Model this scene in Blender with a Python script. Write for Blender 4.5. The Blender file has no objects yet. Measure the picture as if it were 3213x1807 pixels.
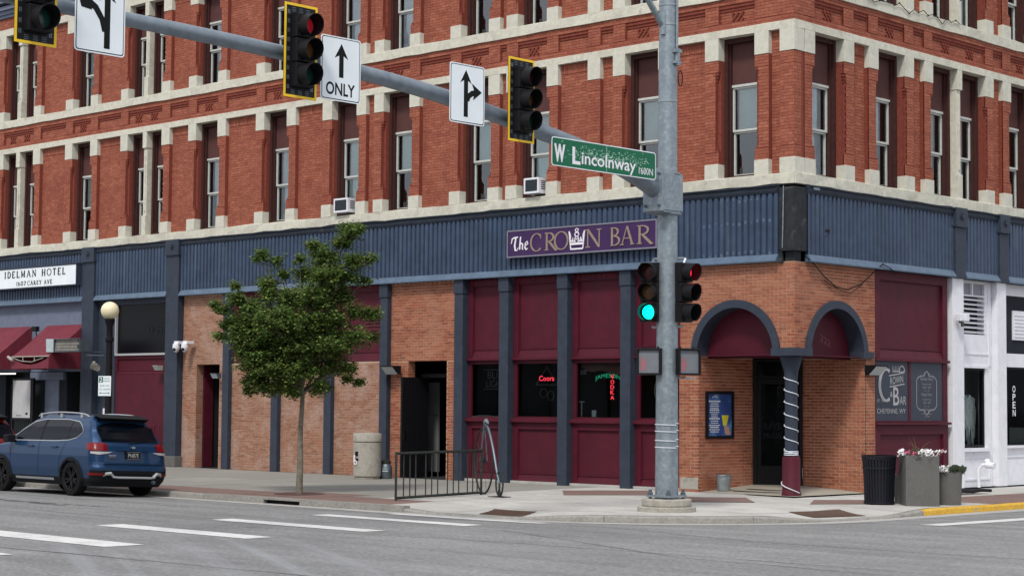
import bpy, bmesh, math, random
import numpy as np
from mathutils import Vector, Matrix
random.seed(7)
R_ = random.Random(11)
S = bpy.context.scene
COL = S.collection

# ---------------------------------------------------------------- camera
cam_d = bpy.data.cameras.new("camera")
cam = bpy.data.objects.new("camera", cam_d)
COL.objects.link(cam)
S.camera = cam
cr = Vector((0.72323245, 0.69055623, 0.00818015))
cu = Vector((0.03743477, -0.05102812, 0.99799538))
cf = Vector((-0.68958934, 0.72147642, 0.062756))
M = Matrix((cr, cu, -cf)).transposed().to_4x4()
M.translation = Vector((21.9425684, -31.28602386, 1.8))
cam.matrix_world = M
cam_d.sensor_width = 36.0
cam_d.lens = 36.0 * 5833.5 / 3213.0
cam_d.clip_start = 0.2
cam_d.clip_end = 3000
CAMP = M.translation.copy()

# ---------------------------------------------------------------- sky, sun, exposure
SUN_EL, SUN_AZ = math.radians(51), math.radians(152)      # azimuth clockwise from +Y
W = bpy.data.worlds.new("World"); S.world = W; W.use_nodes = True
nt = W.node_tree; nd = nt.nodes; lk = nt.links
bg = nd["Background"]
sky = nd.new("ShaderNodeTexSky"); sky.sky_type = 'NISHITA'; sky.sun_disc = False
sky.sun_elevation = SUN_EL; sky.sun_rotation = SUN_AZ; sky.air_density = 1.2; sky.dust_density = 2.0
tc = nd.new("ShaderNodeTexCoord"); mp = nd.new("ShaderNodeMapping"); mp.inputs['Scale'].default_value = (1, 1, 2.2)
nz = nd.new("ShaderNodeTexNoise"); nz.inputs['Scale'].default_value = 2.6; nz.inputs['Detail'].default_value = 6
rmp = nd.new("ShaderNodeValToRGB"); rmp.color_ramp.elements[0].position = .30; rmp.color_ramp.elements[1].position = .62
rmp.color_ramp.elements[0].color = (.45, .45, .45, 1)
mx = nd.new("ShaderNodeMix"); mx.data_type = 'RGBA'; mx.inputs[7].default_value = (9.0, 9.3, 9.9, 1)
lk.new(tc.outputs['Generated'], mp.inputs[0]); lk.new(mp.outputs[0], nz.inputs['Vector']); lk.new(nz.outputs['Fac'], rmp.inputs[0])
lk.new(rmp.outputs[0], mx.inputs[0]); lk.new(sky.outputs[0], mx.inputs[6]); lk.new(mx.outputs[2], bg.inputs[0])
bg.inputs[1].default_value = 0.07
sl = bpy.data.lights.new("sun", 'SUN'); sun = bpy.data.objects.new("sun", sl); COL.objects.link(sun)
sl.energy = 1.5; sl.angle = math.radians(10); sl.color = (1.0, .95, .88)
sd = Vector((math.sin(SUN_AZ) * math.cos(SUN_EL), math.cos(SUN_AZ) * math.cos(SUN_EL), math.sin(SUN_EL)))
sun.rotation_euler = sd.to_track_quat('Z', 'Y').to_euler()
vs = S.view_settings
vs.view_transform = 'Standard'; vs.look = 'None'; vs.gamma = 1; vs.use_curve_mapping = False; vs.exposure = 0.74
S.display_settings.display_device = 'sRGB'

# ---------------------------------------------------------------- materials
MT = {}
def mat(name, rgb, rough=.6, metal=0., spec=.5, nz=None, bump=None, tone=None, coat=0., emit=None, mottle=None, streak=None):
    """nz=(scale,amount) fine value noise; mottle=(scale,rgb2,lo,hi) larger stains; tone=(rgbA,rgbB,...) per piece tint"""
    m = bpy.data.materials.new(name); m.use_nodes = True; t = m.node_tree; n = t.nodes; l = t.links
    b = n["Principled BSDF"]
    b.inputs['Roughness'].default_value = rough; b.inputs['Metallic'].default_value = metal
    b.inputs['Specular IOR Level'].default_value = spec; b.inputs['Coat Weight'].default_value = coat
    co = n.new("ShaderNodeTexCoord")
    cur = n.new("ShaderNodeRGB").outputs[0]; cur.default_value = (*rgb, 1)
    if tone:
        a = n.new("ShaderNodeAttribute"); a.attribute_name = 'tone'
        oi = n.new("ShaderNodeObjectInfo")
        ad = n.new("ShaderNodeMath"); ad.operation = 'ADD'; l.new(a.outputs['Fac'], ad.inputs[0]); l.new(oi.outputs['Random'], ad.inputs[1])
        fr = n.new("ShaderNodeMath"); fr.operation = 'FRACT'; l.new(ad.outputs[0], fr.inputs[0])
        cr_ = n.new("ShaderNodeValToRGB"); e = cr_.color_ramp.elements
        k = len(tone)
        while len(e) < k: e.new(.5)
        for i, c in enumerate(tone): e[i].position = i / (k - 1); e[i].color = (*c, 1)
        l.new(fr.outputs[0], cr_.inputs[0]); cur = cr_.outputs[0]
    def mix(fac, a, bcol, mode='MIX'):
        x = n.new("ShaderNodeMix"); x.data_type = 'RGBA'; x.blend_type = mode
        if isinstance(fac, float): x.inputs[0].default_value = fac
        else: l.new(fac, x.inputs[0])
        l.new(a, x.inputs[6])
        if isinstance(bcol, tuple): x.inputs[7].default_value = (*bcol, 1)
        else: l.new(bcol, x.inputs[7])
        return x.outputs[2]
    if mottle:
        mt = mottle if isinstance(mottle, list) else [mottle]
        for sc, c2, lo, hi in mt:
            q = n.new("ShaderNodeTexNoise"); q.inputs['Scale'].default_value = sc; q.inputs['Detail'].default_value = 8; q.inputs['Roughness'].default_value = .65
            l.new(co.outputs['Object'], q.inputs['Vector'])
            mr = n.new("ShaderNodeMapRange"); mr.inputs[1].default_value = lo; mr.inputs[2].default_value = hi
            l.new(q.outputs['Fac'], mr.inputs[0]); cur = mix(mr.outputs[0], cur, c2)
    if streak:
        sc, c2, lo, hi = streak
        ma = n.new("ShaderNodeMapping"); ma.inputs['Scale'].default_value = (sc, sc, sc * .08); l.new(co.outputs['Object'], ma.inputs[0])
        q = n.new("ShaderNodeTexNoise"); q.inputs['Scale'].default_value = 1; q.inputs['Detail'].default_value = 5; l.new(ma.outputs[0], q.inputs['Vector'])
        mr = n.new("ShaderNodeMapRange"); mr.inputs[1].default_value = lo; mr.inputs[2].default_value = hi
        l.new(q.outputs['Fac'], mr.inputs[0]); cur = mix(mr.outputs[0], cur, c2)
    if nz:
        q = n.new("ShaderNodeTexNoise"); q.inputs['Scale'].default_value = nz[0]; q.inputs['Detail'].default_value = 4
        l.new(co.outputs['Object'], q.inputs['Vector'])
        mr = n.new("ShaderNodeMapRange"); mr.inputs[1].default_value = .3; mr.inputs[2].default_value = .7
        mr.inputs[3].default_value = 1 - nz[1]; mr.inputs[4].default_value = 1 + nz[1]
        l.new(q.outputs['Fac'], mr.inputs[0])
        v = n.new("ShaderNodeVectorMath"); v.operation = 'SCALE'; l.new(cur, v.inputs[0]); l.new(mr.outputs[0], v.inputs['Scale']); cur = v.outputs[0]
    l.new(cur, b.inputs['Base Color'])
    if bump:
        q = n.new("ShaderNodeTexNoise"); q.inputs['Scale'].default_value = bump[0]; q.inputs['Detail'].default_value = 5
        l.new(co.outputs['Object'], q.inputs['Vector'])
        bp = n.new("ShaderNodeBump"); bp.inputs['Strength'].default_value = 1; bp.inputs['Distance'].default_value = bump[1]
        l.new(q.outputs['Fac'], bp.inputs['Height']); l.new(bp.outputs[0], b.inputs['Normal'])
    if emit:
        b.inputs['Emission Color'].default_value = (*emit[0], 1); b.inputs['Emission Strength'].default_value = emit[1]
    MT[name] = m
    return m

mat('red_brick', (.33, .08, .045), .9, spec=.25, nz=(14, .16), bump=(60, .002), mottle=[(0.9, (.23, .064, .042), .50, .78), (34, (.52, .36, .29), .745, .80)],
    streak=(2.2, (.23, .075, .05), .56, .80),
    tone=((.295, .092, .058), (.335, .110, .067), (.26, .078, .049), (.365, .128, .079), (.31, .097, .060), (.275, .084, .053)))
mat('red_mortar', (.235, .082, .055), .95, spec=.2, nz=(20, .15))
mat('red_jamb', (.20, .050, .034), .95, spec=.2, nz=(16, .18), bump=(50, .002))
mat('orange_brick', (.40, .14, .07), .9, spec=.2, mottle=[(.8, (.40, .19, .125), .50, .74), (6, (.15, .06, .04), .68, .78)], nz=(18, .14), bump=(60, .002),
    tone=((.325, .108, .060), (.265, .083, .049), (.375, .155, .092), (.31, .100, .056), (.215, .073, .047), (.355, .135, .078), (.29, .095, .055)))
mat('orange_mortar', (.53, .36, .25), .95, nz=(20, .12))
mat('pale_brick', (.42, .2, .14), .9, spec=.2, nz=(16, .16), bump=(60, .002), mottle=[(1.1, (.42, .30, .25), .48, .70), (.7, (.34, .145, .08), .52, .72), (7, (.16, .09, .075), .68, .76), (40, (.55, .45, .38), .72, .78)],
    tone=((.33, .175, .118), (.29, .135, .085), (.36, .21, .15), (.31, .155, .10), (.245, .11, .072), (.345, .19, .135)))
mat('pale_mortar', (.47, .35, .27), .95, nz=(20, .12))
mat('stone', (.59, .575, .485), .9, spec=.25, nz=(9, .10), bump=(25, .008), mottle=[(1.6, (.45, .435, .365), .48, .74), (6, (.33, .30, .245), .60, .80), (22, (.25, .22, .18), .68, .80)])
mat('stone_block', (.58, .57, .49), .9, spec=.25, nz=(9, .07), bump=(30, .004), mottle=[(2.2, (.46, .445, .37), .50, .78), (14, (.36, .33, .27), .64, .80)])
mat('window_brown', (.052, .019, .017), .7, spec=.25, nz=(10, .2))
mat('board_brown', (.092, .040, .037), .7, spec=.2, nz=(5, .08), mottle=(2, (.10, .045, .042), .5, .8))
mat('sash_white', (.55, .57, .54), .6, spec=.3, nz=(9, .08))
mat('blind', (.80, .92, .89), .8, nz=(3, .06))
mat('curtain', (.86, .90, .93), .9, nz=(4, .1))
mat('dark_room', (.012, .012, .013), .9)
mat('slate_paint', (.034, .044, .066), .6, spec=.25, nz=(6, .12), mottle=(2, (.026, .035, .050), .5, .8), bump=(14, .002))
mat('blue_paint', (.040, .064, .115), .5, spec=.3, nz=(5, .12), mottle=[(1.1, (.030, .047, .078), .46, .72), (9, (.12, .15, .19), .68, .84)], streak=(7, (.075, .10, .14), .58, .8))
mat('lightened_blue', (.080, .122, .182), .45, spec=.4, nz=(5, .15), mottle=(5, (.09, .13, .20), .55, .75))  # band blue made lighter: sky light on the sloped ledge painted in, plus weathering
mat('fascia_paint', (.022, .030, .046), .6, spec=.25, nz=(5, .2), mottle=(6, (.11, .12, .14), .62, .8))
mat('maroon', (.080, .0085, .020), .6, spec=.22, streak=(5, (.060, .011, .018), .52, .8), nz=(5, .10), mottle=(1.3, (.062, .0075, .016), .5, .8), bump=(10, .002))
mat('maroon_dark', (.035, .004, .008), .6)
mat('white_paint', (.74, .75, .80), .55, nz=(5, .05), mottle=(3, (.60, .60, .62), .58, .8), bump=(20, .003))
mat('grey_wall', (.15, .175, .24), .85, spec=.2, nz=(4, .08), mottle=(2, (.15, .18, .25), .5, .8))
mat('dark_wall', (.018, .022, .030), .8, spec=.15, nz=(4, .1))
mat('black', (.006, .006, .008), .6, spec=.2, nz=(12, .2))
mat('black_gloss', (.004, .004, .006), .3, spec=.12)
mat('weathered_metal', (.020, .023, .028), .7, spec=.25, nz=(7, .3), mottle=[(5, (.085, .08, .075), .55, .75), (9, (.09, .035, .02), .66, .8)])
mat('galv', (.24, .285, .32), .5, metal=.55, nz=(9, .12), mottle=[(14, (.33, .38, .41), .48, .66), (2.5, (.22, .27, .31), .5, .75)], bump=(30, .0006))
mat('galv_arm', (.22, .26, .30), .5, metal=.5, nz=(9, .08), mottle=(5, (.17, .20, .24), .45, .75))
mat('galv_dark', (.12, .15, .18), .5, metal=.6, nz=(9, .15))
mat('signal_black', (.007, .007, .009), .55, spec=.25, nz=(8, .2))
mat('signal_yellow', (.90, .58, .02), .6, nz=(8, .08))
mat('sign_white', (.80, .86, .90), .45, nz=(3, .04))
mat('ink', (.007, .008, .008), .6, spec=.15)
mat('sign_green', (.003, .125, .058), .5, spec=.3, nz=(4, .06))
mat('crack_white', (.55, .78, .66), .5)
mat('purple', (.045, .018, .085), .5, spec=.25, nz=(3, .08), mottle=(1.6, (.06, .026, .08), .5, .8))
mat('gold', (.27, .20, .16), .5, nz=(8, .15))
mat('pure_white', (.82, .80, .85), .5)
mat('sign_frame', (.20, .19, .24), .4)
mat('asphalt', (.205, .205, .205), .92, spec=.3, nz=(16, .26), bump=(60, .008))
mat('concrete', (.43, .42, .395), .95, spec=.2, nz=(30, .11), bump=(60, .002), mottle=[(1.3, (.33, .32, .295), .45, .75), (6, (.25, .24, .22), .62, .82), (28, (.17, .16, .15), .70, .76)],
    tone=((.46, .45, .425), (.49, .48, .455), (.43, .42, .395), (.46, .455, .43)))
mat('entrance_concrete', (.36, .33, .275), .95, spec=.2, nz=(20, .08), mottle=(2, (.28, .26, .22), .5, .75))
mat('house_number', (.17, .04, .06), .6)
mat('concrete_old', (.30, .295, .265), .9, nz=(30, .10), bump=(60, .002), mottle=[(1.3, (.22, .215, .195), .48, .75), (6, (.17, .165, .15), .62, .8)],
    tone=((.255, .25, .225), (.28, .27, .245), (.235, .228, .205), (.25, .245, .222)))
mat('concrete_dark', (.10, .10, .095), .95)
mat('curb', (.27, .26, .24), .9, nz=(18, .16), bump=(30, .006), mottle=(4, (.20, .19, .17), .5, .7))
mat('curb_yellow', (.62, .36, .03), .7, nz=(12, .15), mottle=(5, (.40, .33, .2), .58, .72))
mat('gutter', (.38, .37, .35), .9, nz=(20, .12), mottle=(3, (.25, .25, .24), .5, .75))
mat('road_paint', (.62, .62, .61), .8, spec=.2, nz=(20, .10), mottle=[(2.5, (.45, .45, .445), .45, .75), (9, (.33, .33, .33), .58, .74), (45, (.27, .27, .27), .60, .70)])
mat('tar', (.06, .06, .06), .7)
mat('tactile', (.115, .07, .052), .8, nz=(10, .15))
mat('grey_concrete', (.118, .117, .112), .85, nz=(50, .16), mottle=(3, (.088, .087, .083), .5, .8), bump=(80, .003))
mat('agg_concrete', (.36, .34, .295), .9, nz=(30, .12), mottle=(6, (.25, .235, .20), .5, .7), bump=(60, .003))
mat('bin_black', (.007, .008, .014), .5, spec=.3, nz=(8, .2))
mat('bark', (.17, .155, .12), .9, nz=(12, .2), bump=(30, .01), mottle=(9, (.09, .08, .06), .5, .7))
mat('flower_white', (.85, .83, .85), .7)
mat('flower_pink', (.55, .10, .18), .7)
mat('plant_dark', (.025, .045, .018), .7, nz=(10, .3))
mat('dry_stem', (.16, .12, .05), .8)
mat('iron', (.022, .027, .024), .6, spec=.25, nz=(9, .2), mottle=(6, (.09, .05, .03), .6, .8))
mat('rope', (.62, .66, .72), .5)
mat('zinc', (.30, .34, .36), .4, metal=.6, nz=(9, .15))
mat('globe', (.78, .70, .46), .35, nz=(3, .05), mottle=(2, (.62, .52, .30), .55, .8))
mat('awning', (.135, .010, .024), .75, nz=(7, .12), streak=(5, (.18, .02, .035), .5, .8), bump=(30, .001))
mat('weathered_sign', (.19, .18, .16), .7, nz=(6, .2), streak=(8, (.09, .085, .08), .5, .8))
mat('pale_sign', (.40, .48, .50), .5, nz=(6, .1))
mat('paper', (.44, .44, .45), .7, nz=(4, .06), mottle=(3, (.34, .34, .36), .55, .8))
mat('film', (.034, .042, .064), .45, spec=.25, nz=(5, .1))
mat('etch', (.38, .38, .40), .5)
mat('etch_dim', (.25, .25, .28), .5)
mat('feather', (.85, .90, .88), .9, nz=(20, .15))
mat('poster', (.02, .06, .22), .3, mottle=[(2.6, (.12, .30, .55), .5, .65), (4, (.03, .05, .06), .6, .72)])
mat('poster_yellow', (.55, .50, .03), .4)
mat('poster_skin', (.35, .22, .18), .5)
mat('poster_text', (.55, .58, .60), .5)
mat('vestibule_grey', (.16, .165, .17), .8, spec=.2)
mat('grey_door', (.10, .10, .11), .5)
mat('car_blue', (.009, .040, .108), .4, metal=.4, spec=.3, coat=.4, nz=(2, .03))
mat('car_red', (.20, .008, .012), .28, metal=.3, coat=1.)
mat('car_plastic', (.007, .008, .010), .7, spec=.2)
mat('car_silver', (.42, .44, .45), .38, metal=.5)
mat('car_glass', (.002, .004, .008), .1, spec=.2)
mat('chrome', (.6, .6, .62), .15, metal=1.)
mat('tyre', (.008, .008, .008), .9, spec=.2, nz=(20, .3))
mat('rim', (.006, .006, .009), .5, spec=.2)
mat('lamp_red', (.16, .004, .008), .2, spec=.4)
mat('lamp_white', (.42, .40, .41), .2, spec=.4)
mat('lens_red_off', (.07, .006, .008), .25)
mat('lens_amber_off', (.13, .055, .012), .25)
mat('lens_green_off', (.008, .05, .038), .25)
mat('lens_red_on', (.5, .01, .02), .3, emit=((1, .02, .05), .9))
mat('lens_red_dim', (.25, .01, .02), .3, emit=((1, .02, .05), .07))
mat('lens_green_on', (.0, .5, .4), .3, emit=((.0, .95, .72), 1.6))
mat('neon_red', (.4, .01, .02), .4, emit=((1, .05, .08), .9))
mat('neon_green', (.0, .12, .07), .4, emit=((.03, .55, .30), .35))
mat('neon_grey', (.10, .10, .10), .4)
mat('tube_light', (.8, .8, .78), .4, emit=((1, .97, .9), .9))
mat('ped_screen', (.17, .185, .21), .35, nz=(5, .08))
mat('ped_hand', (.34, .12, .14), .5)
mat('flood_glass', (.40, .45, .47), .3)
mat('cloth_brown', (.075, .035, .032), .9)

def glass_mat():
    m = bpy.data.materials.new('window_glass'); m.use_nodes = True; t = m.node_tree; n = t.nodes; l = t.links
    n.remove(n['Principled BSDF']); out = n['Material Output']
    tr = n.new('ShaderNodeBsdfTransparent'); tr.inputs[0].default_value = (.92, .96, .95, 1)
    gl = n.new('ShaderNodeBsdfGlossy'); gl.inputs['Roughness'].default_value = .03; gl.inputs[0].default_value = (.9, .95, 1, 1)
    fr = n.new('ShaderNodeFresnel'); fr.inputs[0].default_value = 2.15
    mx = n.new('ShaderNodeMixShader'); l.new(fr.outputs[0], mx.inputs[0]); l.new(tr.outputs[0], mx.inputs[1]); l.new(gl.outputs[0], mx.inputs[2])
    l.new(mx.outputs[0], out.inputs[0]); MT['glass'] = m
glass_mat()
def dark_glass_mat():
    m = bpy.data.materials.new('shop_glass'); m.use_nodes = True; t = m.node_tree; n = t.nodes; l = t.links
    n.remove(n['Principled BSDF']); out = n['Material Output']
    tr = n.new('ShaderNodeBsdfTransparent'); tr.inputs[0].default_value = (.8, .85, .85, 1)
    gl = n.new('ShaderNodeBsdfGlossy'); gl.inputs['Roughness'].default_value = .05; gl.inputs[0].default_value = (.10, .11, .12, 1)
    fr = n.new('ShaderNodeFresnel'); fr.inputs[0].default_value = 1.35
    mx = n.new('ShaderNodeMixShader'); l.new(fr.outputs[0], mx.inputs[0]); l.new(tr.outputs[0], mx.inputs[1]); l.new(gl.outputs[0], mx.inputs[2])
    l.new(mx.outputs[0], out.inputs[0]); MT['shop_glass'] = m
dark_glass_mat()
def leaf_mat():
    m = mat('leaf', (.05, .1, .03), .65, spec=.25, tone=((.095, .165, .042), (.165, .25, .060), (.055, .105, .035), (.25, .32, .075), (.125, .20, .048), (.19, .18, .065)))
    b = m.node_tree.nodes['Principled BSDF']
    b.inputs['Transmission Weight'].default_value = 0
    t = m.node_tree; src = b.inputs['Base Color'].links[0].from_socket; tr = t.nodes.new('ShaderNodeBsdfTranslucent'); t.links.new(src, tr.inputs[0])
    mx = t.nodes.new('ShaderNodeMixShader'); mx.inputs[0].default_value = .35; t.links.new(b.outputs[0], mx.inputs[1]); t.links.new(tr.outputs[0], mx.inputs[2]); t.links.new(mx.outputs[0], t.nodes['Material Output'].inputs[0])
leaf_mat()
def asphalt_extra():
    m = MT['asphalt']; t = m.node_tree; n = t.nodes; l = t.links; b = n['Principled BSDF']
    old = b.inputs['Base Color'].links[0].from_socket
    geo = n.new('ShaderNodeNewGeometry')
    def mulmap(vec, scale, detail, lo, hi, a, c, rough=.6):
        nonlocal old
        q = n.new('ShaderNodeTexNoise'); q.inputs['Scale'].default_value = scale; q.inputs['Detail'].default_value = detail; q.inputs['Roughness'].default_value = rough
        l.new(vec, q.inputs['Vector'])
        mr = n.new('ShaderNodeMapRange'); mr.inputs[1].default_value = lo; mr.inputs[2].default_value = hi; mr.inputs[3].default_value = a; mr.inputs[4].default_value = c
        l.new(q.outputs['Fac'], mr.inputs[0])
        v = n.new('ShaderNodeVectorMath'); v.operation = 'SCALE'; l.new(old, v.inputs[0]); l.new(mr.outputs[0], v.inputs['Scale']); old = v.outputs[0]
    mulmap(geo.outputs['Position'], .35, 6, .35, .65, .90, 1.10)
    mulmap(geo.outputs['Position'], 3.2, 8, .30, .70, .90, 1.10, .8)
    mulmap(geo.outputs['Position'], .9, 5, .60, .74, 1.0, .80, .7)
    mulmap(geo.outputs['Position'], 55, 2, .35, .65, .86, 1.14, .9)
    # wheel-worn bands along the street (x) and across it (y)
    ma = n.new('ShaderNodeMapping'); ma.inputs['Scale'].default_value = (.10, 1.5, 1); l.new(geo.outputs['Position'], ma.inputs[0]); mulmap(ma.outputs[0], 1.1, 5, .35, .65, .86, 1.12)
    # arcs of turning traffic round the corner
    sp = n.new('ShaderNodeVectorMath'); sp.operation = 'DISTANCE'; sp.inputs[1].default_value = (-33, -83, 0); l.new(geo.outputs['Position'], sp.inputs[0])
    cb = n.new('ShaderNodeCombineXYZ'); l.new(sp.outputs['Value'], cb.inputs[0])
    q = n.new('ShaderNodeTexNoise'); q.inputs['Scale'].default_value = 2.6; q.inputs['Detail'].default_value = 3; l.new(cb.outputs[0], q.inputs['Vector'])
    q2 = n.new('ShaderNodeTexNoise'); q2.inputs['Scale'].default_value = .16; q2.inputs['Detail'].default_value = 2; l.new(geo.outputs['Position'], q2.inputs['Vector'])
    m1 = n.new('ShaderNodeMapRange'); m1.inputs[1].default_value = .5; m1.inputs[2].default_value = .68; l.new(q.outputs['Fac'], m1.inputs[0])
    d2 = n.new('ShaderNodeVectorMath'); d2.operation = 'DISTANCE'; d2.inputs[1].default_value = (3.6, -17.2, 0); l.new(geo.outputs['Position'], d2.inputs[0])
    m2 = n.new('ShaderNodeMapRange'); m2.inputs[1].default_value = 5.2; m2.inputs[2].default_value = 1.5; m2.inputs[4].default_value = .55; l.new(d2.outputs['Value'], m2.inputs[0])
    mm = n.new('ShaderNodeMath'); mm.operation = 'MULTIPLY'; l.new(m1.outputs[0], mm.inputs[0]); l.new(m2.outputs[0], mm.inputs[1])
    x = n.new('ShaderNodeMix'); x.data_type = 'RGBA'; l.new(mm.outputs[0], x.inputs[0]); l.new(old, x.inputs[6]); x.inputs[7].default_value = (.31, .32, .345, 1)
    l.new(x.outputs[2], b.inputs['Base Color'])
asphalt_extra()
def paver_mat():
    m = bpy.data.materials.new('paver'); m.use_nodes = True; t = m.node_tree; n = t.nodes; l = t.links; b = n['Principled BSDF']
    g = n.new('ShaderNodeNewGeometry'); br = n.new('ShaderNodeTexBrick'); br.inputs['Scale'].default_value = 4.6
    ro = n.new('ShaderNodeMapping'); ro.inputs['Rotation'].default_value = (0, 0, .785); l.new(g.outputs['Position'], ro.inputs[0]); l.new(ro.outputs[0], br.inputs['Vector'])
    br.inputs['Color1'].default_value = (.21, .105, .085, 1); br.inputs['Color2'].default_value = (.155, .085, .075, 1); br.inputs['Mortar'].default_value = (.20, .17, .15, 1)
    br.inputs['Mortar Size'].default_value = .03
    l.new(br.outputs['Color'], b.inputs['Base Color']); b.inputs['Roughness'].default_value = .9
    bp = n.new('ShaderNodeBump'); bp.inputs['Distance'].default_value = .004; bp.inputs['Strength'].default_value = .6; bp.invert = True
    l.new(br.outputs['Fac'], bp.inputs['Height']); l.new(bp.outputs[0], b.inputs['Normal']); MT['paver'] = m
paver_mat()

# ---------------------------------------------------------------- builders
ORG = {}
class Fr:
    """planar frame: point(u, v, d) = origin + u*ux + v*up + d*normal"""
    def __init__(s, o, ux, n): s.o = Vector(o); s.u = Vector(ux); s.n = Vector(n)
    def __call__(s, u, v, d): return s.o + s.u * u + Vector((0, 0, v)) + s.n * d
FL = Fr((0, 0, 0), (1, 0, 0), (0, -1, 0))
FR = Fr((0, 0, 0), (0, 1, 0), (1, 0, 0))
def FW(u, v, d): return Vector((u, v, d))       # plain world x, y, z

class MB:
    def __init__(s, T=FW): s.T = T; s.v = []; s.f = []; s.tone = []; s.t = 0.; s.sm = False
    def vert(s, a, b, c): s.v.append(tuple(s.T(a, b, c))); return len(s.v) - 1
    def face(s, idx): s.f.append(tuple(idx)); s.tone.append(s.t)
    def box(s, a0, a1, b0, b1, c0, c1, back=True):
        i = len(s.v)
        for c in (c0, c1):
            for (a, b) in ((a0, b0), (a1, b0), (a1, b1), (a0, b1)): s.v.append(tuple(s.T(a, b, c)))
        if back: s.face((i, i + 3, i + 2, i + 1))
        s.face((i + 4, i + 5, i + 6, i + 7))
        s.face((i, i + 1, i + 5, i + 4)); s.face((i + 1, i + 2, i + 6, i + 5)); s.face((i + 2, i + 3, i + 7, i + 6)); s.face((i + 3, i, i + 4, i + 7))
        return s
    def quad(s, *p):
        i = len(s.v)
        for q in p: s.v.append(tuple(s.T(*q)))
        s.face(range(i, i + len(p))); return s
    def prism(s, poly, c0, c1):
        """poly of (a,b) counter-clockwise, extruded c0..c1"""
        i = len(s.v); k = len(poly)
        for c in (c0, c1):
            for a, b in poly: s.v.append(tuple(s.T(a, b, c)))
        s.face(range(i + k - 1, i - 1, -1)); s.face(range(i + k, i + 2 * k))
        for j in range(k): s.face((i + j, i + (j + 1) % k, i + k + (j + 1) % k, i + k + j))
        return s
    def tube(s, pts, r, n=8, cap=True):
        pts = [Vector(p) for p in pts]; rs = r if isinstance(r, (list, tuple)) else [r] * len(pts)
        rings = []; up = None
        for k, p in enumerate(pts):
            d = (pts[min(k + 1, len(pts) - 1)] - pts[max(k - 1, 0)]).normalized()
            if up is None:
                up = Vector((0, 0, 1)) if abs(d.z) < .9 else Vector((1, 0, 0))
            x = up - d * up.dot(d)
            if x.length < 1e-5: x = Vector((1, 0, 0)) - d * d.x
            x.normalize(); up = x; y = d.cross(x)
            ring = []
            for j in range(n):
                a = 2 * math.pi * j / n; q = p + (x * math.cos(a) + y * math.sin(a)) * rs[k]
                ring.append(s.vert(*q))
            rings.append(ring)
        for k in range(len(rings) - 1):
            for j in range(n): s.face((rings[k][j], rings[k][(j + 1) % n], rings[k + 1][(j + 1) % n], rings[k + 1][j]))
        if cap: s.face(rings[0][::-1]); s.face(rings[-1])
        return s
    def lathe(s, cx, cy, prof, n=24, cap=True):
        rings = []
        for r, z in prof: rings.append([s.vert(cx + r * math.cos(2 * math.pi * j / n), cy + r * math.sin(2 * math.pi * j / n), z) for j in range(n)])
        for k in range(len(rings) - 1):
            for j in range(n): s.face((rings[k][j], rings[k][(j + 1) % n], rings[k + 1][(j + 1) % n], rings[k + 1][j]))
        if cap: s.face(rings[0][::-1]); s.face(rings[-1])
        return s
    def sphere(s, c, r, n=20, m=12, sz=1.):
        return s.lathe(c[0], c[1], [(max(1e-3, r * math.sin(math.pi * k / m)), c[2] - r * sz * math.cos(math.pi * k / m)) for k in range(m + 1)], n)
    def ribbon(s, pts, w, c0=0., c1=.004):
        """flat stroke of varying width through (a,b) points"""
        ws = w if isinstance(w, (list, tuple)) else [w] * len(pts)
        L, Rr = [], []
        for k, (a, b) in enumerate(pts):
            p0 = pts[max(k - 1, 0)]; p1 = pts[min(k + 1, len(pts) - 1)]
            dx, dy = p1[0] - p0[0], p1[1] - p0[1]; ln = math.hypot(dx, dy) or 1; nx, ny = -dy / ln, dx / ln; h = ws[k] / 2
            L.append((a + nx * h, b + ny * h)); Rr.append((a - nx * h, b - ny * h))
        for k in range(len(pts) - 1):
            s.quad((*Rr[k], c1), (*Rr[k + 1], c1), (*L[k + 1], c1), (*L[k], c1))
            s.quad((*Rr[k], c0), (*Rr[k + 1], c0), (*Rr[k + 1], c1), (*Rr[k], c1))
            s.quad((*L[k], c1), (*L[k + 1], c1), (*L[k + 1], c0), (*L[k], c0))
        return s
    def build(s, name, m, parent=None, org=None, smooth=False, bevel=0.):
        if parent is not None: o0 = ORG[parent.name]
        else: o0 = Vector(org) if org is not None else Vector((0, 0, 0))
        me = bpy.data.meshes.new(name)
        a = np.array(s.v, dtype=float).reshape(-1, 3) - np.array(o0)
        me.from_pydata(a.tolist(), [], s.f)
        if any(s.tone):
            at = me.attributes.new('tone', 'FLOAT', 'FACE'); at.data.foreach_set('value', s.tone)
        me.materials.append(MT[m] if isinstance(m, str) else m)
        if smooth:
            me.polygons.foreach_set('use_smooth', [True] * len(me.polygons))
            me.set_sharp_from_angle(angle=math.radians(38))
        me.update()
        o = bpy.data.objects.new(name, me); COL.objects.link(o)
        if parent is not None: o.parent = parent
        else: o.location = o0
        ORG[o.name] = o0
        if bevel:
            md = o.modifiers.new('bevel', 'BEVEL'); md.width = bevel; md.segments = 2; md.limit_method = 'ANGLE'
        return o
def tag(o, label=None, cat=None, group=None, kind=None):
    if label: o['label'] = label
    if cat: o['category'] = cat
    if group: o['group'] = group
    if kind: o['kind'] = kind
    return o
def thing(name, label, cat, loc, group=None):
    o = bpy.data.objects.new(name, None); COL.objects.link(o); o.location = loc; ORG[o.name] = Vector(loc); o.empty_display_size = .2
    return tag(o, label, cat, group)
def copy_tree(o, parent=None, dl=None):
    c = o.copy(); COL.objects.link(c); c.parent = parent
    if dl is not None: c.location = o.location + Vector(dl)
    for ch in list(o.children): copy_tree(ch, c)
    return c
_tx = {}
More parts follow.
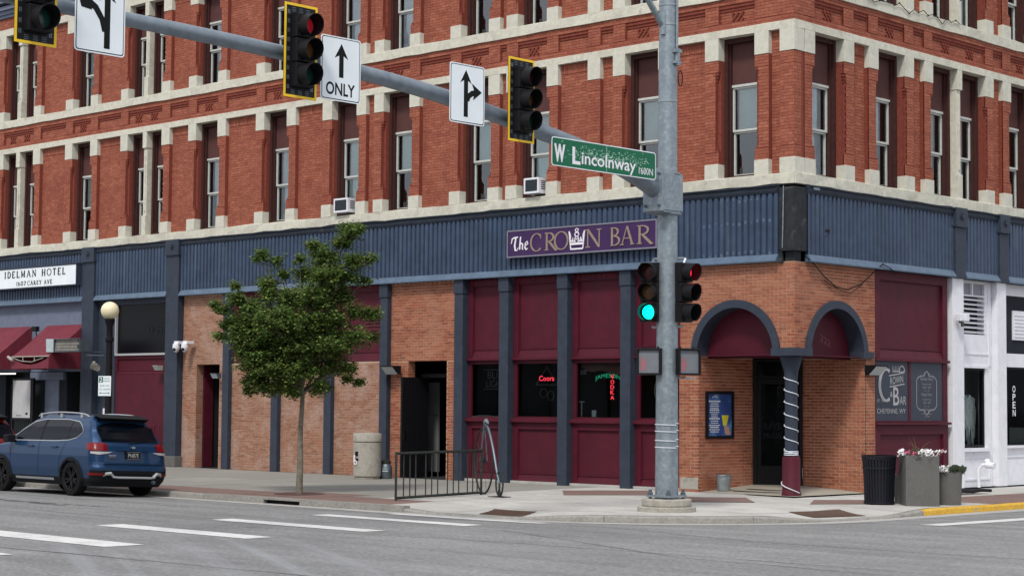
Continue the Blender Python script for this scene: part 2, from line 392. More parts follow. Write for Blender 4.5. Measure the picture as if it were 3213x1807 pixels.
def text_polys(s, bold=0.):
    if (s, bold) in _tx: return _tx[(s, bold)]
    cu_ = bpy.data.curves.new('t', 'FONT'); cu_.body = s; cu_.resolution_u = 3; cu_.offset = bold
    ob = bpy.data.objects.new('t', cu_); COL.objects.link(ob)
    bpy.context.view_layer.update()
    me = bpy.data.meshes.new_from_object(ob.evaluated_get(bpy.context.evaluated_depsgraph_get()))
    vs_ = [tuple(v.co) for v in me.vertices]; fs = [tuple(p.vertices) for p in me.polygons]
    bpy.data.objects.remove(ob); bpy.data.curves.remove(cu_); bpy.data.meshes.remove(me)
    _tx[(s, bold)] = (vs_, fs); return vs_, fs
def text(mb, s, a0, a1, b0, b1, c, bold=0., fn=None):
    vs_, fs = text_polys(s, bold)
    x0 = min(v[0] for v in vs_); x1 = max(v[0] for v in vs_); y0 = min(v[1] for v in vs_); y1 = max(v[1] for v in vs_)
    i = len(mb.v)
    for v in vs_:
        a = a0 + (v[0] - x0) / (x1 - x0) * (a1 - a0); b = b0 + (v[1] - y0) / (y1 - y0) * (b1 - b0)
        if fn: a, b = fn(a, b)
        mb.v.append(tuple(mb.T(a, b, c)))
    for f in fs: mb.face([i + k for k in f])
def arc(cx, cy, rx, ry, a0, a1, n=14): return [(cx + rx * math.cos(math.radians(a0 + (a1 - a0) * k / n)), cy + ry * math.sin(math.radians(a0 + (a1 - a0) * k / n))) for k in range(n + 1)]
TK, TN = .115, .045
def thick(pts, hi=TK, lo=TN):      # broad-pen width: thick on vertical runs
    out = []
    for k in range(len(pts)):
        p0 = pts[max(k - 1, 0)]; p1 = pts[min(k + 1, len(pts) - 1)]; dx, dy = p1[0] - p0[0], p1[1] - p0[1]; ln = math.hypot(dx, dy) or 1
        out.append(lo + (hi - lo) * abs(dy) / ln)
    return out
def serif_strokes(ch):
    """strokes (points, widths) of a roman capital, height 1; returns strokes and advance width"""
    T, N = TK, TN
    def sf(x, y, w=.26): return ([(x - w / 2, y), (x + w / 2, y)], [N, N])
    st = []
    if ch == 'C': p = arc(.45, .5, .42, .5, 42, 318, 24); st = [(p, thick(p)), ([(.76, .70), (.76, .95)], [N, N])]; w = .86
    elif ch == 'O': p = arc(.46, .5, .43, .5, 0, 360, 30); st = [(p, thick(p))]; w = .94
    elif ch == 'R': p = arc(.28, .745, .30, .235, 90, -90, 14); st = [([(.16, 0), (.16, 1)], [T, T]), (p, thick(p)), ([(.16, .98), (.3, .98)], [N, N]), ([(.16, .51), (.3, .51)], [N, N]), ([(.30, .5), (.72, .0), (.84, -.01)], [T, T, N]), sf(.16, .02), sf(.12, .98, .18)]; w = .82
    elif ch == 'N': st = [([(.14, 0), (.14, 1)], [N * 1.3] * 2), ([(.14, 1), (.76, 0)], [T, T]), ([(.76, 0), (.76, 1)], [N * 1.3] * 2), sf(.14, .02), sf(.76, .98), sf(.08, .98, .16)]; w = .90
    elif ch == 'B': p = arc(.26, .76, .26, .22, 90, -90, 12); q = arc(.28, .27, .32, .25, 90, -90, 12); st = [([(.16, 0), (.16, 1)], [T, T]), (p, thick(p)), (q, thick(q)), ([(.08, .98), (.28, .98)], [N, N]), ([(.16, .53), (.3, .53)], [N, N]), ([(.08, .02), (.3, .02)], [N, N])]; w = .68
    elif ch == 'A': st = [([(.10, 0), (.42, 1.02)], [N * 1.2] * 2), ([(.42, 1.02), (.76, 0)], [T, T]), ([(.22, .36), (.64, .36)], [N, N]), sf(.10, .02), sf(.76, .02)]; w = .88
    elif ch == 'I': st = [([(.12, 0), (.12, 1)], [T * 1.3] * 2), sf(.12, .02), sf(.12, .98)]; w = .30
    elif ch == 'D': p = arc(.26, .5, .42, .48, 90, -90, 16); st = [([(.14, 0), (.14, 1)], [T * 1.2] * 2), (p, thick(p, T * 1.2)), ([(.06, .98), (.28, .98)], [N, N]), ([(.06, .02), (.28, .02)], [N, N])]; w = .76
    elif ch == 'E': st = [([(.14, 0), (.14, 1)], [T * 1.3] * 2), ([(.04, .98), (.58, .98)], [N * 1.4] * 2), ([(.14, .52), (.46, .52)], [N * 1.4] * 2), ([(.04, .02), (.60, .02)], [N * 1.4] * 2), ([(.58, .8), (.58, 1)], [N, N]), ([(.60, 0), (.60, .2)], [N, N])]; w = .70
    elif ch == 'L': st = [([(.14, 0), (.14, 1)], [T * 1.3] * 2), sf(.14, .98), ([(.04, .02), (.58, .02)], [N * 1.4] * 2), ([(.58, 0), (.58, .22)], [N, N])]; w = .66
    elif ch == 'M': st = [([(.12, 0), (.14, 1)], [N * 1.6] * 2), ([(.14, 1), (.45, .1)], [T, T]), ([(.45, .1), (.78, 1)], [N * 1.4] * 2), ([(.78, 0), (.78, 1)], [T * 1.2] * 2), sf(.12, .02, .2), sf(.78, .02, .24), sf(.08, .98, .14), sf(.82, .98, .14)]; w = .98
    elif ch == 'H': st = [([(.14, 0), (.14, 1)], [T * 1.3] * 2), ([(.68, 0), (.68, 1)], [T * 1.3] * 2), ([(.14, .5), (.68, .5)], [N * 1.3] * 2), sf(.14, .02), sf(.68, .02), sf(.14, .98), sf(.68, .98)]; w = .86
    elif ch == 'T': st = [([(.36, 0), (.36, 1)], [T * 1.3] * 2), ([(.03, .98), (.69, .98)], [N * 1.4] * 2), ([(.04, .80), (.04, 1)], [N, N]), ([(.68, .80), (.68, 1)], [N, N]), sf(.36, .02)]; w = .76
    elif ch == 'Y': st = [([(.36, 0), (.36, .5)], [T * 1.2] * 2), ([(.36, .48), (.08, 1)], [T] * 2), ([(.36, .48), (.66, 1)], [N * 1.3] * 2), sf(.36, .02), sf(.08, .98, .2), sf(.66, .98, .2)]; w = .76
    elif ch == 'V': st = [([(.08, 1), (.40, 0)], [T, T]), ([(.40, 0), (.72, 1)], [N * 1.2] * 2), sf(.08, .98, .22), sf(.72, .98, .2)]; w = .80
    elif ch == '1': st = [([(.2, 0), (.2, 1)], [T, T]), ([(.2, 1), (.06, .82)], [N, N]), sf(.2, .02)]; w = .40
    elif ch == '6': p = arc(.34, .30, .26, .29, 0, 360, 20); st = [(p, thick(p, T * .9)), (arc(.42, .36, .36, .62, 180, 110, 8), [T * .8] * 9)]; w = .70
    elif ch == '0': p = arc(.34, .5, .28, .49, 0, 360, 20); st = [(p, thick(p, T))]; w = .70
    elif ch == '7': st = [([(.06, .96), (.6, .96)], [T * .8] * 2), ([(.6, .96), (.26, 0)], [T, T])]; w = .66
    else: st = []; w = .45
    return st, w
def serif_text(mb, s, a0, b0, h, track=.12, sx=1., c0=0., c1=.006, width=None):
    adv = sum(serif_strokes(ch)[1] for ch in s) + track * (len(s) - 1)
    if width: sx = width / (adv * h)
    x = a0; k = 0
    for ch in s:
        st, w = serif_strokes(ch)
        for pts, ws in st:
            k += 1
            mb.ribbon([(x + p[0] * h * sx, b0 + p[1] * h) for p in pts], [q * h * (.5 + .5 * sx) for q in ws], c0, c1 + (k % 9) * .0003)
        x += (w + track) * h * sx
    return x

# ---------------------------------------------------------------- brickwork
CO, PI_, JT = .0677, .2127, .012
SINGLE = []          # ground-floor bricks, candidates for being separate parts
def lay(T, s0, s1, z0, z1, d, key, joint=JT, keep=None, out=None, phase=0.):
    """running bond brick faces filling a rectangle of the frame T"""
    k0 = int(math.floor(z0 / CO + 1e-6)); z = k0 * CO
    k = k0
    while z < z1 - .012:
        za, zb = max(z, z0), min(z + CO, z1) - joint
        if zb - za > .012:
            off = phase + (PI_ / 2 if k % 2 else 0)
            j = math.floor((s0 - off) / PI_)
            while off + j * PI_ < s1 - .012:
                a, b = max(off + j * PI_, s0), min(off + (j + 1) * PI_, s1) - joint
                if b - a > .02 and keep is not None and not keep(a, b, za, zb):      # cut brick along the arch
                    n_ = 8; w_ = (b - a) / n_; ok = [keep(a + w_ * i, a + w_ * (i + 1), za, zb) for i in range(n_)]
                    if ok[0] and not ok[-1]: b = a + w_ * ok.index(False)
                    elif ok[-1] and not ok[0]: a = b - w_ * ok[::-1].index(False)
                    else: a = b
                if b - a > .02:
                    out.append((T, a, b, za, zb, d + R_.uniform(-.0022, .0022), key, R_.random()))
                j += 1
        k += 1; z = k * CO
    return out
def emit_bricks(lst, name, m, parent):
    mb = MB()
    for (T, a, b, za, zb, d, key, tn) in lst:
        mb.T = T; mb.t = .001 + .998 * tn; mb.box(a, b, za, zb, d - .03, d, back=False)
    o = mb.build(name, m, parent); tag(o, kind='stuff'); return o

# ================================================================ GROUND
CC = (-1.2, -3.1); CR = 4.9                     # kerb face arc: centre and radius
def curb_path(r_off):
    """kerb line offset inward (towards the building) by r_off; from far left, round the corner, to far right"""
    r = CR - r_off; pts = [(-60.0, CC[1] - r)]
    x = -42.0
    while x < CC[0] - .5: pts.append((x, CC[1] - r)); x += 3.0
    for k in range(0, 25): a = math.radians(-90 + 90 * k / 24); pts.append((CC[0] + r * math.cos(a), CC[1] + r * math.sin(a)))
    y = CC[1] + 1.9
    while y < 40: pts.append((CC[0] + r, y)); y += 3.0
    return pts
def dist_curb(x, y):            # >0 on the road side
    if x <= CC[0]: return (CC[1] - CR) - y
    if y >= CC[1]: return x - (CC[0] + CR)
    return math.hypot(x - CC[0], y - CC[1]) - CR
def sm(t): t = min(1, max(0, t)); return t * t * (3 - 2 * t)
RAMPS = [(-1.4, -8.0, 1.9), (3.65, -3.2, 1.7)]
def z_road(x, y):
    d = dist_curb(x, y); return -.17 + .055 * sm(d / 2.4)
def ramp(x, y):
    r = 0.
    for (a, b, w) in RAMPS: r = max(r, sm(1 - max(0, math.hypot(x - a, y - b) - .7) / w))
    return r
def z_side(x, y):
    d = -dist_curb(x, y)        # distance in from kerb
    z = -.05 * max(0., 1 - d / 7.5)
    return z - .085 * ramp(x, y)
def sheet(xs, ys, zf, name, m, kind='structure', test=None):
    mb = MB(); id_ = {}
    for i, x in enumerate(xs):
        for j, y in enumerate(ys): id_[i, j] = mb.vert(x, y, zf(x, y))
    for i in range(len(xs) - 1):
        for j in range(len(ys) - 1): mb.face((id_[i, j], id_[i + 1, j], id_[i + 1, j + 1], id_[i, j + 1]))
    o = mb.build(name, m); return tag(o, kind=kind)
g = MB(); g.quad((-1500, -1500, -.40), (1500, -1500, -.40), (1500, 1500, -.40), (-1500, 1500, -.40))
tag(g.build('ground', 'asphalt'), kind='structure')
def lin(a, b, n): return [a + (b - a) * k / n for k in range(n + 1)]
xs = [-90, -60, -42] + lin(-36, 12, 96)[0:] + [16, 24, 40, 90]
ys = [-120, -80, -50] + lin(-40, -12, 28) + lin(-11.5, 12, 94) + [20, 40, 90]
road = sheet(xs, ys, lambda x, y: z_road(x, y) if dist_curb(x, y) > -.35 else -.30, 'road', 'asphalt')

# kerb stones, gutter
inn, outp = curb_path(.16), curb_path(0.)
sidewalk_poly = curb_path(.165)
curb_root = None
def curb_piece(k0, k1):
    """one kerb stone running through path points k0..k1"""
    mb = MB(); rows = []; pts = []
    for k in range(k0, k1):
        ln = math.hypot(outp[k + 1][0] - outp[k][0], outp[k + 1][1] - outp[k][1]); n = max(1, int(ln / .45))
        for i in range(n + (1 if k == k1 - 1 else 0)):
            t = i / n
            if k == k0 and i == 0: t = .004 / ln
            if k == k1 - 1 and i == n: t = 1 - .004 / ln
            L = lambda p, q: (p[0] + (q[0] - p[0]) * t, p[1] + (q[1] - p[1]) * t)
            pts.append((L(outp[k], outp[k + 1]), L(inn[k], inn[k + 1])))
    for o_, i_ in pts:
        z = z_side(*i_) - .002 + R_.uniform(-.002, .002); nx, ny = o_[0] - i_[0], o_[1] - i_[1]; j = R_.uniform(-.05, .05)
        rows.append([mb.vert(o_[0] + nx * .15, o_[1] + ny * .15, -.30), mb.vert(o_[0] + nx * j * .5, o_[1] + ny * j * .5, z - .03), mb.vert(o_[0] - nx * .08, o_[1] - ny * .08, z - .008), mb.vert(o_[0] - nx * .22, o_[1] - ny * .22, z), mb.vert(i_[0], i_[1], z), mb.vert(i_[0], i_[1], -.30)])
    for i in range(len(rows) - 1):
        for j in range(5): mb.face((rows[i][j], rows[i + 1][j], rows[i + 1][j + 1], rows[i][j + 1]))
    mb.face(rows[0]); mb.face(rows[-1][::-1])
    return mb
kerb = thing('kerb', 'pale concrete kerb following the rounded street corner', 'kerb', (-1.2, -8, -.17)); del kerb['category']; del kerb['label']; kerb['kind'] = 'structure'
INLET = (-7.05, -5.95)
ARC0 = next(k for k, q in enumerate(outp) if q[0] >= CC[0] - .01)
skip = set()
for k in range(len(outp) - 1):
    if k in skip: continue
    a, b = outp[k], outp[k + 1]
    if ARC0 <= k < ARC0 + 24:
        curb_piece(k, k + 8).build('kerb_stone', 'curb', kerb); skip |= set(range(k, k + 8)); continue
    yel = a[0] > 3.5 and a[1] > -1.9
    if a[1] == b[1] and a[0] < INLET[0] < b[0]:
        # kerb stone with the storm drain mouth under it
        mb = MB(); z = z_side(a[0], a[1] + .17)
        y0, y1 = a[1], a[1] + .16
        mb.box(a[0] + .004, INLET[0], y0, y1, -.3, z); mb.box(INLET[1], b[0] - .004, y0, y1, -.3, z) if b[0] > INLET[1] + .05 else None
        mb.box(INLET[0] + .001, min(INLET[1], b[0]) - .001, y0, y1 + .2, z - .045, z)
        o = mb.build('kerb_stone', 'curb', kerb)
        mb = MB(); mb.box(INLET[0] - .1, INLET[1] + .1, y0 + .10, y0 + .5, -.35, z - .05); mb.build('drain_mouth', 'black', kerb)
        continue
    if a[1] == b[1] and a[0] < INLET[1] < b[0] and a[0] > INLET[0]:
        mb = MB(); z = z_side(a[0], a[1] + .17); mb.box(INLET[1], b[0] - .004, a[1], a[1] + .16, -.3, z); mb.box(a[0] + .004, INLET[1] - .002, a[1], a[1] + .3, z - .045, z); mb.build('kerb_stone', 'curb', kerb); continue
    curb_piece(k, k + 1).build('kerb_stone', 'curb_yellow' if yel else 'curb', kerb)
g = MB(); o1, o2 = curb_path(-.02), curb_path(-.46)
for k in range(1, len(o1) - 1):
    n = 3
    for i in range(n):
        t0, t1 = i / n, (i + 1) / n; q = []
        for (P, t) in ((o1, t0), (o2, t0), (o2, t1), (o1, t1)):
            x = P[k][0] + (P[k + 1][0] - P[k][0]) * t; y = P[k][1] + (P[k + 1][1] - P[k][1]) * t; q.append((x, y, z_road(x, y) + .005))
        g.quad(*q)
tag(g.build('gutter', 'gutter'), kind='structure')

# sidewalk: base + slabs clipped to the kerb line
def clip(poly, a, b):           # keep the left side of a->b
    out = []
    for i in range(len(poly)):
        p, q = poly[i], poly[(i + 1) % len(poly)]
        sp = (b[0] - a[0]) * (p[1] - a[1]) - (b[1] - a[1]) * (p[0] - a[0]); sq = (b[0] - a[0]) * (q[1] - a[1]) - (b[1] - a[1]) * (q[0] - a[0])
        if sp >= 0: out.append(p)
        if sp * sq < 0: t = sp / (sp - sq); out.append((p[0] + (q[0] - p[0]) * t, p[1] + (q[1] - p[1]) * t))
    return out
def inside(poly):
    for k in range(1, len(sidewalk_poly) - 1):
        a, b = sidewalk_poly[k], sidewalk_poly[k + 1]
        if math.hypot(b[0] - a[0], b[1] - a[1]) < 1e-6: continue
        poly = clip(poly, a, b)
        if len(poly) < 3: return []
    return poly
base = MB()
ip = sidewalk_poly
for k in range(len(ip) - 1):
    a, b = ip[k], ip[k + 1]
    ca = (a[0], 1.) if a[0] < -2 else ((-2., 1.) if a[1] < 1 else (-2, a[1])); cb = (b[0], 1.) if b[0] < -2 else ((-2., 1.) if b[1] < 1 else (-2, b[1]))
    def q(p): return (p[0], p[1], z_side(*p) - (.03 if ramp(*p) == 0 else .06))
    base.quad(q(a), q(b), q(cb), q(ca))
side = base.build('sidewalk', 'concrete_dark', None, (0, 0, 0)); tag(side, kind='structure')
def slab(x0, x1, y0, y1, m, sub=1, dz=0.):
    mb = MB(); ok = False; gx = .006
    X = lin(x0 + gx, x1 - gx, sub); Y = lin(y0 + gx, y1 - gx, sub)
    dzz = R_.uniform(-.002, .002) + dz
    for i in range(sub):
        for j in range(sub):
            p = inside([(X[i], Y[j]), (X[i + 1], Y[j]), (X[i + 1], Y[j + 1]), (X[i], Y[j + 1])])
            if len(p) >= 3:
                mb.face([mb.vert(x, y, z_side(x, y) + dzz) for x, y in p]); ok = True
    if not ok: return
    for (ax, ay, bx, by) in ((X[0], Y[0], X[-1], Y[0]), (X[-1], Y[0], X[-1], Y[-1]), (X[-1], Y[-1], X[0], Y[-1]), (X[0], Y[-1], X[0], Y[0])):
        if dist_curb(ax, ay) < -.17 and dist_curb(bx, by) < -.17: mb.quad((ax, ay, z_side(ax, ay) - .05), (bx, by, z_side(bx, by) - .05), (bx, by, z_side(bx, by) + dzz), (ax, ay, z_side(ax, ay) + dzz))
    mb.build('slab', m, side)
NY = [-8.1, -6.55, -4.9, -3.25, -1.6, 0.]
for i in range(26):
    x1 = -2.0 - i * 1.62 + 0.; x0 = x1 - 1.62
    for j in range(5):
        near = x1 > -6.0
        m = 'paver' if (j == 0 and x1 < -3.6) else ('concrete_old' if x1 < -5.2 else 'concrete')
        slab(x0, x1, NY[j], NY[j + 1] , m, 8 if (near and j <= 1) else 1)
for i in range(4):
    x0 = -2.0 + i * 1.45; x1 = x0 + 1.45
    for j in range(5): slab(x0, x1, NY[j], NY[j + 1], 'concrete', 8)
for j in range(11):
    y0 = j * 1.6; slab(0.0, 1.75, y0, y0 + 1.6, 'concrete', 1)
    slab(1.75, 3.7, y0, y0 + 1.6, 'paver' if j > 0 else 'concrete', 4 if j == 0 else 1)
# alcove floor, a gentle ramp up to the bar door
mb = MB(); n = 8
def ef(i, j): u, v = i / n, j / n; return (-2.44 + 2.436 * u, .004 + 2.596 * v, .003 + .15 * (1 - u) * v)
for i in range(n):
    for j in range(n): mb.quad(ef(i, j), ef(i + 1, j), ef(i + 1, j + 1), ef(i, j + 1))
tag(mb.build('entrance_floor', 'entrance_concrete'), kind='structure')
# paver diamonds let into the slabs
def diamond(cx, cy, rx, ry):
    mb = MB(); n = 6
    for i in range(n):
        for j in range(n):
            def P(a, b): u, v = a / n, b / n; x = cx + rx * (u - v); y = cy + ry * (u + v - 1); return (x, y, z_side(x, y) + .007)
            mb.quad(P(i, j), P(i + 1, j), P(i + 1, j + 1), P(i, j + 1))
    mb.build('paver_inlay', 'paver', side)
diamond(-3.5, -1.75, 1.25, 1.35); diamond(-.6, -2.1, 1.15, 1.25); diamond(1.5, -.35, .8, 1.3)
def tact(pts):
    mb = MB(); n = 6
    A, B, C_, D = [Vector((*p, 0)) for p in pts]
    def P(u, v): q = (A * (1 - u) + B * u) * (1 - v) + (D * (1 - u) + C_ * u) * v; return (q.x, q.y, z_side(q.x, q.y) + .008)
    for i in range(n):
        for j in range(n): mb.quad(P(i / n, j / n), P((i + 1) / n, j / n), P((i + 1) / n, (j + 1) / n), P(i / n, (j + 1) / n))
    for i in range(22):
        for j in range(14):
            x, y, z = P((i + .5) / 22, (j + .5) / 14); mb.box(x - .012, x + .012, y - .012, y + .012, z, z + .006)
    mb.build('tactile_paving', 'tactile', side)
tact([(-1.35, -7.72), (-.3, -7.72), (-.85, -6.75), (-1.9, -6.75)]); tact([(3.15, -3.9), (3.4, -2.65), (2.45, -2.1), (2.2, -3.35)])

# painted markings
def stripe(x0, x1, yc, w, skew=0., along='x', nm='crosswalk_stripe'):
    mb = MB(); n = 16
    for i in range(n):
        for s_ in (0, 1):
            pass
        a, b = x0 + (x1 - x0) * i / n, x0 + (x1 - x0) * (i + 1) / n
        def P(t, s2):
            x, y = (t, yc + s2 * w + skew * (t - x0)) if along == 'x' else (yc + s2 * w + skew * (t - x0), t)
            return (x, y, z_road(x, y) + .006)
        mb.quad(P(a, -.5), P(b, -.5), P(b, .5), P(a, .5))
    tag(mb.build(nm, 'road_paint'), kind='structure')
for yc, w_ in ((-16.80, .62), (-14.52, .50), (-12.32, .44), (-10.22, .42), (-8.50, .32)): stripe(-2.75, 1.0, yc, w_)
stripe(-2.6, 1.3, -18.95, .6)
stripe(-4.3, 9, 5.7, .42, .06, 'y', 'lane_line')
def crack(pts, w, nm='road_joint', m='tar'):
    mb = MB()
    for k in range(len(pts) - 1):
        (ax, ay), (bx, by) = pts[k], pts[k + 1]; n = max(2, int(math.hypot(bx - ax, by - ay) / .6)); prev = None
        for i in range(n + 1):
            t = i / n; x, y = ax + (bx - ax) * t, ay + (by - ay) * t; ln = math.hypot(bx - ax, by - ay); nx, ny = -(by - ay) / ln, (bx - ax) / ln
            j = R_.uniform(-.03, .03); ww = w * R_.uniform(.5, 1.2); c = ((x + nx * (j + ww), y + ny * (j + ww)), (x + nx * (j - ww), y + ny * (j - ww)))
            if prev: mb.quad(*[(p[0], p[1], z_road(*p) + .0045) for p in (prev[1], c[1], c[0], prev[0])])
            prev = c
    tag(mb.build(nm, m), kind='structure')

# ================================================================ BUILDING
BL = thing('corner_building', 'red brick corner building with cream stone bands over a blue and maroon ground floor', 'building', (0, 0, 0))
def P(mb, name, m, parent=BL, **k): return mb.build(name, m, parent, **k)

LSEG = [0, 'C', -.36, 'S', -.64, 'P', -1.0, 'W', -1.94, 'P', -2.30, 'N', -3.23, 'P', -3.59, 'W', -4.54, 'P', -4.89, 'N', -5.27, 'P', -5.64, 'N', -6.55, 'P', -6.90, 'W', -7.83, 'P', -8.19, 'N', -8.41, 'P', -8.78, 'W', -9.72, 'P', -10.08, 'N', -11.16, 'P', -11.52, 'W', -12.47, 'P', -12.82, 'N', -13.13, 'P', -13.49, 'W', -14.45, 'P', -14.82, 'N', -15.91, 'P', -16.28, 'W', -17.23, 'P', -17.59, 'N', -18.91, 'P', -19.28, 'W', -20.26, 'P', -20.62, 'N', -21.51, 'P', -21.89, 'W', -22.62, 'M', -22.81, 'W', -23.57, 'P', -23.93, 'N', -25.13, 'P', -25.50, 'W', -26.46, 'P', -26.85, 'N', -28.25, 'P', -28.64, 'W', -29.41, 'M', -29.62, 'W', -30.37, 'P', -30.74, 'N', -32.1, 'P', -32.5, 'W', -33.4, 'P', -33.8, 'N', -35]
RSEG = [0, 'C', .25, 'S', .37, 'P', .73, 'W', 1.81, 'P', 2.19, 'N', 2.77, 'P', 3.14, 'W', 4.21, 'P', 4.58, 'N', 5.03, 'P', 5.39, 'W', 6.47, 'M', 6.67, 'W', 7.74, 'P', 8.11, 'N', 8.56, 'P', 8.94, 'W', 10.0, 'P', 10.37, 'N', 10.9, 'P', 11.27, 'W', 12.3, 'P', 12.7, 'N', 15]
def segs(raw):
    out = []
    for i in range(0, len(raw) - 2, 2):
        a, b = raw[i], raw[i + 2]; out.append((raw[i + 1], min(a, b), max(a, b)))
    return out
E4 = .004
def ends(T, a, b, d=.0):        # keep the two fronts from lying in one plane at the corner
    if T is FL and abs(b) < 1e-9: b = d - E4
    if T is FR and abs(a) < 1e-9: a = -d + E4
    return a, b
REDB = []; JAMB = MB()
DST = .014
def rough_stone(T, a, b, z0, z1, d, name, m='stone', amp=.012, back=-.22, parent=None, step=.5):
    """stone course with a slightly uneven face and arrises"""
    mb = MB(T); n = max(1, int(abs(b - a) / step)); rows = []
    for i in range(n + 1):
        s_ = a + (b - a) * i / n; j = lambda w: R_.uniform(-w, w) if 0 < i < n else 0
        rows.append([mb.vert(s_, z0, back), mb.vert(s_, z0 + j(amp), d + j(amp * .4)), mb.vert(s_, z1 + j(amp * .5) - .01, d + j(amp * .4)), mb.vert(s_, z1 + j(amp * .5), d - .015), mb.vert(s_, z1, back)])
    for i in range(n):
        for q in range(4): mb.face((rows[i][q], rows[i + 1][q], rows[i + 1][q + 1], rows[i][q + 1]))
    mb.face(rows[0]); mb.face(rows[-1][::-1])
    return P(mb, name, m, parent or BL)
WIN_N = 0
def window(T, a, b, z0, z1, zt, zm, left, k, lower=.0):
    """a,b clear opening; z0 sill top, z1 head, zt transom, zm meeting rail"""
    global WIN_N; WIN_N += 1; r = random.Random(100 + k)
    fd0, fd1 = -.20, -.36; fw = .085
    mb = MB(T)
    for (p, q) in ((a, a + fw), (b - fw, b)):
        mb.box(p, q, z0, z1, fd1, fd0)
    mb.box(a + fw, b - fw, z1 - .10, z1, fd1, fd0); 
    mb.box(a + fw, b - fw, z0, z0 + .05, fd1, fd0 - .02)
    # stepped moulding
    mb.box(a + fw, a + fw + .035, z0 + .05, z1 - .10, fd1, fd0 - .07); mb.box(b - fw - .035, b - fw, z0 + .05, z1 - .10, fd1, fd0 - .07)
    w = P(mb, 'window', 'window_brown')
    A, B = a + fw + .035, b - fw - .035
    mb = MB(T); mb.box(A, B, zt, z1 - .10, fd1 - .03, fd1 + .03); P(mb, 'transom_board', 'board_brown', w)
    mb = MB(T)
    mb.box(A - .02, B + .02, zt - .05, zt, fd1 - .04, fd1 + .055)
    s = .04
    for (zl, zh, dd) in ((zm, zt - .05, .02), (z0 + .05, zm, -.02)):
        mb.box(A, A + s, zl, zh, fd1 - .04 + dd, fd1 + dd); mb.box(B - s, B, zl, zh, fd1 - .04 + dd, fd1 + dd)
        mb.box(A + s, B - s, zh - s, zh, fd1 - .038 + dd, fd1 + dd - .002); mb.box(A + s, B - s, zl, zl + s * 1.1, fd1 - .038 + dd, fd1 + dd - .002)
    P(mb, 'sash', 'sash_white', w)
    for (zl, zh, dd) in ((zm, zt - .05, .0), (z0 + .05, zm, -.04)):
        mb = MB(T); mb.quad((A + s, zl + s, fd1 - .015 + dd), (B - s, zl + s, fd1 - .015 + dd), (B - s, zh - s, fd1 - .015 + dd), (A + s, zh - s, fd1 - .015 + dd)); P(mb, 'pane', 'glass', w)
    # blinds and curtains behind
    mode = lower
    bz = {0: None, 1: zm + .03, 2: z0 + .5, 3: z0 + .10}.get(mode if isinstance(mode, int) else 1)
    off = .10
    if mode in (1, 2, 3):
        mb = MB(T); n = 7; 
        x0, x1 = (A + off, B) if left else (A, B - off)
        for i in range(n):
            p, q = x0 + (x1 - x0) * i / n, x0 + (x1 - x0) * (i + 1) / n; w1, w2 = .004 * math.sin(i * 2.1) + .045, .004 * math.sin((i + 1) * 2.1) + .045
            mb.quad((p, bz, fd1 - .12 + w1), (q, bz, fd1 - .12 + w2), (q, zt, fd1 - .12 + w2), (p, zt, fd1 - .12 + w1))
        P(mb, 'blind', 'blind', w)
    if mode in (4, 5):
        wd = (B - A) * (.86 if mode == 4 else .74)
        x0, x1 = (B - wd, B) if left else (A, A + wd)
        mb = MB(T); n = 14
        for i in range(n):
            p, q = x0 + (x1 - x0) * i / n, x0 + (x1 - x0) * (i + 1) / n; w1, w2 = .012 * math.sin(i * 1.9) + .055, .012 * math.sin((i + 1) * 1.9) + .055
            mb.quad((p, z0 + .05, fd1 - .14 + w1), (q, z0 + .05, fd1 - .14 + w2), (q, zt, fd1 - .14 + w2), (p, zt, fd1 - .14 + w1))
        P(mb, 'curtain', 'curtain', w)
    return w
def pier(T, a, b, z, wside):
    """z: dict of levels. wside: which sides face a window (-1 left, +1 right, 0 none, 2 both)"""
    key = 'red'
    d = 0.0
    a_, b_ = ends(T, a, b)
    nl = .085 if wside in (-1, 2) else 0; nr = .085 if wside in (1, 2) else 0
    for (p, q, z0, z1) in ((a_, b_, z['bst'], z['n0']), (a_ + nl, b_ - nr, z['n0'], z['n1']), (a_, b_, z['n1'], z['blk'])):
        JAMB.T = T; JAMB.box(p, q, z0, z1, -.34, -.008)
        lay(T, p, q, z0, z1, d, key, .007, out=REDB, phase=a)
    for sgn, nn in ((-1, nl), (1, nr)):
        if nn:
            x = a_ if sgn < 0 else b_
            p, q = (x, x + nn) if sgn < 0 else (x - nn, x)
            JAMB.box(p, q, z['n0'], z['n1'], -.34, -.09)
            # corbel steps above, stops below
            for k in range(3):
                w = nn * (3 - k) / 3.6; zz = z['n1'] - .065 * (k + 1)
                pp, qq = (p + nn - w, p + nn) if sgn < 0 else (q - nn, q - nn + w)
                JAMB.box(pp, qq, zz, zz + .065, -.0899, -.012 - .02 * k)
                zz = z['n0'] + .05 * k
                JAMB.box(pp, qq, zz, zz + .05, -.0899, -.012 - .02 * k)
